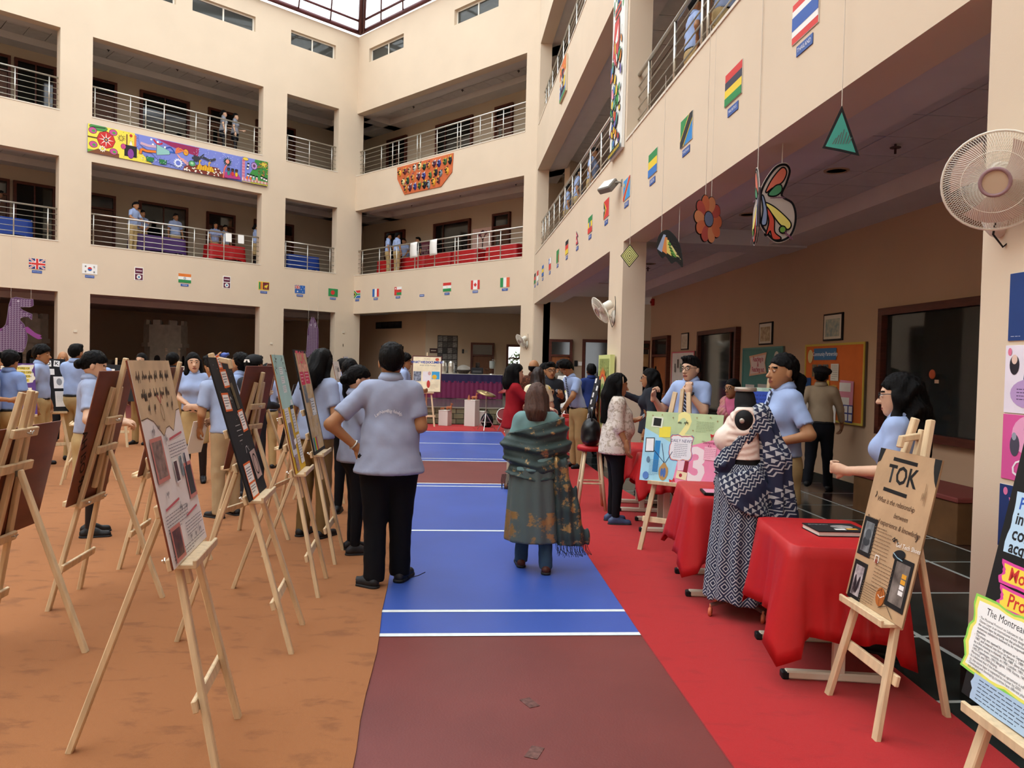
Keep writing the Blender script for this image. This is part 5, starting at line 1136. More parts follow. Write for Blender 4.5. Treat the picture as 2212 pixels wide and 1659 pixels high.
for x, lab in ((-8.04, 'white sign with two maroon squares between the korean and indian flags'), (-5.15, 'white sign with two maroon squares between the indian and sri lankan flags')):
    e = empty('wall_sign', FW[0] @ Matrix.Translation((x, -.01, 4.04))); tag(e, lab, 'sign', 'maroon square signs')
    mb = MB(); mb.cbox(-.135, .135, 0, .008, 0, .42, .002); mb.build('panel', M_WHITE, e)
    for z in (.02, .22):
        mb = MB(); mb.box(-.115, .115, -.002, 0, z, z+.175); mb.build('maroon_square', mat('#5d2038', .6), e)
    mb = MB(); mb.box(-.09, .09, -.003, -.002, .29, .325); mb.build('lettering', mat('#cdbcc4', .6), e)
    mb = MB(); mb.poly([(.07*math.cos(2*pi*i/18), .107+.07*math.sin(2*pi*i/18)) for i in range(18)], -.003, -.002); mb.build('emblem_disc', M_WHITE, e)
    mb = MB(); mb.poly([(.035*math.cos(2*pi*i/14), .107+.035*math.sin(2*pi*i/14)) for i in range(14)], -.004, -.003); mb.build('emblem', mat('#4f86a8', .6, var=.6, scale=60), e)

# ------------------------------------------------------------------ murals
class Mural:
    def __init__(s, name, label, M, w, h, base, th=.03, cat='mural'):
        s.o = empty(name, M); tag(s.o, label, cat); s.mb = MB(); s.ms = []; s.k = 0; s.rs = random.Random(hash_(label)); s.w, s.h = w, h
        mb = MB(); mb.box(0, w, 0, th, 0, h); mb.build('panel', mat(base, .7), s.o)
    def p(s, pts, c, x=0, z=0, sc=1.0, ol=None):
        if ol: s.p([(a*1.0, b_*1.0) for a, b_ in grow(pts, ol)], '#1c1a1c', x, z, sc)
        m_ = mat(c, .6)
        if m_ not in s.ms: s.ms.append(m_)
        s.k += 1; s.mb.add([(min(max(x+a*sc, 0), s.w), -.001-.00012*s.k, min(max(z+b_*sc, 0), s.h)) for a, b_ in pts], [tuple(range(len(pts)))], s.ms.index(m_))
    def d(s, x, z, rx, rz, c, ol=0, n=18, rot=0.0):
        cr, sr = math.cos(rot), math.sin(rot)
        f = lambda k_: [(cr*(rx+k_)*math.cos(2*pi*i/n)-sr*(rz+k_)*math.sin(2*pi*i/n), sr*(rx+k_)*math.cos(2*pi*i/n)+cr*(rz+k_)*math.sin(2*pi*i/n)) for i in range(n)]
        if ol: s.p(f(ol), '#1c1a1c', x, z)
        s.p(f(0), c, x, z)
    def line(s, pts, t, c):
        for (a, b_), (c_, d_) in zip(pts, pts[1:]):
            L = math.hypot(c_-a, d_-b_) or 1; nx, nz = -(d_-b_)/L*t/2, (c_-a)/L*t/2; s.p([(a+nx, b_+nz), (a-nx, b_-nz), (c_-nx, d_-nz), (c_+nx, d_+nz)], c)
    def r(s, x0, z0, x1, z1, c): s.p([(x0, z0), (x1, z0), (x1, z1), (x0, z1)], c)
    def star(s, x, z, r, c, k=8, q=.4): s.p([(r*(1 if i % 2 == 0 else q)*math.sin(pi*i/k), r*(1 if i % 2 == 0 else q)*math.cos(pi*i/k)) for i in range(2*k)], c, x, z)
    def done(s): s.mb.build('painting', s.ms, s.o)
def grow(pts, t):
    cx = sum(p[0] for p in pts)/len(pts); cz = sum(p[1] for p in pts)/len(pts)
    return [(x+(x-cx)/(math.hypot(x-cx, z-cz) or 1)*t, z+(z-cz)/(math.hypot(x-cx, z-cz) or 1)*t) for x, z in pts]
m = Mural('wall_mural', 'long naive-style painting in yellow, violet blue, brown and green', FW[0] @ Matrix.Translation((-9.58, -.035, 7.79)), 5.84, .86, '#7b86cf')
m.r(0, 0, 1.35, .86, '#e9d94f'); m.p([(1.35, .86), (1.35, 0), (1.9, 0), (1.55, .3), (1.3, .5), (1.4, .7)], '#e9d94f'); m.r(0, 0, .9, .10, '#6ea13c'); m.p([(0, .0), (.3, .16), (.9, .12), (.9, 0)], '#7c4a2c')
m.d(.3, .80, .25, .10, '#4e8e4a', .01); m.line([(.1, .78), (.5, .82)], .03, '#1d3a22')
m.p([(.26*math.cos(2*pi*i/8), .26*math.sin(2*pi*i/8)) for i in range(8)], '#c8312c', .52, .47, 1, .012); m.star(.52, .47, .22, '#e6d8c8', 8, .25); m.d(.52, .47, .06, .06, '#2a2a4a'); m.d(.52, .47, .03, .03, '#e08a2a')
for x, z in ((.14, .68), (.72, .74), (.16, .26), (.74, .16)): m.d(x, z, .11, .09, '#c0508e', .01); m.d(x+.02, z-.01, .05, .04, '#4f9a4a')
m.line([(0, .47), (.27, .47)], .04, '#5a3a24'); m.star(.42, .18, .11, '#f4ead0', 10, .6); m.d(.42, .18, .04, .04, '#e9d94f', .008); m.star(.95, .62, .12, '#8a6a2c', 9, .5); m.d(.95, .62, .05, .06, '#d8c24a', .006)
m.r(1.05, .1, 1.42, .45, '#221f24'); m.r(1.1, .45, 1.14, .78, '#7c4a2c'); m.r(1.34, .45, 1.4, .80, '#d87a3a'); m.d(1.24, .2, .09, .15, '#8a3f96', .01); m.d(1.24, .76, .045, .05, '#c8312c'); m.p([(-.05, 0), (.05, 0), (0, .15)], '#e9e4d8', 1.24, .46); m.d(1.02, .38, .07, .08, '#c84a86', .008)
for i in range(40):
    x, z = m.rs.uniform(1.0, 1.75), m.rs.uniform(.05, .82); m.line([(x-.015, z+.015), (x, z), (x+.015, z+.015)], .006, '#3a3520')
m.p([(1.45, .84), (2.4, .84), (3.3, .82), (3.3, .30), (2.6, .10), (2.1, .16), (1.8, .4), (1.5, .55)], '#7b86cf'); m.p([(2.0, .84), (2.45, .70), (2.9, .60), (3.35, .55), (3.4, .84)], '#a02c5c')
for i in range(26): x = 2.15+i*.045; m.line([(x, .84), (x+.03, .66-.003*i)], .008, '#6a1a3e')
m.line([(1.92, .80), (2.0, .70), (2.12, .68), (2.2, .74)], .05, '#c02a3c')
for x, z in ((1.85, .78), (1.9, .63), (2.28, .62), (2.05, .74)): m.d(x, z, .035, .035, '#eef0f4', .005)
m.p([(2.02, .66), (2.02, .32), (2.42, .42), (2.45, .52)], '#8fc0b8', ol=.014); m.line([(2.0, .42), (1.7, .38), (1.55, .42), (1.52, .26)], .09, '#1f1a18'); m.line([(2.0, .42), (1.7, .38), (1.55, .42), (1.52, .26)], .07, '#e07a2a'); m.line([(2.0, .58), (1.75, .56), (1.52, .60)], .08, '#c9a4b4'); m.line([(2.42, .5), (2.65, .52)], .05, '#2f5fae'); m.line([(2.3, .6), (2.45, .66), (2.55, .58), (2.58, .5)], .04, '#2a4a9a')
m.d(2.95, .60, .08, .10, '#e0a02a', .012)
for i in range(5): m.line([(2.62, .5), (2.64+.06*i, .66+.03*math.sin(i)), (2.72+.07*i, .70-.03*i)], .035, '#e06a2a' if i % 2 else '#d87a5a'); m.line([(2.66, .48), (2.74+.07*i, .38-.05*i), (2.9+.07*i, .36-.04*i)], .03, '#e8a8a0')
for x in (1.72, 2.12): m.p([(-.12, .05), (.12, .05), (.1, -.09), (-.1, -.09)], '#2f7a44', x+.1, .16, 1, .01)
for i in range(60): x, z = m.rs.uniform(1.5, 2.8), m.rs.uniform(.02, .26); m.line([(x, z), (x+.03, z+.025)], .008, m.rs.choice(['#2c3a7a', '#e6e9f4']))
m.d(2.7, .2, .12, .10, '#4a5ab0', .008); m.star(2.7, .2, .16, '#dfe4f4', 12, .7); m.d(2.7, .2, .08, .08, '#6a78c8')
m.line([(3.15, .46), (3.5, .56), (3.75, .50), (3.95, .58)], .07, '#3a3c44'); m.p([(-.1, .12), (.12, .06), (.12, -.06), (-.1, -.1)], '#33353d', 3.3, .46); m.line([(3.45, .56), (3.55, .66)], .04, '#33353d')
m.p([(2.85, .0), (2.9, .14), (3.15, .24), (3.6, .30), (4.05, .30), (4.2, .12), (4.4, 0)], '#7a3326')
for i in range(46):
    x = m.rs.uniform(2.9, 4.25); z = m.rs.uniform(.01, .27*min(1, (x-2.8)*2)); m.d(x, z, .03, .018, '#f0ead8', 0, 7, m.rs.uniform(-.6, .6))
m.d(3.15, .27, .10, .09, '#5aa06a', .012); m.d(3.15, .28, .05, .04, '#a8d8a8'); m.p([(-.32, -.1), (.32, -.1), (.26, .02), (.2, .08), (.1, .02), (0, .10), (-.1, .02), (-.2, .12), (-.26, .02)], '#e0aa28', 3.6, .22, 1, .01)
for x in (3.4, 3.72): m.line([(x, .25), (x, .42), (x+.06, .42)], .04, '#e0aa28')
for i in range(8): m.line([(3.32+i*.08, .12), (3.34+i*.08, .27)], .008, '#5a3d10')
m.line([(4.22, 0), (4.25, .30), (4.34, .50)], .05, '#e06a5a'); m.star(4.36, .58, .17, '#1d3a2c', 14, .55); m.d(4.36, .58, .065, .075, '#e88a7a', .012)
for i in range(70): x, z = m.rs.uniform(3.2, 4.8), m.rs.uniform(.3, .84); m.line([(x, z), (x+m.rs.uniform(-.03, .03), z+.04)], .008, '#c8d0ee')
m.p([(4.25, .02), (4.28, .22), (4.75, .22), (4.85, .05)], '#b03a7a')
for i, c in enumerate(('#3a8a7a', '#c8392f', '#e0b52a')): x = 4.4+i*.14; m.d(x, .20, .045, .08, c, .006); m.d(x, .32, .035, .045, '#5a3524', .012); m.p([(-.05, .06), (.05, .06), (.055, -.04), (.03, .02), (-.03, .02), (-.055, -.04)], '#15110f', x, .32)
m.r(4.86, 0, 5.84, .86, '#7b86cf'); m.p([(5.2, 0), (5.15, .3), (5.3, .55), (5.35, .86), (5.84, .86), (5.84, 0)], '#3f8a3f')
for i in range(14): m.r(4.88, .08+i*.052, 4.98, .08+i*.052+.04, '#e08a8a' if i % 2 else '#d86a72')
for i in range(16): m.r(4.88+i*.06, .05, 4.88+i*.06+.045, .14, '#e08a8a' if i % 2 else '#f0c8c4')
for i in range(24): m.r(4.88+i*.04, .0, 4.88+i*.04+.026, .035, '#e8c43a')
m.d(5.0, .80, .1, .05, '#e8c84a', .008); m.d(5.32, .62, .11, .13, '#8a5aa8', .01); m.star(5.32, .62, .12, '#b89ac8', 10, .7); m.d(5.32, .62, .05, .06, '#6a3a5a'); m.d(5.7, .74, .12, .08, '#c8b03a', .008); m.star(5.7, .72, .13, '#d8c84a', 9, .4)
for x, z in ((5.1, .26), (5.2, .25), (5.3, .24), (5.42, .23), (5.6, .27), (5.7, .24), (5.78, .22), (5.08, .5), (5.1, .62)): m.d(x, z, .038, .05, '#e9e6e2', .008); m.p([(-.04, .05), (.04, .05), (.04, 0), (-.04, 0)], '#15151a', x, z+.01)
for x, c in ((5.06, '#e0672a'), (5.18, '#e0672a'), (5.3, '#7ab8b0'), (5.42, '#e8a08a')): m.d(x, .165, .045, .05, c)
for i in range(34): x, z = m.rs.uniform(5.45, 5.84), m.rs.uniform(.35, .84); m.d(x, z, .04, .012, m.rs.choice(['#7a4a24', '#c8873a', '#2a5a2a', '#a83a5a', '#e0b83a']), 0, 6, m.rs.uniform(-1.5, 1.5))
m.done()
# tall painted panel on the pier, small square painting, leaf canvas
m = Mural('tall_mural', 'tall narrow white panel painted with leaves and outlined figures on the pier', FW[2] @ Matrix.Translation((11.22, -.05, 4.93)), .84, 3.9, '#e9e9e2', .045)
for i in range(46): m.d(m.rs.uniform(.08, .76), m.rs.uniform(2.2, 3.85), .035, .12, m.rs.choice(['#3f9a4a', '#58b05a', '#2f7a3f']), .0, 9, m.rs.uniform(-.5, .5))
for i in range(14): m.d(m.rs.uniform(.1, .74), m.rs.uniform(2.2, 3.8), .05, .07, m.rs.choice(['#3a56b0', '#6a4a9a', '#2f4a9a']), .008)
m.p([(.1, 1.6), (.4, 1.35), (.55, 1.75), (.5, 2.1), (.2, 2.1)], '#c8392f', ol=.02); m.p([(.2, 1.75), (.45, 1.75), (.45, 2.0)], '#eeeae4'); m.r(.2, 2.15, .6, 2.3, '#c8472f'); m.r(.2, 2.2, .6, 2.25, '#221f22')
for i in range(60): m.d(m.rs.uniform(.06, .78), m.rs.uniform(.15, 1.7), m.rs.uniform(.03, .07), m.rs.uniform(.04, .12), m.rs.choice(['#e0bb2e', '#c8392f', '#3f9a4a', '#5aa8a0', '#e89ab0', '#6a5aa8', '#e9e6de', '#4a6fc0', '#e0872a']), .012, 10, m.rs.uniform(-1, 1))
for i in range(24): x, z = m.rs.uniform(.05, .75), m.rs.uniform(.2, 2.6); m.line([(x, z), (x+m.rs.uniform(-.1, .1), z+m.rs.uniform(.1, .25))], .015, '#1c1a1c')
m.r(0, 0, .84, .1, '#2a251c')
for i in range(10): m.r(.03+i*.08, .02, .07+i*.08, .07, '#e0c02e')
m.done()
m = Mural('square_painting', 'small square painting below the top railing on the right facade', FW[2] @ Matrix.Translation((5.08, -.045, 7.9)), .95, .83, '#d8c9a8', .04, 'painting')
m.r(0, 0, .95, .35, '#6a8ac8'); m.r(0, .5, .95, .83, '#d8702f'); m.p([(.1, .1), (.8, .1), (.7, .6), (.3, .7)], '#2a2a3a'); m.d(.75, .3, .15, .12, '#e0c03a'); m.d(.3, .4, .1, .2, '#b8c8d8'); m.r(0, 0, .95, .08, '#3f8a4a')
for i in range(20): m.d(m.rs.uniform(.05, .9), m.rs.uniform(.1, .8), .05, .04, m.rs.choice(['#c8392f', '#e9e6de', '#3f6ab0', '#e0b52a', '#4a3a5a']), .006, 8)
m.done()
m = Mural('painted_canvas', 'green canvas with an orange sunburst figure hung on the pier', FW[2] @ Matrix.Translation((11.02, -.10, .35)), .90, 1.46, '#cdd58a', .07, 'painting')
m.r(.06, .06, .84, 1.40, '#8f9a56')
for i in range(160): m.d(m.rs.uniform(.08, .82), m.rs.uniform(.08, 1.38), .025, .012, m.rs.choice(['#5f6e38', '#b8bf72', '#6d7a3f']), 0, 6, m.rs.uniform(-1.5, 1.5))
m.p([(x*.40, z*.58) for x, z in [((1 if i % 2 == 0 else .82)*math.cos(pi*i/22), (1 if i % 2 == 0 else .85)*math.sin(pi*i/22)) for i in range(44)]], '#d8702a', .45, .70); m.d(.45, .70, .31, .46, '#b8382a'); m.d(.45, .70, .27, .42, '#c9c07e'); m.d(.45, .68, .2, .33, '#6f8a4a'); m.d(.45, .66, .15, .27, '#d8c9a0'); m.d(.42, .62, .1, .18, '#c03a2c'); m.d(.5, .78, .06, .08, '#e6dccb', .008)
m.done()
# photo collage and board in the hall
e = Board('photo_collage', 'tall dark photo collage on the hall wall behind the stage', Matrix.Translation((-2.54, 29.875, .62)), .78, 2.1, '#2a2626', 'collage', th=.02, back=M_REDWOOD)
for i in range(9):
    for j in range(4):
        e.photo(-.285+j*.19, .13+i*.23, .17, .2, e.rs.choice([('#3a3838', '#8a8884'), ('#1d1c1c', '#5a5856'), ('#2c2b2a', '#9a9892'), ('#161616', '#3a3a3a')]), 0, sc=9)

# ------------------------------------------------------------------ mask panel
e = empty('mask_panel', FW[1] @ Matrix.Translation((0, -.03, 0))); tag(e, 'orange panel of hanging painted masks on the back wall', 'mask panel')
mb = MB(); mb.poly([(2.65, 8.78), (5.74, 8.78), (5.69, 8.15), (5.13, 7.73), (3.1, 7.73), (2.67, 8.35)][::-1], 0, .02); mb.build('backing', mat('#c9683c', .85, var=.12, scale=6), e)
def mask(x, z, rx, rz, c1, c2, kind, rot):
    mb = MB(); nu, nv = 12, 5; vs = []
    for j in range(nv+1):
        t = j/nv; rr = math.cos(t*pi/2)
        for i in range(nu):
            q = 2*pi*i/nu; s_ = 1.0
            if kind == 1: s_ = .75+.25*math.sin(q) if math.sin(q) < 0 else 1
            if kind == 2: s_ = 1+.12*math.cos(4*q)
            vs.append((rx*rr*math.cos(q)*s_, -.07*math.sin(t*pi/2), rz*rr*math.sin(q)))
    fs = [(j*nu+i, j*nu+(i+1) % nu, (j+1)*nu+(i+1) % nu, (j+1)*nu+i) for j in range(nv) for i in range(nu)]
    mb.add(vs, fs, 0)
    for s_ in (-1, 1): mb.box(s_*rx*.4-rx*.2, s_*rx*.4+rx*.2, -.085, -.04, rz*.2, rz*.42, 1); mb.add([(s_*rx*.2, -.05, rz*.8), (s_*rx*1.1, -.02, rz*1.25), (s_*rx*.6, -.03, rz*.6)], [(0, 1, 2)], 2)
    mb.box(-rx*.12, rx*.12, -.10, -.05, -rz*.2, rz*.3, 2); mb.box(-rx*.4, rx*.4, -.085, -.04, -rz*.55, -rz*.38, 1)
    mb.build('mask', [mat(c1, .6), mat('#17151a', .6), mat(c2, .6)], e, Matrix.Translation((x, 0, z)) @ Matrix.Rotation(rot, 4, 'Y'))
mr = random.Random(4); MC_ = [('#e0a836', '#2a2a2a'), ('#2a4a34', '#e0c04a'), ('#23232a', '#e9d24a'), ('#d8d4c4', '#3a3a3a'), ('#3a3f8a', '#c9c9d4'), ('#7a3a3a', '#e0c04a'), ('#c98a3a', '#5a2a5a'), ('#8a9aa4', '#26262a'), ('#e6dc9a', '#2a2a2a'), ('#4a6a3a', '#c8b03a'), ('#c8a070', '#8a3a2a'), ('#59304a', '#e8e0d0')]
k = 0
for row, (z, n_, xa, xb) in enumerate(((8.58, 11, 2.85, 5.60), (8.22, 9, 3.02, 5.45), (7.93, 8, 3.2, 5.0))):
    for i in range(n_):
        c = MC_[(k*5+row) % len(MC_)]; k += 1; mask(xa+(xb-xa)*i/(n_-1)+mr.uniform(-.03, .03), z+mr.uniform(-.04, .04), mr.uniform(.07, .10), mr.uniform(.12, .17), c[0], c[1], mr.choice([0, 1, 2]), mr.uniform(-.25, .25))

# ------------------------------------------------------------------ hanging paper art under the right beam and by the left hall
def fan_tri(pts): return [tuple(range(len(pts)))]
class Cut:
    """flat painted card cut-out (real thickness) in its own x,z plane"""
    def __init__(s, name, label, M, cat='hanging art', group='hanging paper art'):
        s.o = empty(name, M); tag(s.o, label, cat, group); s.k = 0
    def card(s, pts, c, th=.006, name='card', x=0, z=0):
        mb = MB(); mb.poly(pts, -th/2, th/2); mb.build(name, mat(c, .6), s.o, Matrix.Translation((x, 0, z)))
    def p(s, pts, c, name='painted_shape', both=True):
        s.k += 1
        for sg in ((-1, 1) if both else (-1,)):
            pass
        mb = MB(); n = len(pts); y = .0035+.0007*s.k
        mb.add([(a, -y, b_) for a, b_ in pts], [tuple(range(n))]); mb.add([(a, y, b_) for a, b_ in pts], [tuple(range(n))[::-1]]); mb.build(name, mat(c, .6), s.o)
    def line(s, pts, t, c, name='painted_line'):
        s.k += 1; mb = MB(); y = .0035+.0007*s.k
        for (a, b_), (c_, d_) in zip(pts, pts[1:]):
            L = math.hypot(c_-a, d_-b_) or 1; ux, uz = (c_-a)/L*t*.4, (d_-b_)/L*t*.4; nx, nz = -(d_-b_)/L*t/2, (c_-a)/L*t/2
            q = [(a+nx-ux, b_+nz-uz), (a-nx-ux, b_-nz-uz), (c_-nx+ux, d_-nz+uz), (c_+nx+ux, d_+nz+uz)]
            for sg in (-1, 1): mb.add([(u, sg*y, v) for u, v in q], [(0, 1, 2, 3)])
        mb.build(name, mat(c, .6), s.o)
    def string(s, x, z0, z1, yy=0.0):
        mb = MB(); mb.tube([(x, yy, z0), (x, yy, z1)], .003, 5); mb.build('string', mat('#cfc6b8', .7), s.o)
def bez(P, n=10):
    out = []; N = len(P)
    for i in range(N):
        p0, p1, p2, p3 = P[i-1], P[i], P[(i+1) % N], P[(i+2) % N]
        for k in range(n):
            t = k/n; f = lambda a: .5*((2*p1[a])+(-p0[a]+p2[a])*t+(2*p0[a]-5*p1[a]+4*p2[a]-p3[a])*t*t+(-p0[a]+3*p1[a]-3*p2[a]+p3[a])*t**3); out.append((f(0), f(1)))
    return out
def hang(u, z, rz): 
    p = wp(2, u, -.04); return Matrix.Translation((p.x, p.y, z)) @ Matrix.Rotation(rz, 4, 'Z')
ZB = 5.0
# triangle
c = Cut('paper_triangle', 'turquoise paper triangle hanging by a string near the big fan', hang(18.63, 3.06, -.15)); tri = [(-.11, .03), (.0, .28), (.115, -.02), (.0, .0)]
c.card([(-.115, .025), (0, .30), (.12, -.03), (.0, .0)][::-1], '#1b1b1d'); c.p([(-.095, .035), (0, .255), (.095, -.01), (.0, .015)][::-1], '#4aa898')
for i in range(7): x = -.05+i*.016; c.line([(x, .05), (x+.02, .05+.09*(1-abs(i-3)/5))], .006, '#5f6f6c')
c.string(0, .29, ZB-3.06)
# butterfly of two folded wings
M = hang(17.32, 2.63, .0) @ Matrix.Scale(1.10, 4)
c = Cut('paper_butterfly', 'large paper butterfly with black outlines hanging under the beam', M)
wing = bez([(0, .42), (.10, .60), (.19, .645), (.235, .60), (.21, .50), (.175, .40), (.27, .34), (.30, .22), (.26, .09), (.15, .04), (.06, .10), (.0, .20)], 6)
def wing_at(rot, first):
    w_ = Cut.__new__(Cut); w_.o = empty('wing', Matrix.Rotation(rot, 4, 'Z'), c.o); w_.k = 0
    w_.card(wing[::-1], '#b9aea4'); o_ = [(.150+(x-.150)*.93, .32+(z-.32)*.95) for x, z in wing]; w_.line(o_+[o_[0]], .017, '#17161a', 'outline')
    for pts, col in ((bez([(.05, .42), (.10, .52), (.17, .60), (.20, .57), (.17, .50), (.09, .45)]), '#d0705a'), (bez([(.07, .40), (.12, .46), (.16, .47), (.165, .43), (.12, .395)]), '#4a8a62'), (bez([(.04, .33), (.12, .30), (.24, .20), (.23, .15), (.17, .18), (.10, .26)]), '#e3d672'), (bez([(.05, .30), (.08, .20), (.06, .10), (.09, .13), (.115, .07), (.17, .075), (.12, .12), (.11, .22)]), '#c04a38'), (bez([(.015, .38), (.03, .28), (.02, .18), (.05, .18), (.055, .26), (.03, .36)]), '#8494b4'), ([(.185+.022*math.cos(2*pi*i/12), .14+.022*math.sin(2*pi*i/12)) for i in range(12)], '#6a9a3f')):
        w_.line(pts+[pts[0]], .020, '#17161a', 'outline'); w_.p(pts[::-1], col)
    for i in range(5): w_.line([(.20+.012*i, .13-.01*i), (.215+.012*i, .10-.008*i)], .006, '#7a4a62'); w_.line([(.08+.02*i, .37+.004*i), (.13+.015*i, .375)], .006, '#7a5a6a')
    w_.string(.17 if first else .12, .62, (ZB-2.63)/1.1)
wing_at(.12, True); wing_at(1.42, False)
mb = MB(); mb.tube([(0, 0, .16), (0, 0, .30), (0, 0, .45)], [.008, .012, .008], 8); mb.build('body', mat('#3a2f36', .6), c.o)
# flower
c = Cut('paper_flower', 'orange and red paper flower with a blue centre hanging under the beam', hang(16.05, 3.10, .72))
for i in range(10):
    q = 2*pi*i/10; ca, sa = math.cos(q), math.sin(q); pet = [(ca*(a)-sa*b_, sa*a+ca*b_) for a, b_ in bez([(.06, 0), (.12, .05), (.20, .055), (.235, 0), (.20, -.055), (.12, -.05)], 4)]
    c.card(grow(pet, .008)[::-1], '#2a1a18', .004, 'petal_edge'); c.p(pet[::-1], ('#f08a62', '#d8685f', '#f5a878')[i % 3], 'petal')
c.line([(.075*math.cos(2*pi*i/16), .075*math.sin(2*pi*i/16)) for i in range(17)], .012, '#2a1a18', 'outline'); c.p([(.072*math.cos(2*pi*i/16), .072*math.sin(2*pi*i/16)) for i in range(16)], '#7f8fb4', 'centre'); c.string(-.05, .20, ZB-3.12); c.string(.05, .22, ZB-3.12)
# folded moth wing
c = Cut('paper_wing', 'yellow and green striped paper wing hanging left of the flower', hang(14.75, 2.78, -.2))
w2 = bez([(-.12, .38), (-.02, .43), (.10, .28), (.15, .02), (.07, .08), (.02, .06), (-.04, .14), (-.08, .12), (-.14, .22)], 5); c.card(grow(w2, .008)[::-1], '#1c1c1a')
for i, col in enumerate(('#9aa8c0', '#d88a4a', '#e0d070', '#6aa84a', '#dcd68a')):
    a, b_ = -.13+i*.05, -.13+(i+1)*.05; c.p([(a*.35-.03, .39-.03*i), (b_*.35-.02, .38-.03*i), (b_*1.1, .16-.022*i+.02), (a*1.1, .2-.022*i+.02)], col)
for i in range(7): c.line([(.03+.012*i, .30-.035*i), (.065+.010*i, .285-.035*i)], .010, '#2a2a26')
for i in range(5): c.line([(-.02+.012*i, .27-.035*i), (.012+.010*i, .26-.035*i)], .009, '#2f4a26')
c.string(-.10, .38, ZB-2.78); c.string(.10, .26, ZB-2.78)
# kite square
c = Cut('paper_diamond', 'pale green paper diamond with nested squares beside the middle pier', hang(12.75, 3.20, -.1))
sq = lambda r: [(-r*.78, 0), (0, r), (r*.78, 0), (0, -r)]
c.card(sq(.165)[::-1], '#1c1c1a')
for i in range(4): c.p(sq(.148-.037*i)[::-1], '#dfe08e'); c.p(sq(.130-.037*i)[::-1], '#3f4430'); c.p(sq(.117-.037*i)[::-1], '#dfe08e')
c.string(0, .16, ZB-3.20)
# purple paper dragon and fish at the left hall
def paper_beast(name, label, M, outline, seed, eyes, cw, arms=None):
    c = Cut(name, label, M, 'hanging art', 'purple paper beasts'); rs = random.Random(seed); c.card(outline[::-1], '#5c3a5c', .012)
    xs = [p[0] for p in outline]; zs = [p[1] for p in outline]
    def inside(x, z):
        r = False; n = len(outline)
        for i in range(n):
            (a, b_), (c_, d_) = outline[i], outline[i-1]
            if (b_ > z) != (d_ > z) and x < (c_-a)*(z-b_)/(d_-b_)+a: r = not r
        return r
    mb = MB(); y = .010
    z = min(zs)
    while z < max(zs):
        x = min(xs)
        while x < max(xs):
            if inside(x, z) and inside(x+.05, z+.04):
                q = rs.uniform(0, 3); L = .03
                for (a, b_), (c_, d_) in (((x, z), (x+L, z+L)), ((x+L, z+L), (x+2*L, z)), ((x+.01, z-.02), (x+.03, z+.01))):
                    t = .004; l_ = math.hypot(c_-a, d_-b_); nx, nz = -(d_-b_)/l_*t, (c_-a)/l_*t
                    for sg in (-1, 1): mb.add([(a+nx, sg*y, b_+nz), (a-nx, sg*y, b_-nz), (c_-nx, sg*y, d_-nz), (c_+nx, sg*y, d_+nz)], [(0, 1, 2, 3)])
            x += .07
        z += .055
    mb.build('white_linework', mat('#b9a8b8', .7), c.o); c.line(outline+[outline[0]], .012, '#a894a8', 'outline')
    for ex, ez, ra, rb in eyes:
        c.p([(ex+ra*math.cos(2*pi*i/14), ez+rb*math.sin(2*pi*i/14)) for i in range(14)], '#b9a8b8', 'eye'); c.p([(ex+ra*.75*math.cos(2*pi*i/14), ez+rb*.8*math.sin(2*pi*i/14)) for i in range(14)], '#3a2438', 'eye'); c.p([(ex+ra*.35*math.cos(2*pi*i/14), ez+rb*.5*math.sin(2*pi*i/14)) for i in range(14)], '#c8bac8', 'eye')
    for a_ in (arms or []): c.card(a_[::-1], '#87407f', .01, 'arm')
    for x, zt in cw: c.string(x, zt, zt+1.75)
    return c
dr = [(.0, 1.40), (.12, 1.45), (.35, 1.42), (.55, 1.42), (.56, 1.24), (.50, 1.20), (.20, 1.17), (.30, 1.08), (.44, 1.02), (.53, .98), (.52, .82), (.45, .90), (.25, .90), (.22, .80), (.33, .68), (.38, .48), (.42, .3), (.38, .05), (.3, -.12), (-.3, -.12), (-.4, .1), (-.3, .4), (-.12, .65), (-.08, .9), (-.05, 1.2)]
paper_beast('paper_dragon', 'purple paper dragon with white line patterns hanging at the left edge', FW[0] @ Matrix.Translation((-11.55, -.12, 1.78)), dr, 3, [(.18, 1.34, .09, .045)], [(.0, 1.42), (.5, 1.42)], [[(.32, .58), (.42, .62), (.62, .44), (.78, .38), (.74, .34), (.80, .30), (.70, .26), (.55, .34), (.36, .48)], [(-.2, .55), (-.34, .5), (-.42, .4), (-.24, .44)]])
fs_ = [(-.04, 1.50), (.0, 1.42), (.04, 1.50), (.16, 1.28), (.24, 1.05), (.25, .7), (.25, .0), (-.35, .0), (-.24, .2), (-.22, .6), (-.20, 1.0), (-.12, 1.3)]
c = paper_beast('paper_fish', 'purple patterned paper fish standing upright in the narrow left opening', FW[0] @ Matrix.Translation((-1.86, -.12, 1.75)), fs_, 9, [(-.07, 1.20, .04, .09), (.10, 1.20, .04, .09)], [(-.18, 1.1), (.22, 1.1)])
c.card([(.10, .50), (.25, .78), (.26, .52)][::-1], '#d8d4d4', .008, 'paper_flap')

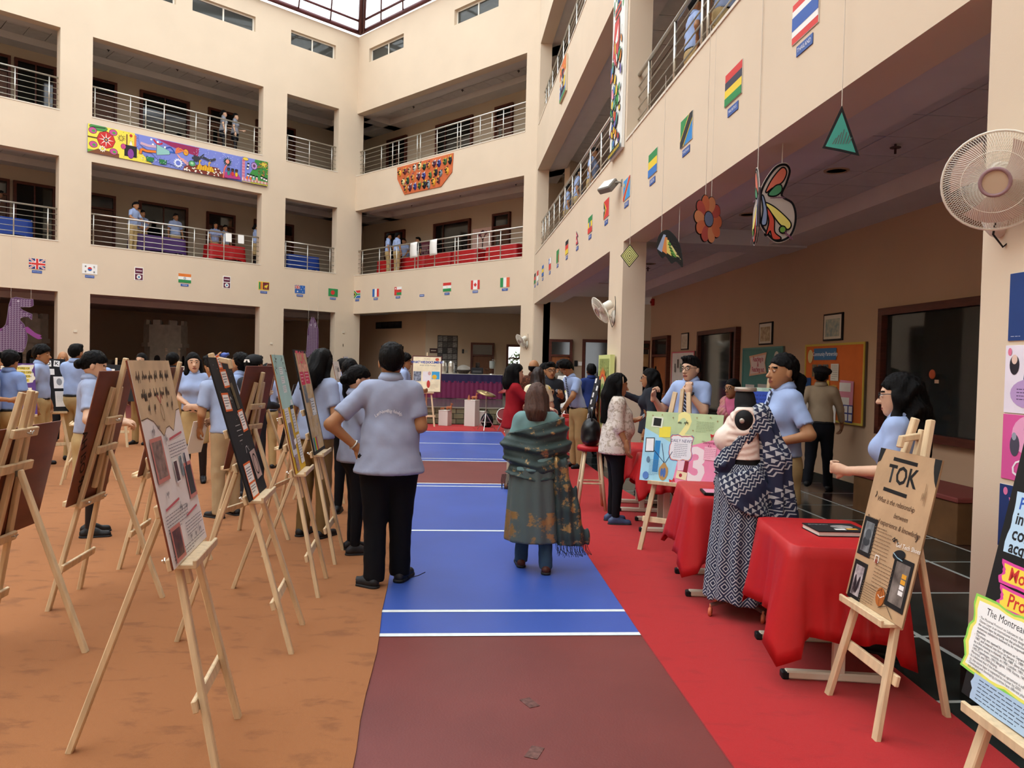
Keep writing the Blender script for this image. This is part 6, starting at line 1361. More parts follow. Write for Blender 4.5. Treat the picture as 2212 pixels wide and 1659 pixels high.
# ------------------------------------------------------------------ wall fans
M_FANW = mat('#e6e2d4', .4, key='fanwhite'); M_FANB = mat('#cbb6ab', .3, key='fanblade')
def wall_fan(M, label, R=.24, wires=72, rw=.0018):
    """origin at the wall plate; x right, y into wall, z up; head tips forward and down"""
    e = empty('wall_fan', M); tag(e, label, 'fan', 'white wall fans')
    mb = MB(); mb.lathe([(.001, 0), (.075, .002), (.07, .03), (.04, .05), (.001, .052)], 18, M=Matrix.Scale(1.5, 4, (0, 0, 1)) @ Matrix.Rotation(pi/2, 4, 'X')); mb.build('wall_plate', M_FANW, e, smooth=True)
    mb = MB(); mb.tube([(0, -.04, .0), (0, -.10, .02), (0, -.15, .10)], .018, 10); mb.build('bracket_arm', M_FANW, e, smooth=True)
    H = Matrix.Translation((0, -.20, .12)) @ HEADROT
    hd = empty('fan_head', H, e)
    mb = MB(); mb.lathe([(.001, -.18), (.055, -.175), (.07, -.15), (.072, -.04), (.05, -.01), (.03, .0)], 20); mb.build('motor_housing', M_FANW, hd, smooth=True)
    mb = MB(); ring = lambda r, z: [(r*math.cos(2*pi*i/40), r*math.sin(2*pi*i/40), z) for i in range(40)]
    mb.tube(ring(R, .045), .006, 6, closed=True); mb.build('guard_ring', M_FANW, hd, smooth=True)
    for nm, zf in (('front_guard', 1), ('rear_guard', -1)):
        mb = MB(); r0 = .055 if zf > 0 else .06
        for i in range(wires):
            q = 2*pi*i/wires; tw = .35*zf; pts = []
            for k in range(7):
                t = k/6; r = r0+(R-r0)*t; z = .045+zf*.055*(1-t**3); a_ = q+tw*t; pts.append((r*math.cos(a_), r*math.sin(a_), z))
            mb.tube(pts, rw, 3, caps=False)
        if zf > 0:
            for rr in (.62, ): mb.tube([(R*rr*math.cos(2*pi*i/36), R*rr*math.sin(2*pi*i/36), .045+.055*(1-((R*rr-r0)/(R-r0))**3)) for i in range(36)], rw*1.3, 4, closed=True)
        mb.build(nm, M_FANW, hd)['kind'] = 'stuff'
    mb = MB(); mb.tube([(.058*math.cos(2*pi*i/24), .058*math.sin(2*pi*i/24), .10) for i in range(24)], .008, 6, closed=True); mb.build('badge_ring', mat('#9c7f84', .4), hd, smooth=True)
    mb = MB(); mb.lathe([(.001, .10), (.052, .098)], 20); mb.build('badge', mat('#c9b69c', .35), hd)
    for i in range(3):
        q = 2*pi*i/3+.5; mb = MB(); vs = []
        for a in range(6):
            for r_ in range(5):
                rr = .04+(R*.86-.04)*r_/4; an = q+(a/5-.5)*1.5*(.55+.45*r_/4); vs.append((rr*math.cos(an), rr*math.sin(an), .045+(a/5-.5)*-.035))
        mb.add(vs, [(a*5+r_, a*5+r_+1, (a+1)*5+r_+1, (a+1)*5+r_) for a in range(5) for r_ in range(4)]); mb.build('fan_blade', M_FANB, hd, smooth=True)
    mb = MB(); mb.lathe([(.04, .02), (.04, .06), (.02, .07), (.001, .07)], 16); mb.build('hub', M_FANB, hd, smooth=True)
    mb = MB(); mb.tube([(.06, -.02, .32), (.065, -.012, .2), (.07, -.015, .0), (.06, -.03, -.12), (.02, -.04, -.16), (-.02, -.05, -.1), (.0, -.09, .02)], .005, 6); mb.build('power_cable', mat('#2a2826', .6), e, smooth=True)
    return e
# head axis z points out of the wall, tilted down and turned
HEADROT = Matrix.Rotation(pi/2+.55, 4, 'X')
wall_fan(FW[2] @ Matrix.Translation((11.68, 0, 2.40)) @ Matrix.Rotation(.12, 4, 'Z'), 'white wall fan on the middle pier tilted towards the court', .225, 56, .0022)
wall_fan(FW[1] @ Matrix.Translation((9.36, 0, 2.28)) @ Matrix.Rotation(-.35, 4, 'Z'), 'distant white wall fan on the far corner pier', .225, 40, .003)
HEADROT = Matrix.Rotation(pi/2+.30, 4, 'X')
wall_fan(FW[2] @ Matrix.Translation((20.08, 0, 2.37)) @ Matrix.Rotation(.85, 4, 'Z'), 'large white wall fan at the upper right, nearest the camera', .215, 120, .0012)
# floodlight on the right facade
e = empty('floodlight', FW[2] @ Matrix.Translation((11.95, 0, 4.42))); tag(e, 'grey box floodlight on a bracket beside the tall painted panel', 'floodlight')
mb = MB(); mb.tube([(0, 0, 0), (0, -.06, .01), (-.05, -.14, .0)], .014, 8); mb.box(-.03, .03, -.012, 0, -.05, .05); mb.build('bracket', mat('#8b8a82', .5), e)
Mf = Matrix.Translation((-.12, -.20, -.02)) @ Matrix.Rotation(.5, 4, 'Z') @ Matrix.Rotation(-.75, 4, 'X')
mb = MB(); mb.cbox(-.14, .14, -.03, .07, -.11, .11, .012); mb.build('housing', mat('#77746c', .5), e, Mf)
mb = MB(); mb.box(-.12, .12, -.034, -.03, -.09, .09); mb.build('lens', mat('#b8b2a4', .15), e, Mf)
# pier posters beside the big fan
def pier_poster(x, z0, h, w, col, label):
    return Board('wall_poster', label, FW[2] @ Matrix.Translation((x+w/2, -.004, z0)), w, h, col, 'poster', th=.002, back=M_WHITE, group='posters on the near pier')
b = pier_poster(20.17, 1.77, .31, .42, '#23407c', 'dark blue poster with white script, topmost on the near pier'); b.disc(-.02, .2, .06, .055, '#8e4a8a'); b.text('In', -.06, .21, .1, '#efeff4', 0, shear=.3); b.disc(-.02, .07, .05, .06, '#8e4a8a'); b.text('sp', -.03, .09, .09, '#efeff4', 0, shear=.3); b.lines(-.19, .02, .1, 1, .02, '#aab4d4', .003)
b = pier_poster(20.16, 1.44, .31, .42, '#e9e2ee', 'pale lilac poster with a figure, second from the top on the near pier'); b.poly(wavy_rect(.16, .13, 12, .05, 3, 1), '#2e4470', 'blue_shape', 0, -.01, .22); b.text('C', .0, .25, .09, '#d8a0b8', 0); b.text('I', .0, .19, .09, '#e0b4b0', 0); b.disc(-.15, .22, .03, .045, '#2a242c', 'figure'); b.disc(-.15, .245, .018, .022, '#e6c8b8', 'figure'); b.disc(-.06, .09, .11, .065, '#b99acb', 'speech_bubble'); b.lines(-.13, .11, .12, 4, .015, '#57406a', .004); b.disc(-.18, .28, .012, .018, '#e07a98')
b = pier_poster(20.16, 1.135, .30, .42, '#d8569a', 'bright pink poster reading Open, third from the top on the near pier'); b.disc(-.04, .21, .11, .09, '#e9a4c8'); b.text('The Moth\nDalai Lama', -.03, .25, .022, '#4a2440', 0); b.disc(-.13, .16, .03, .05, '#4a4858', 'figure'); b.disc(-.135, .2, .014, .018, '#9aa0ae', 'figure'); b.paper(.03, .13, .18, .1, '#dcc8d8'); b.text('Open', -.03, .055, .11, '#f1e6ee', 0, shear=.3)
b = pier_poster(20.155, .82, .29, .42, '#22386e', 'navy poster with a pink splash, lowest on the near pier'); b.poly(wavy_rect(.17, .2, 16, .12, 5, 3), '#e07aa8', 'pink_splash', 0, -.05, .12); b.text('K', -.06, .12, .07, '#f4e6ee', 0, shear=.3); b.disc(-.17, .26, .014, .018, '#e07aa8')
mb = MB(); mb.box(19.955, 21.01, -.02, 0, 0, .18); struct(mb.build('baseboard_pier', M_SKIRT, M=FW[2]))
mb = MB(); mb.box(19.95, 19.97, 0, .36, 0, .18); struct(mb.build('baseboard_pier_side', M_SKIRT, M=FW[2]))
# ------------------------------------------------------------------ cloth-draped desks
M_REDC = mat('#b0181b', .5, var=.05, scale=5, bump=.05, bscale=40, spec=.35, key='redcloth'); M_BLUEC = mat('#1f3c8a', .55, var=.05, scale=5, key='bluecloth'); M_PURC = mat('#43275a', .55, var=.05, scale=5, key='purplecloth')
M_LEGW = mat('#d8cdb8', .45, key='deskleg')
def cloth_mesh(w, d, h, drop, seed, flare=.06, wave=.03, corner=.22, NP_=96):
    """draped sheet: rounded top, folds growing downward, corners hanging lower and pointed"""
    rs = random.Random(seed); ph = [rs.uniform(0, 6.28) for _ in range(6)]; vs = [(0, 0, h)]; fs = []; rows = 9; per = []
    for i in range(NP_):
        q = 2*pi*i/NP_+.001; c, s = math.cos(q), math.sin(q); n_ = 14; r = (abs(c)**n_+abs(s)**n_)**(-1/n_); per.append((c*r, s*r, q))
    for (x, y, q) in per: vs.append((x*w/2*.96, y*d/2*.96, h))
    for k in range(rows):
        t = k/(rows-1)
        for (x, y, q) in per:
            cn = max(0, (abs(x)*abs(y)-.72)/.28)**1.5          # 1 at the corners
            dr_ = drop[0 if abs(y) >= abs(x) and y < 0 else 1 if abs(x) > abs(y) and x > 0 else 2 if abs(y) >= abs(x) else 3]
            L = dr_+corner*cn; nx, ny = (x if abs(x) > .98 else 0), (y if abs(y) > .98 else 0)
            if nx == 0 and ny == 0: nx, ny = x, y
            l_ = math.hypot(nx, ny); nx /= l_; ny /= l_
            f = flare*t*(1+1.6*cn)+wave*t*(math.sin(5*q+ph[0])+.6*math.sin(11*q+ph[1])+.35*math.sin(19*q+ph[2]))*(1-.5*cn)
            z = h-.006-t*L + .012*t*math.sin(7*q+ph[3])
            vs.append((x*w/2+nx*(f+.006), y*d/2+ny*(f+.006), max(.015, z)))
    for i in range(NP_): fs.append((0, 1+i, 1+(i+1) % NP_))
    for k in range(rows):
        for i in range(NP_): a = 1+k*NP_; b_ = a+NP_; j = (i+1) % NP_; fs.append((a+i, b_+i, b_+j, a+j))
    return vs, fs
def desk(x, y, rz, w, d, h, label, clabel, m, drop, seed, z=0.0, cw=None, legs=True, corner=.2, flare=.05, group=None):
    M = Matrix.Translation((x, y, z)) @ Matrix.Rotation(rz, 4, 'Z')
    if legs:
        e = empty('desk', M); tag(e, label, 'table', 'desks under cloths')
        mb = MB(); mb.cbox(-w/2+.015, w/2-.015, -d/2+.015, d/2-.015, h-.035, h-.008, .004); mb.build('tabletop', mat('#c8b08a', .5), e)
        for s in (-1, 1):
            mb = MB(); mb.cbox(-.03, .03, s*(d/2-.1)-.02, s*(d/2-.1)+.02, .05, h-.035, .004); mb.build('upright', M_LEGW, e)
            mb = MB(); mb.cbox(-w*.48, w*.48, s*(d/2-.1)-.025, s*(d/2-.1)+.025, .012, .055, .008); f_ = mb.build('foot_bar', M_LEGW, e)
            for q in (-1, 1): mb = MB(); mb.cbox(q*w*.48-.02, q*w*.48+.02, s*(d/2-.1)-.027, s*(d/2-.1)+.027, .010, .05, .006); mb.build('foot_cap', M_BLACK, f_)
    c_ = MB(); vs, fs = cloth_mesh(w, d, h, drop, seed, flare=flare, corner=corner); c_.add(vs, fs); o = c_.build('tablecloth', m, M=M, smooth=True); tag(o, clabel, 'tablecloth', group)
    sm = o.modifiers.new('thickness', 'SOLIDIFY'); sm.thickness = .003; sm.offset = -1
    return M
T1 = desk(1.75, 4.24, -.085, .56, .78, .725, 'desk with cream steel legs under the nearest red cloth', 'red cloth on the desk nearest the camera, book on top', M_REDC, (.46, .45, .4, .42), 3, corner=.24, group='red tablecloths on the ground floor')
T2 = desk(1.60, 5.66, -.085, .62, .80, .725, 'desk under the red cloth beside the mannequin', 'red cloth on the desk behind the mannequin', M_REDC, (.44, .4, .3, .40), 8, corner=.2, group='red tablecloths on the ground floor')
desk(1.56, 7.75, -.085, .50, .74, .725, 'desk under the red cloth behind the three-number board', 'red cloth on the desk beside the lady in the cream tunic', M_REDC, (.30, .4, .3, .22), 5, group='red tablecloths on the ground floor')
desk(1.50, 8.80, -.085, .50, .74, .725, 'desk further back behind the lady in the cream tunic', 'red cloth half hidden behind the cream tunic', M_REDC, (.30, .4, .3, .22), 6, group='red tablecloths on the ground floor')
desk(.78, 13.2, -.085, .9, .7, .74, 'far desk where the boy bends over exhibits', 'red cloth on the far desk among the crowd', M_REDC, (.4, .4, .3, .4), 7, group='red tablecloths on the ground floor')
# things on the desks
b = Board('book', 'thick black book with a face on its cover lying on the red cloth', T1 @ Matrix.Translation((.05, -.02, .728)) @ Matrix.Rotation(.12, 4, 'Z') @ Matrix.Translation((0, -.11, .026)) @ Matrix.Rotation(-pi/2, 4, 'X'), .28, .22, '#141416', 'book', th=.004, back=M_BLACK)
mb = MB(); mb.box(-.136, .136, .004, .024, .003, .214); mb.build('page_block', mat('#d8cfc4', .8), b.o); mb = MB(); mb.box(-.14, .14, .024, .028, 0, .22); mb.build('back_cover', M_BLACK, b.o)
b.disc(.04, .12, .06, .045, mat('#8f8a86', .5, var=.5, scale=30), 'cover_print'); b.paper(.07, .06, .06, .03, '#d89a2c', 0, 'cover_print'); b.paper(.0, .05, .06, .03, '#e6e3dd', 0, 'cover_print'); b.text('RELATED SPORTS', -.07, .17, .014, '#d8d8d8')
Mt = T2 @ Matrix.Translation((-.06, -.22, .728))
b = Board('picture_frame', 'black-rimmed pink sheet lying flat on the red cloth', Mt @ Matrix.Translation((0, -.1, .016)) @ Matrix.Rotation(-pi/2, 4, 'X'), .30, .2, '#17161a', 'frame', th=.014, back=M_BLACK); b.paper(0, .1, .27, .17, '#d88aa0')
e = empty('trinket_box', Mt @ Matrix.Translation((.16, -.1, 0))); tag(e, 'small pink box beside the flat frame on the red cloth', 'box'); mb = MB(); mb.cbox(-.05, .05, -.04, .04, 0, .045, .004); mb.build('body', mat('#d87f9a', .6), e); mb = MB(); mb.cbox(-.053, .053, -.043, .043, .045, .058, .004); mb.build('lid', mat('#e08fa8', .6), e)
for i, (dx, dy, cc, lb) in enumerate(((-.2, -.1, '#7a2428', 'dark red book on the far desk'), (.05, .05, '#e6e2da', 'white box on the far desk'), (.2, -.12, '#b8402f', 'orange red box on the far desk'))):
    e = empty('exhibit_box', Matrix.Translation((.78+dx, 13.2+dy, .742))); tag(e, lb, 'box'); mb = MB(); mb.cbox(-.1, .1, -.07, .07, 0, .05, .004); mb.build('body', mat(cc, .6), e); mb = MB(); mb.cbox(-.102, .102, -.072, .072, .05, .06, .003); mb.build('lid', mat(cc, .5), e)

# ------------------------------------------------------------------ mannequin in a printed sari
def sari_mat(kind):
    m = bpy.data.materials.new('sari'+kind); m.use_nodes = True; nt = m.node_tree; N = nt.nodes.new; L = nt.links.new; b = nt.nodes['Principled BSDF']
    tc = N('ShaderNodeTexCoord'); sp = N('ShaderNodeSeparateXYZ'); L(tc.outputs['Object'], sp.inputs[0])
    at = N('ShaderNodeMath'); at.operation = 'ARCTAN2'; L(sp.outputs[1], at.inputs[0]); L(sp.outputs[0], at.inputs[1])
    def mth(op, a, b_=None, c_=None):
        n = N('ShaderNodeMath'); n.operation = op
        for i, v in enumerate((a, b_, c_)):
            if v is None: continue
            if isinstance(v, (int, float)): n.inputs[i].default_value = v
            else: L(v, n.inputs[i])
        return n.outputs[0]
    q_ = 1.5 if kind == 'drape' else 1.1; u = mth('MULTIPLY', at.outputs[0], .19*q_); v = mth('MULTIPLY', sp.outputs[2], q_)
    if kind == 'drape': u, v = mth('ADD', mth('MULTIPLY', u, .86), mth('MULTIPLY', v, .5)), mth('SUBTRACT', mth('MULTIPLY', v, .86), mth('MULTIPLY', u, .62))
    s = .085 if kind == 'skirt' else .055
    a = mth('PINGPONG', u, s/2); c = mth('PINGPONG', v, s*.7)
    if kind == 'skirt':
        d = mth('ADD', a, mth('MULTIPLY', c, .75)); r = mth('FRACT', mth('MULTIPLY', d, 55)); f = mth('GREATER_THAN', r, .66)
    else:
        zz = mth('ADD', v, mth('MULTIPLY', a, 1.0)); band = mth('FRACT', mth('MULTIPLY', zz, 26)); f1 = mth('GREATER_THAN', band, .66)
        cell = mth('FRACT', mth('MULTIPLY', v, 20)); tri_ = mth('GREATER_THAN', mth('MULTIPLY', mth('SUBTRACT', 1.0, cell), .026), mth('PINGPONG', u, .025)); f2 = mth('MULTIPLY', tri_, mth('GREATER_THAN', cell, .12))
        zone = mth('FRACT', mth('MULTIPLY', v, 2.6)); z1 = mth('LESS_THAN', zone, .32); z3 = mth('GREATER_THAN', zone, .78)
        f = mth('ADD', mth('MULTIPLY', f1, z1), mth('MULTIPLY', mth('MULTIPLY', f2, mth('SUBTRACT', 1.0, z1)), mth('SUBTRACT', 1.0, z3)))
    ns = N('ShaderNodeTexNoise'); ns.inputs['Scale'].default_value = 60; L(tc.outputs['Object'], ns.inputs['Vector'])
    f = mth('MULTIPLY', f, mth('MULTIPLY_ADD', ns.outputs['Fac'], .5, .6))
    mx = N('ShaderNodeMixRGB'); mx.inputs[1].default_value = (*lin('#1a2340'), 1); mx.inputs[2].default_value = (*lin('#c3c8cb'), 1); L(f, mx.inputs[0]); L(mx.outputs[0], b.inputs['Base Color']); b.inputs['Roughness'].default_value = .8; return m
def mannequin(x, y, heading):
    root = empty('mannequin', Matrix.Translation((x, y, 0)) @ Matrix.Rotation(math.radians(heading)-pi/2, 4, 'Z') @ Matrix.Scale(1.05, 4)); tag(root, 'headless black mannequin in a cream blouse and indigo printed sari', 'mannequin'); r = .011
    def tor(P): return usm([econe(P, (0, 0, 1.16), (0, 0, 1.02), .150, .125, 1.35), econe(P, (0, -.005, 1.02), (0, -.01, .86), .125, .165, 1.3), cone(P, (-.12, -.01, 1.24), (.12, -.01, 1.24), .055, .055)]+[ell(P, (s*.07, .10, 1.10), (.072, .066, .07)) for s in (1, -1)], .05)
    def dummy(P): return np.minimum(np.maximum(tor(P), .84-P[:, 2]), np.maximum(smin(cone(P, (0, -.01, 1.25), (0, 0, 1.33), .075, .062), cone(P, (0, 0, 1.33), (0, .005, 1.40), .06, .056), .02), P[:, 2]-1.40))
    v, f = surf(dummy, (-.25, -.22, .8), (.25, .24, 1.45), r); np_mesh('torso', v, f, mat('#141416', .75), root)
    mb = MB(); mb.lathe([(.001, 1.40), (.066, 1.40), (.068, 1.412), (.066, 1.425), (.001, 1.426)], 24); mb.build('neck_cap', mat('#a89a8c', .35, metal=.4), root, smooth=True)
    for s in (1, -1): 
        mb = MB(); mb.lathe([(.016, 0), (.015, .004), (.007, .006), (.001, .006)], 14); mb.build('arm_plate', mat('#b8b2a8', .35, metal=.6), root, Matrix.Translation((s*.172, 0, 1.225)) @ Matrix.Rotation(s*pi/2, 4, 'Y'), smooth=True)
    def blouse(P):
        q = tor(P)-.010+.003*np.sin(P[:, 2]*150+3*np.sin(P[:, 0]*25))*(np.abs(P[:, 1]) < .09)
        for s in (1, -1): q = np.maximum(q, -ell(P, (s*.185, -.01, 1.235), (.055, .085, .085)))
        q = np.maximum(q, -ell(P, (0, .06, 1.30), (.085, .10, .075))); return np.maximum(np.maximum(q, .985-P[:, 2]), P[:, 2]-1.305)
    v, f = surf(blouse, (-.27, -.23, .95), (.27, .26, 1.33), .009); np_mesh('blouse', v, f, mat('#ead6c8', .4, bump=.1, bscale=40, key='blouse'), root)
    for (tx, ty) in ((.13, .10), (.17, .02), (.165, -.05)):
        mb = MB(); mb.tube([(tx, ty, .99), (tx, ty, .965)], .004, 6); mb.lathe([(.004, .965), (.014, .955), (.012, .945), (.022, .90), (.001, .898)], 10, M=Matrix.Translation((tx, ty, 0))); mb.build('tassel', mat('#efe4dd', .8), root, smooth=True)
    def skirt(P):
        an = np.arctan2(P[:, 1], P[:, 0]); ph = .012*np.sin(an*15+2*np.sin(P[:, 2]*4))*np.clip((.95-P[:, 2])*1.6, 0, 1)
        q = smin(econe(P, (0, 0, .93), (0, 0, .80), .148, .185, 1.25), econe(P, (0, 0, .80), (0, 0, .10), .185, .25, 1.15), .06)+ph; return np.maximum(np.maximum(q, P[:, 2]-.955), .115-P[:, 2]+.01*np.sin(an*5))
    v, f = surf(skirt, (-.32, -.28, .08), (.32, .28, 1.0), r); np_mesh('sari_skirt', v, f, sari_mat('skirt'), root)
    def drape(P):
        an = np.arctan2(P[:, 1], P[:, 0]); z = P[:, 2]
        q = smin(econe(P, (0, 0, .98), (0, 0, .80), .162, .205, 1.25), econe(P, (0, 0, .80), (0, 0, .5), .205, .245, 1.15), .05)+.008*np.sin(an*9+z*30)
        lo_ = .62+.22*np.sin(an-.9)-.10*np.cos(2*an); q = np.maximum(q, lo_-z); q = np.maximum(q, z-.955-.06*np.sin(an*1+2.4))
        sash = cone(P*A([1, 1, 1]), (-.13, .10, .95), (-.09, -.10, 1.27), .055, .05); sash = np.minimum(sash, usm([cone(P, (-.09, -.10, 1.27), (-.05, -.19, 1.0), .055, .075), cone(P, (-.05, -.19, 1.0), (.02, -.24, .50), .08, .11)], .05)); sash = np.maximum(sash+.012*np.sin(P[:, 0]*90+z*4), .45-z)
        return np.minimum(q, np.maximum(sash, -tor(P)+.006))
    v, f = surf(drape, (-.33, -.40, .3), (.33, .30, 1.36), r); np_mesh('sari_drape', v, f, sari_mat('drape'), root)
    mb = MB(); mb.tube([(0, 0, .05), (0, 0, .9)], .018, 10); 
    for i in range(4): q = pi/4+i*pi/2; mb.tube([(0, 0, .10), (.22*math.cos(q), .22*math.sin(q), .075)], .012, 6)
    mb.build('stand', M_STEEL, root)
    for i in range(4):
        q = pi/4+i*pi/2; cx, cy = .22*math.cos(q), .22*math.sin(q); mb = MB(); mb.tube([(cx, cy, .08), (cx, cy, .05)], .006, 6); mb.tube([(cx+.02*math.cos(t), cy, .034+.02*math.sin(t)) for t in [2*pi*k_/16 for k_ in range(16)]], .012, 6, closed=True); mb.build('caster', mat('#c86a4a', .4), root, smooth=True)
mannequin(1.535, 5.05, 158)

# ------------------------------------------------------------------ pin boards and pictures on the inner corridor wall
def wallboard(x0, x1, z0, z1, col, label, frame_col='#c8b04a', w=2, dep=2.9, name='pin_board', cat='pin board', th=.035):
    M = FW[w] @ Matrix.Translation(((x0+x1)/2, dep-th-.003, z0)); b = Board(name, label, M, x1-x0, z1-z0, col, cat, th=th-.002, back=mat('#6b665c', .4, metal=.4)); W2, Hh = (x1-x0)/2, z1-z0
    mb = MB()
    for a, b_, c_, d_ in ((-W2, W2, 0, .03), (-W2, W2, Hh-.03, Hh), (-W2, -W2+.03, .03, Hh-.03), (W2-.03, W2, .03, Hh-.03)): mb.box(a, b_, -.012, 0, c_, d_)
    mb.build('trim_strip', mat(frame_col, .6), b.o); b.k = 72; return b
b = wallboard(12.2, 13.88, .92, 2.03, '#d06a2c', 'orange pin board headed Community Partnership on the corridor wall')
b.paper(-.22, .96, .66, .17, '#3f6f9a', 0, 'heading_sheet'); b.text('Community Partnership', -.22, .96, .085, '#e9eef0', 0, space=.9); b.disc(-.66, .93, .08, .10, '#d8c48a', 'clock_face')
for x, z, w, h, c in ((-.52, .72, .14, .18, ('#3a3020', '#8a7a5a')), (-.36, .72, .12, .18, ('#3a3a3a', '#8a8a84')), (-.19, .72, .16, .18, ('#2f2a26', '#8d857a'))): b.photo(x, z, w, h, c)
b.paper(.08, .70, .22, .24, '#d8d4c4'); b.lines(.0, .79, .16, 7, .03, '#8a867a', .006); b.paper(-.7, .5, .16, .22, '#31558a'); b.paper(-.72, .2, .16, .18, '#e0ddd4'); b.paper(-.16, .46, .2, .24, '#d8b84a'); b.poly(wavy_rect(.2, .2, 12, .06, 4, 2), '#c89a4a', 'round_note', 0, .06, .42); b.paper(.42, .40, .36, .38, '#d88fa0', -.04); b.paper(.38, .50, .3, .12, '#e6e2da'); b.paper(.36, .30, .28, .12, '#e6e2da'); b.paper(.05, .12, .2, .26, '#e2ded6'); b.paper(.42, .0+.14, .36, .24, '#3f4a8a'); b.star = None
for i in range(6): b.paper(.30+.12*(i % 3), .20-.11*(i//3), .09, .09, '#e6e4e0')
b.poly([(.1*(1 if i % 2 == 0 else .7)*math.cos(pi*i/12), .1*(1 if i % 2 == 0 else .7)*math.sin(pi*i/12)) for i in range(24)], '#ddd4c4', 'starburst', 0, -.58, .38)
b = wallboard(9.7, 11.4, .92, 2.03, '#4f7f78', 'teal pin board headed Reaching in on the corridor wall', '#5a8a82')
b.poly([(-.42, .30), (.34, .36), (.28, .18), (.36, 0), (-.40, -.06), (-.34, .12)][::-1], '#d8a88a', 'heading_banner', 0, -.1, .66); b.poly([(-.36, .27), (.30, .32), (.25, .18), (.31, .03), (-.35, -.02), (-.30, .12)][::-1], '#d9c2bb', 'heading_banner', 0, -.1, .66)
for t, z in (('Reaching in', .90), ('&', .81), ('Reaching out', .72)): b.text(t, -.12, z, .12, '#a8384a', 0, space=.85, bold=.002)
b.disc(.64, .90, .11, .13, '#d8d4c8', 'badge_print'); b.disc(.64, .88, .05, .06, '#3a3a3a', 'badge_print'); b.paper(-.45, .35, .4, .2, '#d8cfc8'); b.paper(.1, .35, .4, .24, '#c9c2b8'); b.paper(.55, .35, .3, .3, '#3f7a4a'); b.paper(-.5, .1, .3, .16, '#d8cfc8')
b = wallboard(5.2, 6.9, .92, 2.03, '#d6cfc8', 'pale pin board with pink edge and small pictures on the corridor wall', '#c8606e')
for i in range(6):
    for j in range(2): b.photo(-.55+i*.22, .25+j*.48+.1*(i % 2), .12, .2, b.rs.choice([('#4a4a48', '#9a968c'), ('#5a7a52', '#a8b09a'), ('#2f2a28', '#7a746a')]))
for (x0, x1), lb, c in (((12.7, 13.24), 'framed print above the orange pin board', ('#b8b49a', '#6f8a8c')), ((10.37, 10.92), 'framed brown print above the teal pin board', ('#8a6a42', '#c9b48c')), ((5.84, 6.36), 'framed pale drawing above the pink-edged pin board', ('#cfc4ae', '#a8987c'))):
    M = FW[2] @ Matrix.Translation(((x0+x1)/2, 2.9-.026, 2.07)); w_ = x1-x0; b = Board('framed_picture', lb, M, w_, .39, '#1f1a17', 'picture', th=.024, back=M_BLACK); b.paper(0, .195, w_-.05, .34, '#cfc8b8', 0, 'mount'); b.photo(0, .185, w_-.14, .25, c, sc=10)
def small(name, label, cat, M, parts):
    e = empty(name, M); tag(e, label, cat)
    for nm, fn, m_ in parts:
        mb = MB(); fn(mb); mb.build(nm, m_, e)
    return e
small('fire_alarm', 'red fire alarm box high on the corridor corner', 'alarm', FW[2] @ Matrix.Translation((3.25, 2.86, 3.40)), [('body', lambda q: q.cbox(-.07, .07, -.03, .04, -.09, .09, .01), mat('#a8231f', .5)), ('sounder', lambda q: q.lathe([(.04, 0), (.035, .03), (.001, .032)], 12, M=Matrix.Translation((0, -.03, 0)) @ Matrix.Rotation(pi/2, 4, 'X')), mat('#8c1b18', .5))])
small('wall_socket', 'white wall socket low on the corridor wall near the guard', 'socket', FW[2] @ Matrix.Translation((12.3, 2.895, .27)), [('plate', lambda q: q.cbox(-.06, .06, -.01, .004, -.05, .05, .004), M_WHITE), ('socket_hole', lambda q: q.box(-.02, .02, -.012, -.01, -.015, .015), M_BLACK)])
small('door_sign', 'small dark sign plate beside the corridor end door', 'sign', Matrix.Translation((1.92, 23.29, 1.72)), [('plate', lambda q: q.box(-.05, .05, -.01, .006, -.09, .09), M_BLACK), ('name_card', lambda q: q.box(.07, .28, -.008, .006, -.06, .06), M_WHITE)])
small('hall_sign', 'small brown sign on the hall wall left of the collage', 'sign', Matrix.Translation((-3.08, 29.89, 2.12)), [('plate', lambda q: q.box(-.15, .15, -.01, .006, -.09, .09), mat('#3f2420', .5)), ('lettering', lambda q: q.box(-.10, .10, -.013, -.01, -.02, .02), mat('#b8a89a', .6))])
small('switch_plate', 'small switch plate left of the hall door', 'switch', Matrix.Translation((-1.9, 29.89, 2.12)), [('plate', lambda q: q.box(-.07, .0, -.01, .006, -.08, .08), M_BLACK), ('card', lambda q: q.box(.04, .14, -.008, .006, -.05, .05), mat('#a8a090', .6))])
small('notice_map', 'pale map board on the recessed wall behind the middle pier', 'map', Matrix.Translation((4.05, 23.29, 1.1)), [('backing', lambda q: q.box(-.7, .7, -.02, .0, 0, 1.1), mat('#c8bda8', .7)), ('map_sheet', lambda q: q.box(-.55, .62, -.024, -.02, .3, .95), mat('#b8966a', .8, var=.4, scale=3)), ('top_rail', lambda q: q.box(-.72, .72, -.03, 0, 1.1, 1.14), M_REDWOOD)])
for x, z, lb in ((-9.85, 2.33, 'tiny cable cover on the left pier above the students'), (-3.45, 2.2, 'tiny cable cover on the pier left of the purple fish'), (-.45, 2.75, 'tiny junction box near the wall corner')):
    small('junction_box', lb, 'junction box', FW[0] @ Matrix.Translation((x, -.001, z)), [('cover', lambda q: q.cbox(-.05, .05, -.02, .004, -.04, .04, .004), mat('#d8ccb6', .6)), ('slot', lambda q: q.box(-.012, .012, -.012, .004, -.55, -.45), mat('#4a4038', .6))])
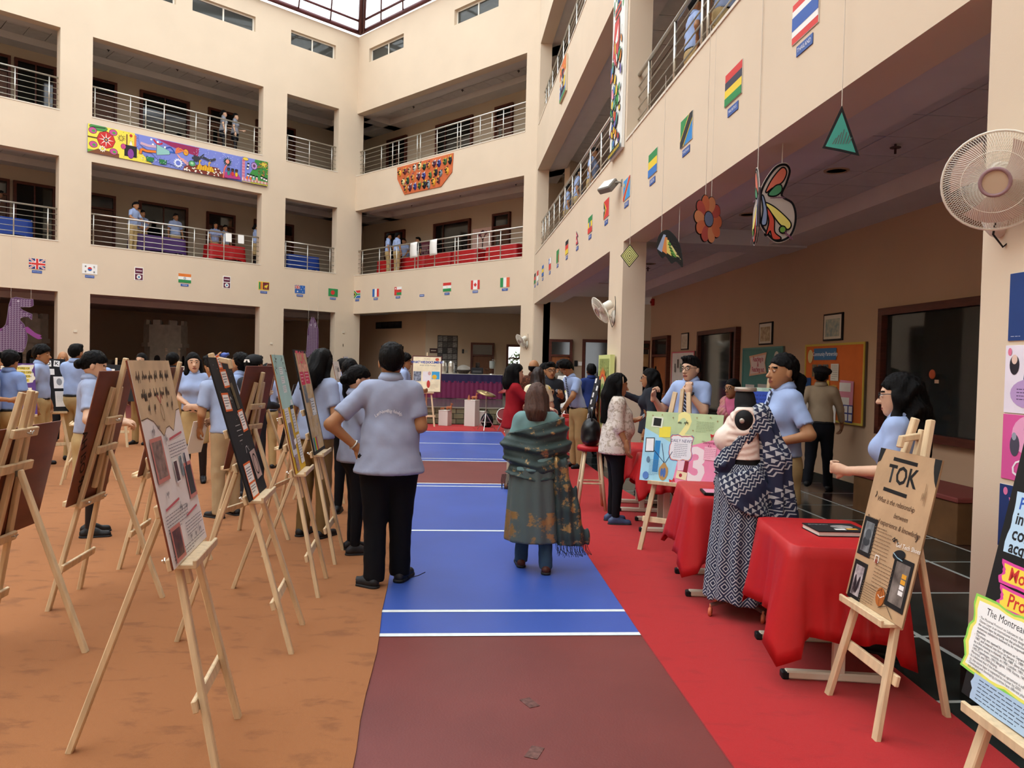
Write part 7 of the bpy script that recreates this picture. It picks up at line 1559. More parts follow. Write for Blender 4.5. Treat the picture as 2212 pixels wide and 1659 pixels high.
# sprinklers and round ceiling lamps of the right corridor
for i, (u, y_) in enumerate(((16.6, 1.55), (11.0, 1.6), (7.5, 1.6))): small('sprinkler', ('fire sprinkler above the turquoise triangle', 'fire sprinkler beyond the paper flower', 'fire sprinkler near the middle pier')[i], 'sprinkler', FW[2] @ Matrix.Translation((u, y_, 3.76)), [('stem', lambda q: q.tube([(0, 0, 0), (0, 0, -.09)], .012, 6), mat('#4a3430', .5)), ('deflector', lambda q: q.lathe([(.001, -.03), (.05, -.03), (.05, -.036), (.001, -.036)], 10), mat('#4a3430', .5))])
for i, u in enumerate((15.6, 13.2, 8.0)): small('ceiling_lamp', ('round ceiling lamp above the butterfly', 'round ceiling lamp over the orange pin board', 'round ceiling lamp beyond the middle pier')[i], 'lamp', FW[2] @ Matrix.Translation((u, 1.5, 3.765)), [('rim', lambda q: q.lathe([(.13, 0), (.13, -.01), (.10, -.012), (.10, 0)], 20), mat('#b59a78', .5)), ('lens', lambda q: q.lathe([(.001, -.004), (.10, -.004)], 20), mat('#8f7350', .4))])
for w_, zc_, us, lab in ((1, 7.519, (1.8, 4.6, 7.4), 'middle storey'), (1, 11.293, (1.8, 4.6, 7.4), 'top storey'), (0, 11.293, (-8.6, -6.4, -5.0), 'top left storey')):
    for i, u in enumerate(us): small('sprinkler', 'fire sprinkler, %s of three along the %s ceiling' % (('first', 'second', 'third')[i], lab), 'sprinkler', FW[w_] @ Matrix.Translation((u, 1.35, zc_+.268)), [('stem', lambda q: q.tube([(0, 0, 0), (0, 0, -.09)], .014, 6), mat('#3a3230', .5)), ('deflector', lambda q: q.lathe([(.001, -.03), (.05, -.03), (.05, -.04), (.001, -.04)], 10), mat('#3a3230', .5))])
# bench below the big window and things behind its glass
e = small('corridor_bench', 'brown box bench with maroon top below the big window', 'bench', FW[2] @ Matrix.Translation((15.75, 2.55, .007)), [('seat_top', lambda q: q.cbox(-.95, .95, -.33, .33, .40, .45, .01), mat('#7c3a34', .6))])
for i in range(2): mb = MB(); mb.cbox(-.93+i*.94, -.02+i*.95, -.31, .31, 0, .40, .006); mb.build('box_panel', mat('#6b4a2c', .55, var=.2, scale=4), e)
Mw = FW[2] @ Matrix.Translation((0, 2.868, 0))
for i, (u, z, r_, cc, lb) in enumerate(((14.72, 1.30, .05, '#d8d4ca', 'white paper ball behind the big window'), (15.05, 1.5, .05, '#b8874a', 'striped orange ball behind the big window'), (15.28, 1.62, .055, '#b0502c', 'red ball near the top of the big window'), (14.9, 1.42, .04, '#9ab0bc', 'small silver ball behind the big window'))):
    small('planet_model', lb, 'model', Mw @ Matrix.Translation((u, 0, z)), [('ball', lambda q: q.lathe([(r_*math.sin(pi*k_/8)+1e-4, .02*0-r_*math.cos(pi*k_/8)) for k_ in range(9)], 14, M=Matrix.Scale(.3, 4, (0, 1, 0))), mat(cc, .6)), ('caption_card', lambda q: q.box(.05, .12, -.004, .0, -.10, -.06), mat('#c8a88c', .7))])
# ------------------------------------------------------------------ stage: buffet, pedestals, drum hardware
Ms = Matrix.Translation((-1.62, 26.2, .45))
e = empty('buffet_table', Ms); tag(e, 'long buffet table with purple and magenta skirting on the stage', 'table')
mb = MB(); mb.cbox(-1.6, 1.3, -.4, .4, .78, .84, .006); mb.build('tabletop', mat('#c8bfb0', .6), e)
def pleats(z0, z1, n_, amp, m_, nm):
    mb = MB(); vs = []; per = [(-1.6+2.9*i/n_, -.41) for i in range(n_+1)]+[(1.31, -.41+.82*i/(n_//4)) for i in range(1, n_//4+1)]
    for k, (x, y) in enumerate(per):
        o_ = amp*math.sin(k*1.3); vs += [(x, y-(o_ if y < -.4 else 0), z0), (x, y-(o_*.3 if y < -.4 else 0), z1)]
    mb.add(vs, [(2*i, 2*i+2, 2*i+3, 2*i+1) for i in range(len(per)-1)]); mb.build(nm, m_, e, smooth=True)
pleats(.02, .60, 90, .02, mat('#6e1f48', .6), 'magenta_skirt'); pleats(.55, .83, 60, .008, mat('#241a42', .6), 'purple_valance')
for i in range(4): small('chafing_dish', 'tall steel roll-top dish, %s of four on the buffet' % ('first', 'second', 'third', 'fourth')[i], 'dish', Ms @ Matrix.Translation((-1.25+i*.26, 0, .84)), [('lid', lambda q: q.lathe([(.11, .05), (.115, .25), (.10, .36), (.06, .42), (.001, .44)], 14), M_STEEL), ('base', lambda q: q.lathe([(.10, 0), (.12, .05)], 14), M_STEEL)])
small('wire_basket', 'dark basket tray behind the steel dishes on the buffet', 'basket', Ms @ Matrix.Translation((-.05, .05, .84)), [('tray', lambda q: q.lathe([(.14, 0), (.25, .12), (.24, .14), (.13, .02)], 16), mat('#3a2f28', .6)), ('cover', lambda q: q.lathe([(.23, .14), (.20, .24), (.08, .30), (.001, .31)], 16), glass((.6, .6, .55), .1, .3, 'cover'))])
small('black_box', 'black appliance on the right half of the buffet', 'appliance', Ms @ Matrix.Translation((.42, .05, .84)), [('body', lambda q: q.cbox(-.2, .2, -.12, .12, 0, .22, .02), M_BLACK), ('panel', lambda q: q.box(-.15, .15, -.124, -.12, .06, .12), mat('#4a4a4a', .4))])
small('coffee_stand', 'tall glass dispenser at the right end of the buffet', 'dispenser', Ms @ Matrix.Translation((.92, 0, .84)), [('stand', lambda q: q.tube([(.1, 0, 0), (.1, 0, .5), (0, 0, .5)], .014, 6), M_STEEL), ('tank', lambda q: q.lathe([(.07, .2), (.09, .25), (.09, .46), (.001, .47)], 12), mat('#8f9490', .15)), ('foot', lambda q: q.lathe([(.12, 0), (.11, .02), (.001, .03)], 12), M_STEEL)])
M_PED = mat('#d9d6cd', .7, key='pedestal')
def pedestal(x, y, w_, h, lab): return small('pedestal', lab, 'pedestal', Matrix.Translation((x, y, .01)) @ Matrix.Rotation(-.35, 4, 'Z'), [('plinth', lambda q: q.cbox(-w_/2, w_/2, -w_/2, w_/2, 0, h-.02, .004), M_PED), ('cap', lambda q: q.cbox(-w_/2-.004, w_/2+.004, -w_/2-.004, w_/2+.004, h-.02, h, .004), M_PED)])
pedestal(-1.72, 20.0, .26, .40, 'low white pedestal right of the far easel'); pedestal(-1.03, 20.05, .30, .68, 'tallest white pedestal at the end of the court'); pedestal(-.77, 20.25, .20, .38, 'low white pedestal right of the tallest one'); pedestal(-2.58, 20.0, .26, .40, 'low white pedestal left of the far easel')
M_CLAY = mat('#b06a44', .7, var=.2, scale=20, key='clay')
def clay_animal(x, y, z, s, lab, neck=True):
    e = empty('clay_figure', Matrix.Translation((x, y, z)) @ Matrix.Scale(s, 4)); tag(e, lab, 'figurine', 'clay figures on the pedestals')
    def an(P): return usm([cone(P, (-.05, 0, .07), (.05, 0, .075), .035, .035)]+[cone(P, (sx, sy, .06), (sx, sy, .0), .016, .014) for sx in (-.05, .05) for sy in (-.02, .02)]+([cone(P, (.05, 0, .08), (.06, 0, .17), .02, .016), cone(P, (.06, 0, .17), (.10, 0, .165), .02, .012)] if neck else [cone(P, (.05, 0, .08), (.09, 0, .10), .022, .016)]), .015)
    v, f = surf(an, (-.12, -.07, -.0), (.14, .07, .21), .008); np_mesh('body', v, f, M_CLAY, e)
    for q in (-1, 1): mb = MB(); mb.tube([(.055, q*.012, .18 if neck else .115), (.05, q*.02, .215 if neck else .14)], [.007, .003], 6); mb.build('ear', M_CLAY, e)
clay_animal(-1.62, 19.97, .41, .95, 'small clay llama on the low pedestal right of the far easel'); clay_animal(-1.80, 20.0, .41, .6, 'small clay tortoise-like figure beside the clay llama', False); clay_animal(-.97, 20.0, .69, .95, 'clay llama on the tallest pedestal'); clay_animal(-2.55, 19.95, .41, .7, 'clay figure on the pedestal left of the far easel', False)
small('clay_cone', 'small clay cone beside the llama on the tallest pedestal', 'figurine', Matrix.Translation((-1.11, 20.0, .69)), [('body', lambda q: q.lathe([(.04, 0), (.03, .06), (.015, .11), (.001, .14)], 12), M_CLAY), ('base', lambda q: q.lathe([(.045, 0), (.045, .01), (.001, .012)], 12), M_CLAY)])
def stand(x, y, lab, h, disc_r, tilt, col, z=0.01):
    e = empty('cymbal_stand', Matrix.Translation((x, y, z))); tag(e, lab, 'drum hardware')
    mb = MB(); mb.tube([(0, 0, .12), (0, 0, h)], .012, 8); mb.build('post', M_STEEL, e)
    for i in range(3): q = 2*pi*i/3+.4; mb = MB(); mb.tube([(0, 0, .42), (.26*math.cos(q), .26*math.sin(q), .012)], .011, 6); mb.tube([(0, 0, .2), (.14*math.cos(q), .14*math.sin(q), .2)], .007, 6); mb.build('leg', M_STEEL, e)
    mb = MB(); mb.lathe([(disc_r, 0), (disc_r*.5, .02), (.04, .03), (.03, .045), (.001, .05)], 24); mb.build('cymbal', col, e, Matrix.Translation((0, 0, h-.02)) @ Matrix.Rotation(tilt, 4, 'Y') @ Matrix.Rotation(.2, 4, 'X'), smooth=True)
stand(-.62, 18.75, 'cymbal on a tripod stand at the end of the red carpet', .92, .25, .28, mat('#b8a070', .3, metal=.7)); stand(-.12, 18.5, 'second stand with a dark red cymbal behind the woman in red', 1.02, .22, -.3, mat('#8a2c2c', .35))
small('snare_drum', 'small red and chrome drum behind the woman in red', 'drum', Matrix.Translation((-.18, 18.9, .3)) @ Matrix.Rotation(.9, 4, 'X'), [('shell', lambda q: q.lathe([(.17, 0), (.17, .18), (.001, .18)], 20), mat('#8a2c2c', .35)), ('hoop', lambda q: q.lathe([(.18, .16), (.18, .2), (.165, .2), (.165, .16)], 20), M_STEEL), ('hoop', lambda q: q.lathe([(.18, -.01), (.18, .02), (.165, .02), (.165, -.01)], 20), M_STEEL), ('leg', lambda q: q.tube([(0, .1, .0), (0, .15, -.38)], .012, 6), M_STEEL), ('leg', lambda q: q.tube([(0, -.1, .0), (0, .35, -.12)], .012, 6), M_STEEL)])
def bag(P): return np.maximum(usm([ell(P, (0, 0, .17), (.16, .12, .19)), ell(P, (0, -.07, .13), (.11, .07, .12))], .04)+.004*wav(P, 40), -P[:, 2]+.0)
v, f = surf(bag, (-.2, -.18, -.02), (.2, .16, .42), .014); e = empty('backpack', Matrix.Translation((-.62, 19.75, .01))); tag(e, 'black bag standing behind the cymbal stand', 'bag'); np_mesh('body', v, f, M_BLACKF, e)
mb = MB(); mb.tube([(-.05, .02, .34), (-.04, .02, .41), (.04, .02, .41), (.05, .02, .34)], .012, 6); mb.build('handle', M_BLACK, e)
# ------------------------------------------------------------------ tables on the upper storeys
def up_table(w_, xa, xb, dep, m_, lab, seed, zf=4.93):
    M = FW[w_] @ Matrix.Translation(((xa+xb)/2, dep, zf)); vs, fs = cloth_mesh(xb-xa, .6, .74, (.5, .5, .5, .5), seed, flare=.03, wave=.02, corner=.1, NP_=64); mb = MB(); mb.add(vs, fs); o = mb.build('tablecloth', m_, smooth=True, M=M); tag(o, lab, 'tablecloth', 'cloths on the upstairs tables')
    e = empty('trestle_table', M); tag(e, 'table under the '+lab, 'table', 'upstairs tables'); mb = MB(); mb.box(-(xb-xa)/2+.02, (xb-xa)/2-.02, -.28, .28, .70, .733); mb.build('tabletop', mat('#b8a488', .6), e)
    for sx in (-1, 1):
        for sy in (-1, 1): mb = MB(); mb.box(sx*((xb-xa)/2-.08)-.02, sx*((xb-xa)/2-.08)+.02, sy*.22-.02, sy*.22+.02, 0, .70); mb.build('leg', M_LEGW, e)
up_table(0, -13.2, -10.75, 1.35, M_BLUEC, 'blue cloth upstairs at the far left', 1); up_table(0, -7.9, -6.2, 1.2, M_PURC, 'dark purple cloth upstairs in front of the students', 2); up_table(0, -5.35, -4.05, 1.2, M_REDC, 'red cloth upstairs left of the wall corner', 3); up_table(0, -2.3, -.95, 1.3, M_BLUEC, 'blue cloth in the narrow upstairs opening', 4)
for i, (a, b_) in enumerate(((.15, 1.6), (1.75, 3.1), (3.15, 4.55), (4.7, 5.95), (6.4, 7.85))): up_table(1, a, b_, 1.25, M_REDC, 'red cloth upstairs, %s from the wall corner' % ('first', 'second', 'third', 'fourth', 'fifth')[i], 5+i)
for i, (x, lb) in enumerate(((3.52, 'white sheet hung on the back railing, left one'), (4.62, 'white sheet hung on the back railing, right one'))):
    o = MB(); n_ = 6; vs = []
    for k in range(n_+1): t = k/n_; vs += [(x-.2, .135-.02*math.sin(3*t), 5.97-.55*t), (x+.2, .135-.025*math.sin(3*t+.4), 5.99-.55*t)]
    o.add(vs, [(2*k, 2*k+1, 2*k+3, 2*k+2) for k in range(n_)]); o = o.build('hanging_sheet', M_WHITE, M=FW[1], smooth=True); tag(o, lb, 'paper sheet', 'white sheets on the railings'); o.modifiers.new('t', 'SOLIDIFY').thickness = .002
for i, (x, lb) in enumerate(((-5.05, 'white sheet hung on the left railing, left one'), (-4.6, 'white sheet hung on the left railing, right one'))):
    o = MB(); o.add([(x-.11, .135, 5.97), (x+.11, .135, 5.97), (x+.11, .12, 5.67), (x-.11, .12, 5.67)], [(0, 1, 2, 3)]); o = o.build('hanging_sheet', M_WHITE, M=FW[0]); tag(o, lb, 'paper sheet', 'white sheets on the railings'); o.modifiers.new('t', 'SOLIDIFY').thickness = .002
b = Board('notice_board', 'pale pink notice board with a tree upstairs', FW[1] @ Matrix.Translation((4.75, 2.38, 5.85)), 1.1, .85, '#d8b8ac', 'notice board', th=.015, back=M_REDWOOD); b.stroke([(0, .1), (.02, .4), (-.15, .62)], .05, '#3a2a28'); b.stroke([(.02, .4), (.18, .65)], .04, '#3a2a28'); b.disc(-.16, .62, .1, .07, '#7a3a48'); b.disc(.18, .66, .1, .07, '#7a3a48'); b.disc(0, .7, .1, .07, '#5a2a3a'); b.text('FAMILY TREE', 0, .79, .06, '#a83a3a') if False else None
b = Board('notice_board', 'dark heart-print notice board upstairs behind the students', FW[1] @ Matrix.Translation((1.2, 2.38, 5.7)), 1.0, .8, '#8a4a5a', 'notice board', th=.015, back=M_BLACK); b.paper(0, .4, .8, .6, '#b98a90'); [b.disc(-.3+.2*i, .35+.1*(i % 2), .04, .05, '#4a1a2a') for i in range(4)]
# ------------------------------------------------------------------ play castle in the left hall
M_CAST = mat('#a9ada4', .8, var=.15, scale=4, key='castle'); M_CBR = [mat('#c4bfb0', .85), mat('#b5b1a4', .85), mat('#cfc8b6', .85)]
def castle(x, dep, lab, R=.75, H=2.0):
    e = empty('play_castle', FW[0] @ Matrix.Translation((x, dep, 0))); tag(e, lab, 'play house')
    mb = MB(); P8 = lambda r: [(r*math.cos(pi/8+pi/4*i), r*math.sin(pi/8+pi/4*i)) for i in range(8)]
    def ring(r0, r1, z0, z1, mb):
        a, b_ = P8(r0), P8(r1); mb.add([(x_, y_, z0) for x_, y_ in a]+[(x_, y_, z1) for x_, y_ in b_], [(i, (i+1) % 8, 8+(i+1) % 8, 8+i) for i in range(8)]+[tuple(range(8, 16))])
    ring(R, R, 0, H, mb); mb.build('tower_wall', M_CAST, e)
    mb = MB(); ring(R+.10, R+.10, H, H+.16, mb); mb.build('ledge', M_CAST, e); mb = MB(); ring(R+.04, R+.04, H+.16, H+.85, mb); mb.build('upper_wall', M_CAST, e)
    for i in range(8):
        an = pi/4*i; mb = MB(); mb.box(-.14, .14, -.06, .06, 0, .18); mb.build('merlon', M_CAST, e, Matrix.Rotation(an, 4, 'Z') @ Matrix.Translation((0, -(R)*math.cos(pi/8)-.02, H+.85)))
    fw = R*math.cos(pi/8)
    for an, w_ in ((0, .30), (-pi/4, .18), (pi/4, .18)):
        F = Matrix.Rotation(an, 4, 'Z') @ Matrix.Translation((0, -fw-.006, 0)); arch = [(-w_*.62, .95), (w_*.62, .95)]+[(w_*.62*math.cos(pi*i/8), 1.55+w_*.75*math.sin(pi*i/8)) for i in range(9)]
        mb = MB(); mb.poly(arch, -.004, .004); mb.build('arch_opening', mat('#14161c', .7), e, F)
        if an == 0:
            for r_ in range(14):
                for s in (-1, 1): mb = MB(); mb.cbox(s*.235-.045, s*.235+.045, -.03, .006, 0, .065, .006); mb.build('brick', M_CBR[(r_+s) % 3], e, F @ Matrix.Translation((s*.012*(r_ % 2), 0, .95+r_*.073)))
            mb = MB(); mb.lathe([(.09, 0), (.06, .05), (.05, .14), (.001, .17)], 14); mb.build('bell', mat('#a8793a', .35, metal=.7), e, F @ Matrix.Translation((0, -.06, 1.50)), smooth=True)
castle(-5.3, 5.0, 'grey play castle tower with a bell arch in the dark left hall'); castle(-9.9, 5.2, 'second play castle tower half hidden by the left pier', .55)
# ------------------------------------------------------------------ people
M_POLO = fab('#98a0b8', .25, key='polo'); M_JACK = fab('#2b2d34', .3, key='jacket'); M_GREYS = fab('#98a4c0', .3, key='greyshirt')
def tunic_mat(a, b_, sc, key, lo=.5):
    m = fab(a, .3, key=key); nt = m.node_tree; b = nt.nodes['Principled BSDF']; tc = nt.nodes.new('ShaderNodeTexCoord'); v = nt.nodes.new('ShaderNodeTexVoronoi'); v.inputs['Scale'].default_value = sc; v.feature = 'SMOOTH_F1'
    n = nt.nodes.new('ShaderNodeTexNoise'); n.inputs['Scale'].default_value = sc*.6; mx = nt.nodes.new('ShaderNodeMixRGB'); mx.inputs[0].default_value = .12
    nt.links.new(tc.outputs['Object'], n.inputs['Vector']); nt.links.new(tc.outputs['Object'], mx.inputs[1]); nt.links.new(n.outputs['Color'], mx.inputs[2]); nt.links.new(mx.outputs[0], v.inputs['Vector'])
    r = nt.nodes.new('ShaderNodeValToRGB'); nt.links.new(v.outputs['Distance'], r.inputs[0]); e = r.color_ramp.elements; e[0].position = lo-.06; e[1].position = lo; e[0].color = (*lin(b_), 1); e[1].color = (*lin(a), 1); nt.links.new(r.outputs[0], b.inputs['Base Color']); return m
def gold_mat(base, key, lo=.52, zm=9.0):
    m = fab(base, .5, .6, key=key); nt = m.node_tree; b = nt.nodes['Principled BSDF']; tc = nt.nodes.new('ShaderNodeTexCoord'); n = nt.nodes.new('ShaderNodeTexNoise'); n.inputs['Scale'].default_value = 7; n.inputs['Detail'].default_value = 9; n.inputs['Roughness'].default_value = .7
    nt.links.new(tc.outputs['Object'], n.inputs['Vector']); r = nt.nodes.new('ShaderNodeValToRGB'); nt.links.new(n.outputs['Fac'], r.inputs[0]); e = r.color_ramp.elements; e[0].position = lo; e[1].position = lo+.05; e[0].color = (*lin(base), 1); e[1].color = (*lin('#a8895a'), 1); nt.links.new(r.outputs[0], b.inputs['Base Color'])
    mr = nt.nodes.new('ShaderNodeMapRange'); mr.inputs[1].default_value = lo; mr.inputs[2].default_value = lo+.05; mr.inputs[4].default_value = .65
    sp = nt.nodes.new('ShaderNodeSeparateXYZ'); nt.links.new(tc.outputs['Object'], sp.inputs[0]); lt = nt.nodes.new('ShaderNodeMath'); lt.operation = 'LESS_THAN'; nt.links.new(sp.outputs[2], lt.inputs[0]); lt.inputs[1].default_value = zm; mu = nt.nodes.new('ShaderNodeMath'); mu.operation = 'MULTIPLY'; nt.links.new(n.outputs['Fac'], mu.inputs[0]); nt.links.new(lt.outputs[0], mu.inputs[1]); nt.links.new(mu.outputs[0], r.inputs[0]); nt.links.new(mu.outputs[0], mr.inputs[0]); nt.links.new(mr.outputs[0], b.inputs['Metallic']); b.inputs['Roughness'].default_value = .42; return m
def limb_band(root, K, side, t, r, w, m, name):
    e, w_, d, n = K['arm'][side]; c = K['unwarp']((e+(w_-e)*t)[None])[0]; ax = nrm(w_-e); B = basis(ax, (1, 0, 0) if abs(ax[2]) > .9 else (0, 0, 1))
    mb = MB(); mb.tube([tuple(c+B[0]*r*math.cos(2*pi*i/16)+B[2]*r*math.sin(2*pi*i/16)) for i in range(16)], w, 6, closed=True); mb.build(name, m, root, smooth=True)
def held_slab(root, K, side, w, h, th, m, name, rot=0.0, tilt=0.6, off=.09):
    e, w_, d, n = K['arm'][side]; c = K['unwarp']((w_+nrm(d)*off+nrm(n)*.012)[None])[0]; mb = MB(); mb.cbox(-w/2, w/2, -th/2, th/2, -h/2, h/2, min(th*.3, .004)); return mb.build(name, m, root, Matrix.Translation(Vector(c)) @ Matrix.Rotation(rot, 4, 'Z') @ Matrix.Rotation(tilt, 4, 'X'))
# man in grey polo, hand on hip
def polo_extra(root, K):
    limb_band(root, K, -1, .90, .034, .006, M_STEEL, 'wrist_watch')
    ys = np.linspace(-.34, 0, 120)
    def back(xx, zz):
        P = np.stack([np.full(120, xx), ys, np.full(120, zz)], 1); d = K['shirt'](P); return ys[np.argmax(d < 0)]
    mb = MB(); rs = random.Random(2)
    for i, w_ in enumerate(('Learn', 'New', 'Big', 'Think', 'Up')):
        a = (i-2)*.42; xx, zz = .085*math.sin(a)*1.15, 1.185+.055*math.cos(a)
        me = text_mesh(w_, .030, shear=.2, bold=.0006).copy(); me.materials.clear(); me.materials.append(mat('#d9dbe2', .7)); o = link('lettering', me, root, Matrix.Translation((xx, back(xx, zz)-.004, zz)) @ Matrix.Rotation(a*.8, 4, 'Y'))
    for s in (1, -1):
        kn, an = K['lg'][s]; mb = MB(); mb.tube([(s*.178*1.1, .0, .80), (kn[0]+s*.072, kn[1], kn[2]), (an[0]+s*.066, an[1], .10)], .004, 5); mb.build('side_piping', mat('#c9c9cc', .6), root)
    mb = MB(); mb.tube([(.10, .08, .05), (.16, .1, .02), (.22, .12, .03), (.27, .10, .06)], .003, 5); mb.build('loose_lace', M_BLACK, root)
person(-.87, 5.52, 96, 'man in grey polo shirt and black track trousers, hand on hip', 1.73, M_POLO, fab('#0f1014', .3, key='track'), skin='b', arms=('hip', 'clasp'), tuck=False, hem=.80, girth=1.17, shoes='#1d1d20', loose=1.28, toes=(-1.25, .5), extra=polo_extra, head=(8, -2), legs={1: ((.085, .05, .50), (.085, .10, .085)), -1: ((-.09, .0, .50), (-.085, -.06, .085))})
# woman in green and gold shawl, walking away
def shawl_extra(root, K):
    M_SH = gold_mat('#3a4846', 'shawl', .555)
    def sh(P):
        x, y, z = P[:, 0], P[:, 1], P[:, 2]; f = smin(K['torso'](P, .055), K['arms_d'](P, .045), .08)
        q = z-.10*np.abs(x)*2-.14*x; f = f+.016*np.sin(q*44+2.0*np.sin(x*6))+.006*np.sin(q*95+x*9)
        lo_ = .84+.16*np.clip(np.abs(x)-.02, 0, .3)-.05*x; f = np.maximum(f, lo_-z); return np.maximum(f, z-1.335-.30*x)
    def ku(P):
        an = np.arctan2(P[:, 1], P[:, 0]); f = econe(P, (0, -.005, 1.0), (0, -.005, .28), .178*1.25, .215*1.25, 1.2)+.008*np.sin(an*11+P[:, 2]*3); return np.maximum(np.maximum(f, P[:, 2]-.98), .28-P[:, 2])
    v, f = surf(ku, (-.4, -.36, .2), (.4, .36, 1.05), .013); np_mesh('kurta', v, f, gold_mat('#56625f', 'kurta', .50, .56), root)
    v, f = surf(sh, (-.52, -.36, .7), (.52, .45, 1.5), .011); np_mesh('shawl', K['unwarp'](v), f, M_SH, root)
    def tl(P):
        x, y, z = P[:, 0], P[:, 1], P[:, 2]; f = econe(P, (.20, -.13, .98), (.335, -.10, .30), .075, .155, 1.9)+.014*np.sin(x*70+z*5)+.006*np.sin(z*30); return np.maximum(f, .26-z)
    v, f = surf(tl, (0, -.36, .2), (.56, .14, 1.1), .011); np_mesh('shawl_end', v, f, gold_mat('#3a4645', 'shawl2', .52), root)
    mb = MB(); rs = random.Random(5)
    for i in range(46):
        q = i/45; x0 = .19+.29*q; y0 = -.17+.14*(q-.5)**2*2; mb.tube([(x0, y0, .275), (x0+rs.uniform(-.01, .02), y0-.01, .22), (x0+rs.uniform(-.02, .05), y0-rs.uniform(.0, .03), .16+rs.uniform(0, .03))], .0022, 3)
    for i in range(16): x0 = -.30+i*.006; mb.tube([(x0, .10+i*.004, .86), (x0-.01, .1, .80), (x0+rs.uniform(-.03, .01), .1, .72)], .0022, 3)
    mb.build('fringe', mat('#232a2c', .8), root)['kind'] = 'stuff'
person(.20, 6.02, 92, 'woman with brown hair in a green and gold shawl walking away', 1.46, fab('#6f9090', .25, key='tealtop'), fab('#33495a', .3, key='tealtrouser'), skin='c', hair='bob', hairm=M_HAIRB, arms=('clasp', 'clasp'), fem=True, tuck=False, hem=.92, girth=1.27, shoes='#4a2216', step=-.12, sleeve='three', collar=False, extra=shawl_extra, head=(-6, -4))
def kurta_extra(root, K):
    pass
# lady in cream patterned tunic with phone
def tunic_extra(root, K):
    held_slab(root, K, -1, .075, .15, .009, mat('#22242a', .15), 'phone', .3, -.9)
    mb = MB(); c = Vector(K['hc']); mb.tube([tuple(c+Vector((.088*math.cos(q), .035, .02+.105*math.sin(q)))) for q in [pi*i/14 for i in range(15)]], .006, 6); mb.build('hair_band', mat('#b89a7a', .4), root, smooth=True)
person(1.08, 7.92, 6, 'lady in cream patterned tunic and black trousers holding a phone', 1.54, tunic_mat('#d8ccc0', '#b4a594', 30, 'tunic', .40), M_BLACKF, 'leggings', 'b', 'long', arms=('phone', ((.20, -.02, 1.12), (.235, .07, .93), (.0, .15, -1), (-.4, 1, 0))), fem=True, tuck=False, hem=.80, girth=1.18, shoes='#3c4a6a', sleeve='three', collar=False, extra=tunic_extra, curl=(.7, .35), head=(0, -6))
def hb(P): return np.maximum(usm([ell(P, (0, 0, .15), (.11, .16, .15)), ell(P, (0, 0, .06), (.10, .18, .07))], .04)+.004*wav(P, 40), -P[:, 2])
v, f = surf(hb, (-.16, -.22, -.02), (.16, .22, .34), .012); e = empty('handbag', Matrix.Translation((.90, 8.66, .735))); tag(e, 'black leather handbag on the stool behind the lady in the cream tunic', 'bag'); np_mesh('body', v, f, mat('#121214', .35, bump=.1, bscale=30), e)
mb = MB(); mb.tube([(0, -.09, .26), (0, -.07, .36), (0, 0, .40), (0, .07, .36), (0, .09, .26)], .009, 6); mb.build('handle', M_BLACK, e, smooth=True)
e = empty('stool', Matrix.Translation((.92, 8.68, .008))); tag(e, 'wooden stool with a red seat under the black handbag', 'stool')
mb = MB(); mb.lathe([(.001, .66), (.16, .66), (.17, .69), (.16, .715), (.001, .722)], 20); mb.build('seat', M_REDC, e, smooth=True)
for q in range(4): a_ = pi/4+q*pi/2; mb = MB(); mb.tube([(.11*math.cos(a_), .11*math.sin(a_), .67), (.22*math.cos(a_), .22*math.sin(a_), .0)], .018, 8); mb.build('leg', M_PINE, e, smooth=True)
mb = MB(); mb.tube([(.17*math.cos(pi/4+q*pi/2), .17*math.sin(pi/4+q*pi/2), .3) for q in range(4)], .012, 6, closed=True); mb.build('stretcher', M_PINE, e)
# boy with glasses explaining
person(1.93, 8.3, -128, 'boy with black glasses and striped tie gesturing behind the board', 1.74, M_SHIRT, M_KHAKI, skin='c', arms=(((.20, .10, 1.14), (.07, .19, 1.33), (-.1, -.1, 1), (-.2, -1, 0)), ((.30, .06, 1.12), (.33, .2, 1.27), (-.15, .1, 1), (-1, 0, 0))), tie=True, glasses=True, curl=(1.0, 1.1), head=(-12, 0), girth=1.12, extra=lambda r, K: limb_band(r, K, -1, .88, .036, .010, M_BLACK, 'wrist_watch'))
# woman in pink sari
def sari_extra(root, K):
    def pl(P): return np.maximum(np.maximum(K['torso'](P, .03)+.006*np.sin((P[:, 0]+P[:, 2])*90), np.abs(P[:, 0]*.75-(P[:, 2]-1.18)*.55)-.085), -(P[:, 1]+.16))
    v, f = surf(pl, (-.26, -.2, .9), (.26, .26, 1.48), .016); np_mesh('sari_drape', v, f, mat('#b8866a', .6, var=.5, scale=14, col2='#b05a78'), root)
person(2.66, 9.25, -150, 'woman with glasses in a pink sari behind the mannequin', 1.50, fab('#b55a78', .3, key='pinkblouse'), fab('#b8607a', .3, key='pinksari'), 'skirt', 'b', 'bun', arms=('clasp', 'clasp'), fem=True, glasses=True, skirt_len=.12, collar=False, belt=False, extra=sari_extra)
# schoolgirl in profile
person(2.05, 5.80, 186, 'schoolgirl with ponytail, tie and khaki skirt facing the mannequin', 1.73, M_SHIRT, M_KHAKI, 'skirt', 'b', 'ponytail', arms=(((.27, -.08, 1.13), (.13, .17, 1.05), (-.7, .5, .0), (0, -.3, -1)), 'front'), fem=True, tie=True, skirt_len=.60, head=(4, 2), emblem=True, belt=False)
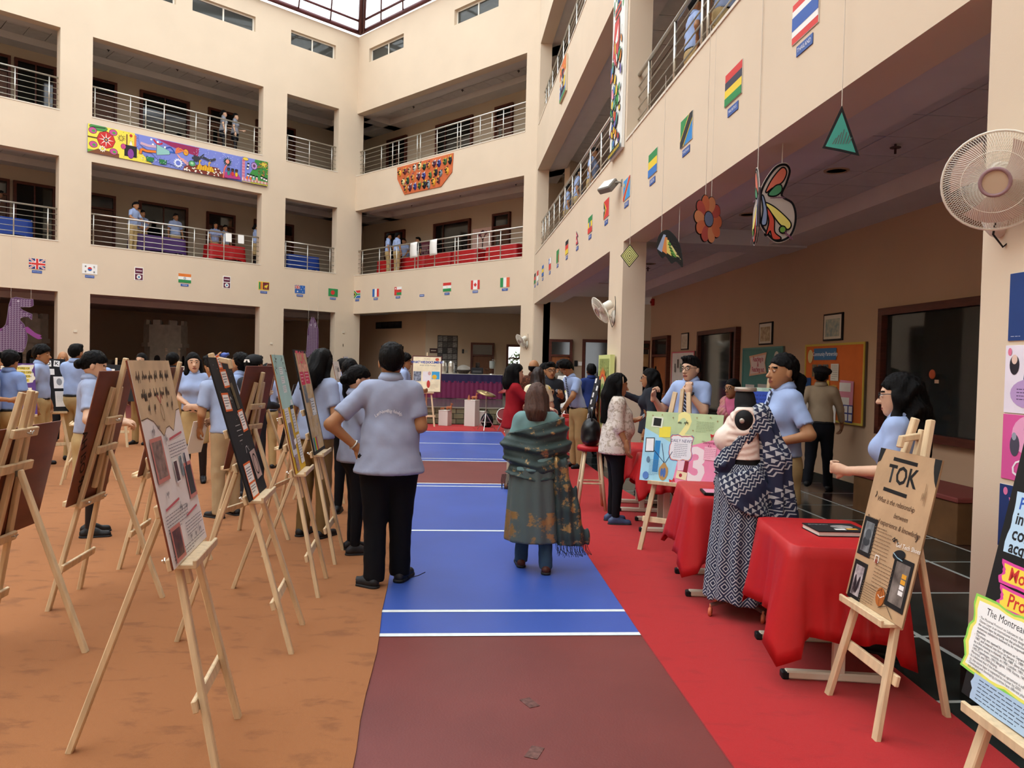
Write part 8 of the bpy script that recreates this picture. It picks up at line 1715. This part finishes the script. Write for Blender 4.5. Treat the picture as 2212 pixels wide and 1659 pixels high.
# security guard
def beret(root, K):
    mb = MB(); c = Vector(K['hc']); mb.lathe([(.098, .03), (.118, .055), (.125, .085), (.10, .115), (.05, .128), (.001, .13)], 20); mb.build('beret', mat('#16161b', .85), root, Matrix.Translation(c+Vector((0, -.015, .005))) @ Matrix.Rotation(.12, 4, 'Y'), smooth=True)
person(4.12, 10.25, 62, 'security guard in beige shirt and black beret walking along the corridor', 1.68, fab('#a8977f', .3, key='guard'), M_NAVYT, skin='d', arms=('swingb', 'swing'), sleeve='long', extra=beret, legs={1: ((.095, .10, .52), (.10, .30, .085)), -1: ((-.095, -.08, .50), (-.10, -.30, .20))})
# schoolgirl behind the brown board
person(2.24, 4.42, 140, 'girl with long wavy hair and glasses behind the brown paper board', 1.60, M_SHIRT, M_KHAKI, 'skirt', 'c', 'wavy', arms=('hold', 'down'), fem=True, glasses=True, skirt_len=.56, head=(10, -4), belt=False, curl=(1.1, .5))
# --- group at the far red table
person(.03, 9.85, 14, 'woman in dark red top reaching out beside the shawl', 1.62, fab('#8e1720', .35, key='redtop'), fab('#b8a284', .3, key='beigetr'), skin='c', hair='bob', arms=('reach', 'reach'), fem=True, tuck=False, hem=.84, collar=False, shoes='#8a5a3a')
person(.36, 10.7, 100, 'woman with long dark hair in a cream floral dress', 1.58, tunic_mat('#e3d6b4', '#d8b84a', 14, 'creamdress', .25), fab('#d8cba8'), 'skirt', 'c', 'long', M_HAIRB and mat('#241611', .5, var=.4, scale=30, key='hairdk'), arms=('clasp', 'hold'), fem=True, skirt_len=.3, tuck=False, hem=.9, collar=False, belt=False)
person(.35, 12.6, 70, 'man with thin hair in a brown patterned shirt', 1.70, tunic_mat('#4a2a1e', '#7a4a30', 30, 'brownshirt', .3), M_NAVYT, skin='b', hair='bald', arms=('clasp', 'clasp'), tuck=False, hem=.86, sleeve='long')
person(.58, 11.75, -78, 'boy in a dark grey hooded jacket looking up from his phone', 1.66, M_JACK, M_KHAKI, skin='b', arms=('phone', 'phone'), sleeve='long', tuck=False, hem=.88, glasses=True, emblem=True, extra=lambda r, K: held_slab(r, K, 1, .075, .15, .009, mat('#1b1c20', .15), 'phone', -.2, -.9))
person(.42, 14.3, 20, 'boy with glasses in blue shirt at the left of the far red table', 1.66, skin='b', arms=('table', 'table'), glasses=True, lean=.25, head=(0, -25))
person(1.06, 12.2, 205, 'boy bending over the far red table with hands out', 1.70, skin='b', hair='fluffy', arms=('table', 'reach'), lean=.30, head=(0, -28), tie=True)
person(1.0, 15.2, -95, 'man with a dark beret standing at the far door', 1.74, fab('#6a5f52'), M_NAVYT, skin='d', extra=beret, sleeve='long')
person(.82, 14.9, 150, 'student in blue shirt bent behind the far table', 1.62, skin='b', lean=.3, arms=('table', 'table'), head=(0, -20)); person(1.42, 13.8, 100, 'student in navy jumper behind the black poster', 1.66, fab('#28386e', .3, key='navyj'), M_NAVYT, skin='d', sleeve='long', tuck=False, hem=.9)
person(1.72, 13.2, 95, 'student in blue shirt partly hidden by the green canvas', 1.66, fab('#4c66a0', .3, key='bluej'), M_NAVYT, skin='d', tuck=False, hem=.9, sleeve='three'); person(.08, 14.4, 40, 'student seen behind the woman in dark red', 1.62, skin='b', hair='fluffy'); person(.95, 16.2, -90, 'student at the back of the far group in a blue shirt', 1.64, skin='b', hair='fluffy')
person(1.78, 9.9, 168, 'woman in dark blazer with long wavy hair pointing left', 1.60, M_JACK, fab('#a58a5c'), skin='b', hair='wavy', arms=('down', ((.22, .14, 1.26), (.14, .38, 1.36), (-.15, 1, .1), (0, 0, -1))), fem=True, sleeve='long', tuck=False, hem=.82, glasses=True, points=(False, True), belt=False)
person(2.05, 11.9, -100, 'woman with dark hair in a black cardigan beside the pier', 1.62, fab('#1b1a1f'), fab('#3a4a68', .3, key='jeans'), skin='b', hair='long', arms=('clasp', 'clasp'), fem=True, sleeve='long', tuck=False, hem=.88, collar=False)
# --- students among the easels on the left
person(-6.62, 11.65, 82, 'student seen from behind in blue shirt and khaki trousers by the left pier', 1.76, skin='b', arms=('down', 'hold')); person(-6.85, 12.7, -80, 'smiling boy with a thick fringe facing the camera', 1.66, skin='b', hair='fluffy', arms=('clasp', 'clasp'), tie=True)
person(-3.72, 6.8, 28, 'girl with tied-back hair writing behind the stencilled board', 1.63, M_GREYS, M_KHAKI, 'skirt', 'c', 'bun', arms=(((.22, -.0, 1.10), (.12, .25, 1.06), (-.6, .7, 0), (0, 0, -1)), ((.33, -.02, 1.10), (.12, .26, 1.05), (-.7, .6, 0), (0, -.3, -1))), fem=True, head=(0, -18), belt=False, girth=1.1, skirt_len=.48)
person(-4.05, 9.85, -76, 'smiling girl with long hair and folded hands facing the camera', 1.66, M_SHIRT, M_KHAKI, 'skirt', 'c', 'long', arms=('clasp', 'clasp'), fem=True, head=(14, 2), side=.05)
def bottle(root, K):
    e, w_, d, n = K['arm'][1]; c = Vector(w_+nrm(d)*.09+nrm(n)*.03); mb = MB(); mb.lathe([(.001, -.11), (.034, -.105), (.034, .06), (.018, .09), (.018, .11), (.001, .112)], 14); mb.build('bottle', mat('#4a62b0', .3), root, Matrix.Translation(c) @ Matrix.Rotation(1.25, 4, 'X'), smooth=True)
person(-3.25, 9.15, 176, 'boy drinking from a blue bottle with head thrown back', 1.66, skin='b', hair='fluffy', arms=('down', ((.26, .16, 1.42), (.10, .26, 1.60), (-.5, .2, .6), (-.3, -.9, 0))), head=(0, 32), extra=bottle, tuck=False, hem=.88)
def papers(root, K): held_slab(root, K, -1, .26, .36, .006, M_WHITE, 'paper_sheaf', .3, .25, .12)
person(-2.86, 7.75, 150, 'student holding a white paper sheaf behind the black poster', 1.62, M_GREYS, fab('#b09a78', .35, key='khaki2'), skin='b', arms=(((.24, .06, 1.10), (.17, .22, .95), (0, .5, -.9), (-1, 0, 0)), 'clasp'), lean=.35, extra=papers, tuck=False, hem=.90)
def capx(root, K):
    mb = MB(); c = Vector(K['hc']); mb.lathe([(.104, .02), (.106, .06), (.09, .10), (.05, .13), (.001, .14)], 20); mb.build('cap', mat('#131316', .8), root, Matrix.Translation(c+Vector((0, -.01, .012))), smooth=True)
    mb = MB(); mb.poly([(-.05, 0), (.05, 0), (.035, .035), (-.035, .035)], -.002, .002); mb.build('cap_label', M_WHITE, root, Matrix.Translation(c+Vector((0, -.118, .05))))
person(-2.98, 8.85, 62, 'boy in a black cap and dark hooded jacket seen from behind', 1.64, M_JACK, fab('#2a2a30'), skin='b', extra=capx, sleeve='long', tuck=False, hem=.88, arms=('down', 'hold'))
person(-1.78, 6.95, 70, 'girl with long loose hair bending behind the beige patterned poster', 1.70, M_GREYS, fab('#77603c', .35, key='khaki3'), skin='b', hair='mid', arms=('down', 'front'), fem=True, lean=.12, head=(0, -22), tuck=False, hem=.9)
person(-1.70, 8.05, 84, 'girl with a black ponytail in blue shirt seen from behind', 1.62, M_SHIRT, M_BLACKF, 'leggings', 'b', 'ponytail', arms=('front', 'front'), fem=True, tuck=False, hem=.88, belt=False)
person(-1.30, 6.42, 20, 'girl in grey shirt and black leggings mostly hidden by the man in grey', 1.56, M_POLO, M_BLACKF, 'leggings', 'c', 'bun', arms=('front', 'chin'), fem=True, tuck=False, hem=.84, head=(0, -14), shoes='#1d1d20')
person(-1.85, 13.1, 8, 'boy with glasses in profile to the right of the man in grey', 1.75, skin='b', hair='fluffy', arms=('down', 'hold'), glasses=True, tie=True)
person(-6.15, 9.4, 84, 'student in blue shirt seen from behind beside the purple poster', 1.62, fab('#7f95c4', .35, key='shirt3'), M_KHAKI, skin='b', hair='fluffy'); person(-6.75, 11.0, 12, 'boy with side fringe above the purple poster', 1.72, skin='b', hair='fluffy'); person(-6.25, 9.2, 20, 'boy in profile cut by the left edge', 1.62, skin='b', arms=('hold', 'hold'))
person(-8.3, 14.2, -60, 'man with receding hair near the left pier', 1.66, fab('#2d2d33'), M_NAVYT, skin='b', hair='bald'); person(-6.75, 14.0, -95, 'girl whose forehead shows above the cream poster', 1.66, fem=True, skin='c', hair='long', top=M_SHIRT)
person(-2.55, 11.6, 10, 'boy with dark hair beside the bluish collage', 1.64, skin='c', arms=('hold', 'hold')); person(-3.6, 11.3, 100, 'student in blue shirt behind the teal poster', 1.52, skin='b', hair='fluffy'); person(-5.75, 13.0, 90, 'student with black hair left of the cream poster', 1.66, fab('#20222a'), skin='b', hair='fluffy')
# --- people on the upper storeys
def up(w_, x, dep, zf, turn, label, **kw):
    p = wp(w_, x, dep); base = math.degrees(math.atan2(-FW[w_].col[1][1], -FW[w_].col[1][0])); person(p.x, p.y, base+turn, label, z=zf, res=.032, **kw)
up(0, -8.0, .75, 4.93, 35, 'boy leaning on the upstairs railing left of the purple table', h=1.70, arms=('rail', 'rail'), lean=.15, skin='b'); up(0, -7.72, 1.15, 4.93, 30, 'boy behind the leaning boy upstairs', h=1.62, skin='b', arms=('clasp', 'clasp')); up(0, -7.35, 1.75, 4.93, 10, 'boy with tie behind the purple table upstairs', h=1.66, skin='b', arms=('clasp', 'down'), tie=True); up(0, -6.2, 1.85, 4.93, 5, 'tall boy standing at the right end of the purple table', h=1.74, skin='b')
up(0, -4.85, 1.75, 4.93, -10, 'girl bending over the red table upstairs', h=1.60, skin='b', hair='long', fem=True, lean=.3, arms=('table', 'table'), kind='skirt'); up(0, -4.4, 1.85, 4.93, 5, 'boy behind the red table upstairs', h=1.60, skin='b'); up(0, -3.72, .8, 4.93, 75, 'girl with hand on face at the end of the upstairs railing', h=1.60, skin='b', hair='bun', fem=True, kind='skirt', arms=('down', 'chin')); up(0, -11.6, 2.2, 4.93, 60, 'student behind the blue table at the far left upstairs', h=1.66, skin='d', lean=.3)
for x, t, lb in ((-4.52, 60, 'girl in grey shirt and dark shorts on the top storey, right one'), (-4.95, 70, 'girl in grey shirt and dark shorts on the top storey, left one')): up(0, x, .9, 8.81, t, lb, h=1.58, skin='c', hair='bun', fem=True, top=fab('#8b8e98'), kind='skirt', bottom=fab('#1c1d24'), skirt_len=.68, tuck=False, hem=.9, arms=('hold', 'down'), belt=False)
up(1, 1.3, .65, 4.93, 150, 'student in khaki trousers at the back railing, left one', h=1.68, skin='b'); up(1, 1.85, .65, 4.93, 175, 'student seen from behind at the back railing, right one', h=1.64, skin='b'); up(1, 1.0, 1.75, 4.93, 20, 'student behind the red tables upstairs, leaning', h=1.62, skin='b', lean=.25, arms=('table', 'table')); up(1, 1.7, 1.8, 4.93, -20, 'student in dark jacket behind the red tables upstairs', h=1.64, skin='b', top=M_JACK)
up(2, 13.35, .62, 4.93, 180, 'student with back to the near railing, belt showing', h=1.66, skin='b', arms=('down', 'hip')); up(2, 14.05, .8, 4.93, 150, 'student leaning at the near railing in blue shirt', h=1.70, skin='b', arms=('down', 'front'), lean=.1); up(2, 14.6, .6, 4.93, 100, 'student with black hair farthest right at the near railing', h=1.6, skin='b', lean=.2)
up(2, 6.2, .6, 4.93, 160, 'student at the right railing below the small square painting', h=1.64, skin='b', kind='skirt', fem=True); up(2, 4.3, .6, 4.93, 170, 'student in blue shirt along the right railing, middle one', h=1.66, skin='b'); up(2, 2.6, .6, 4.93, 180, 'student in blue shirt along the right railing, farthest one', h=1.66, skin='b')
bpy.data.scenes.remove(TMP)
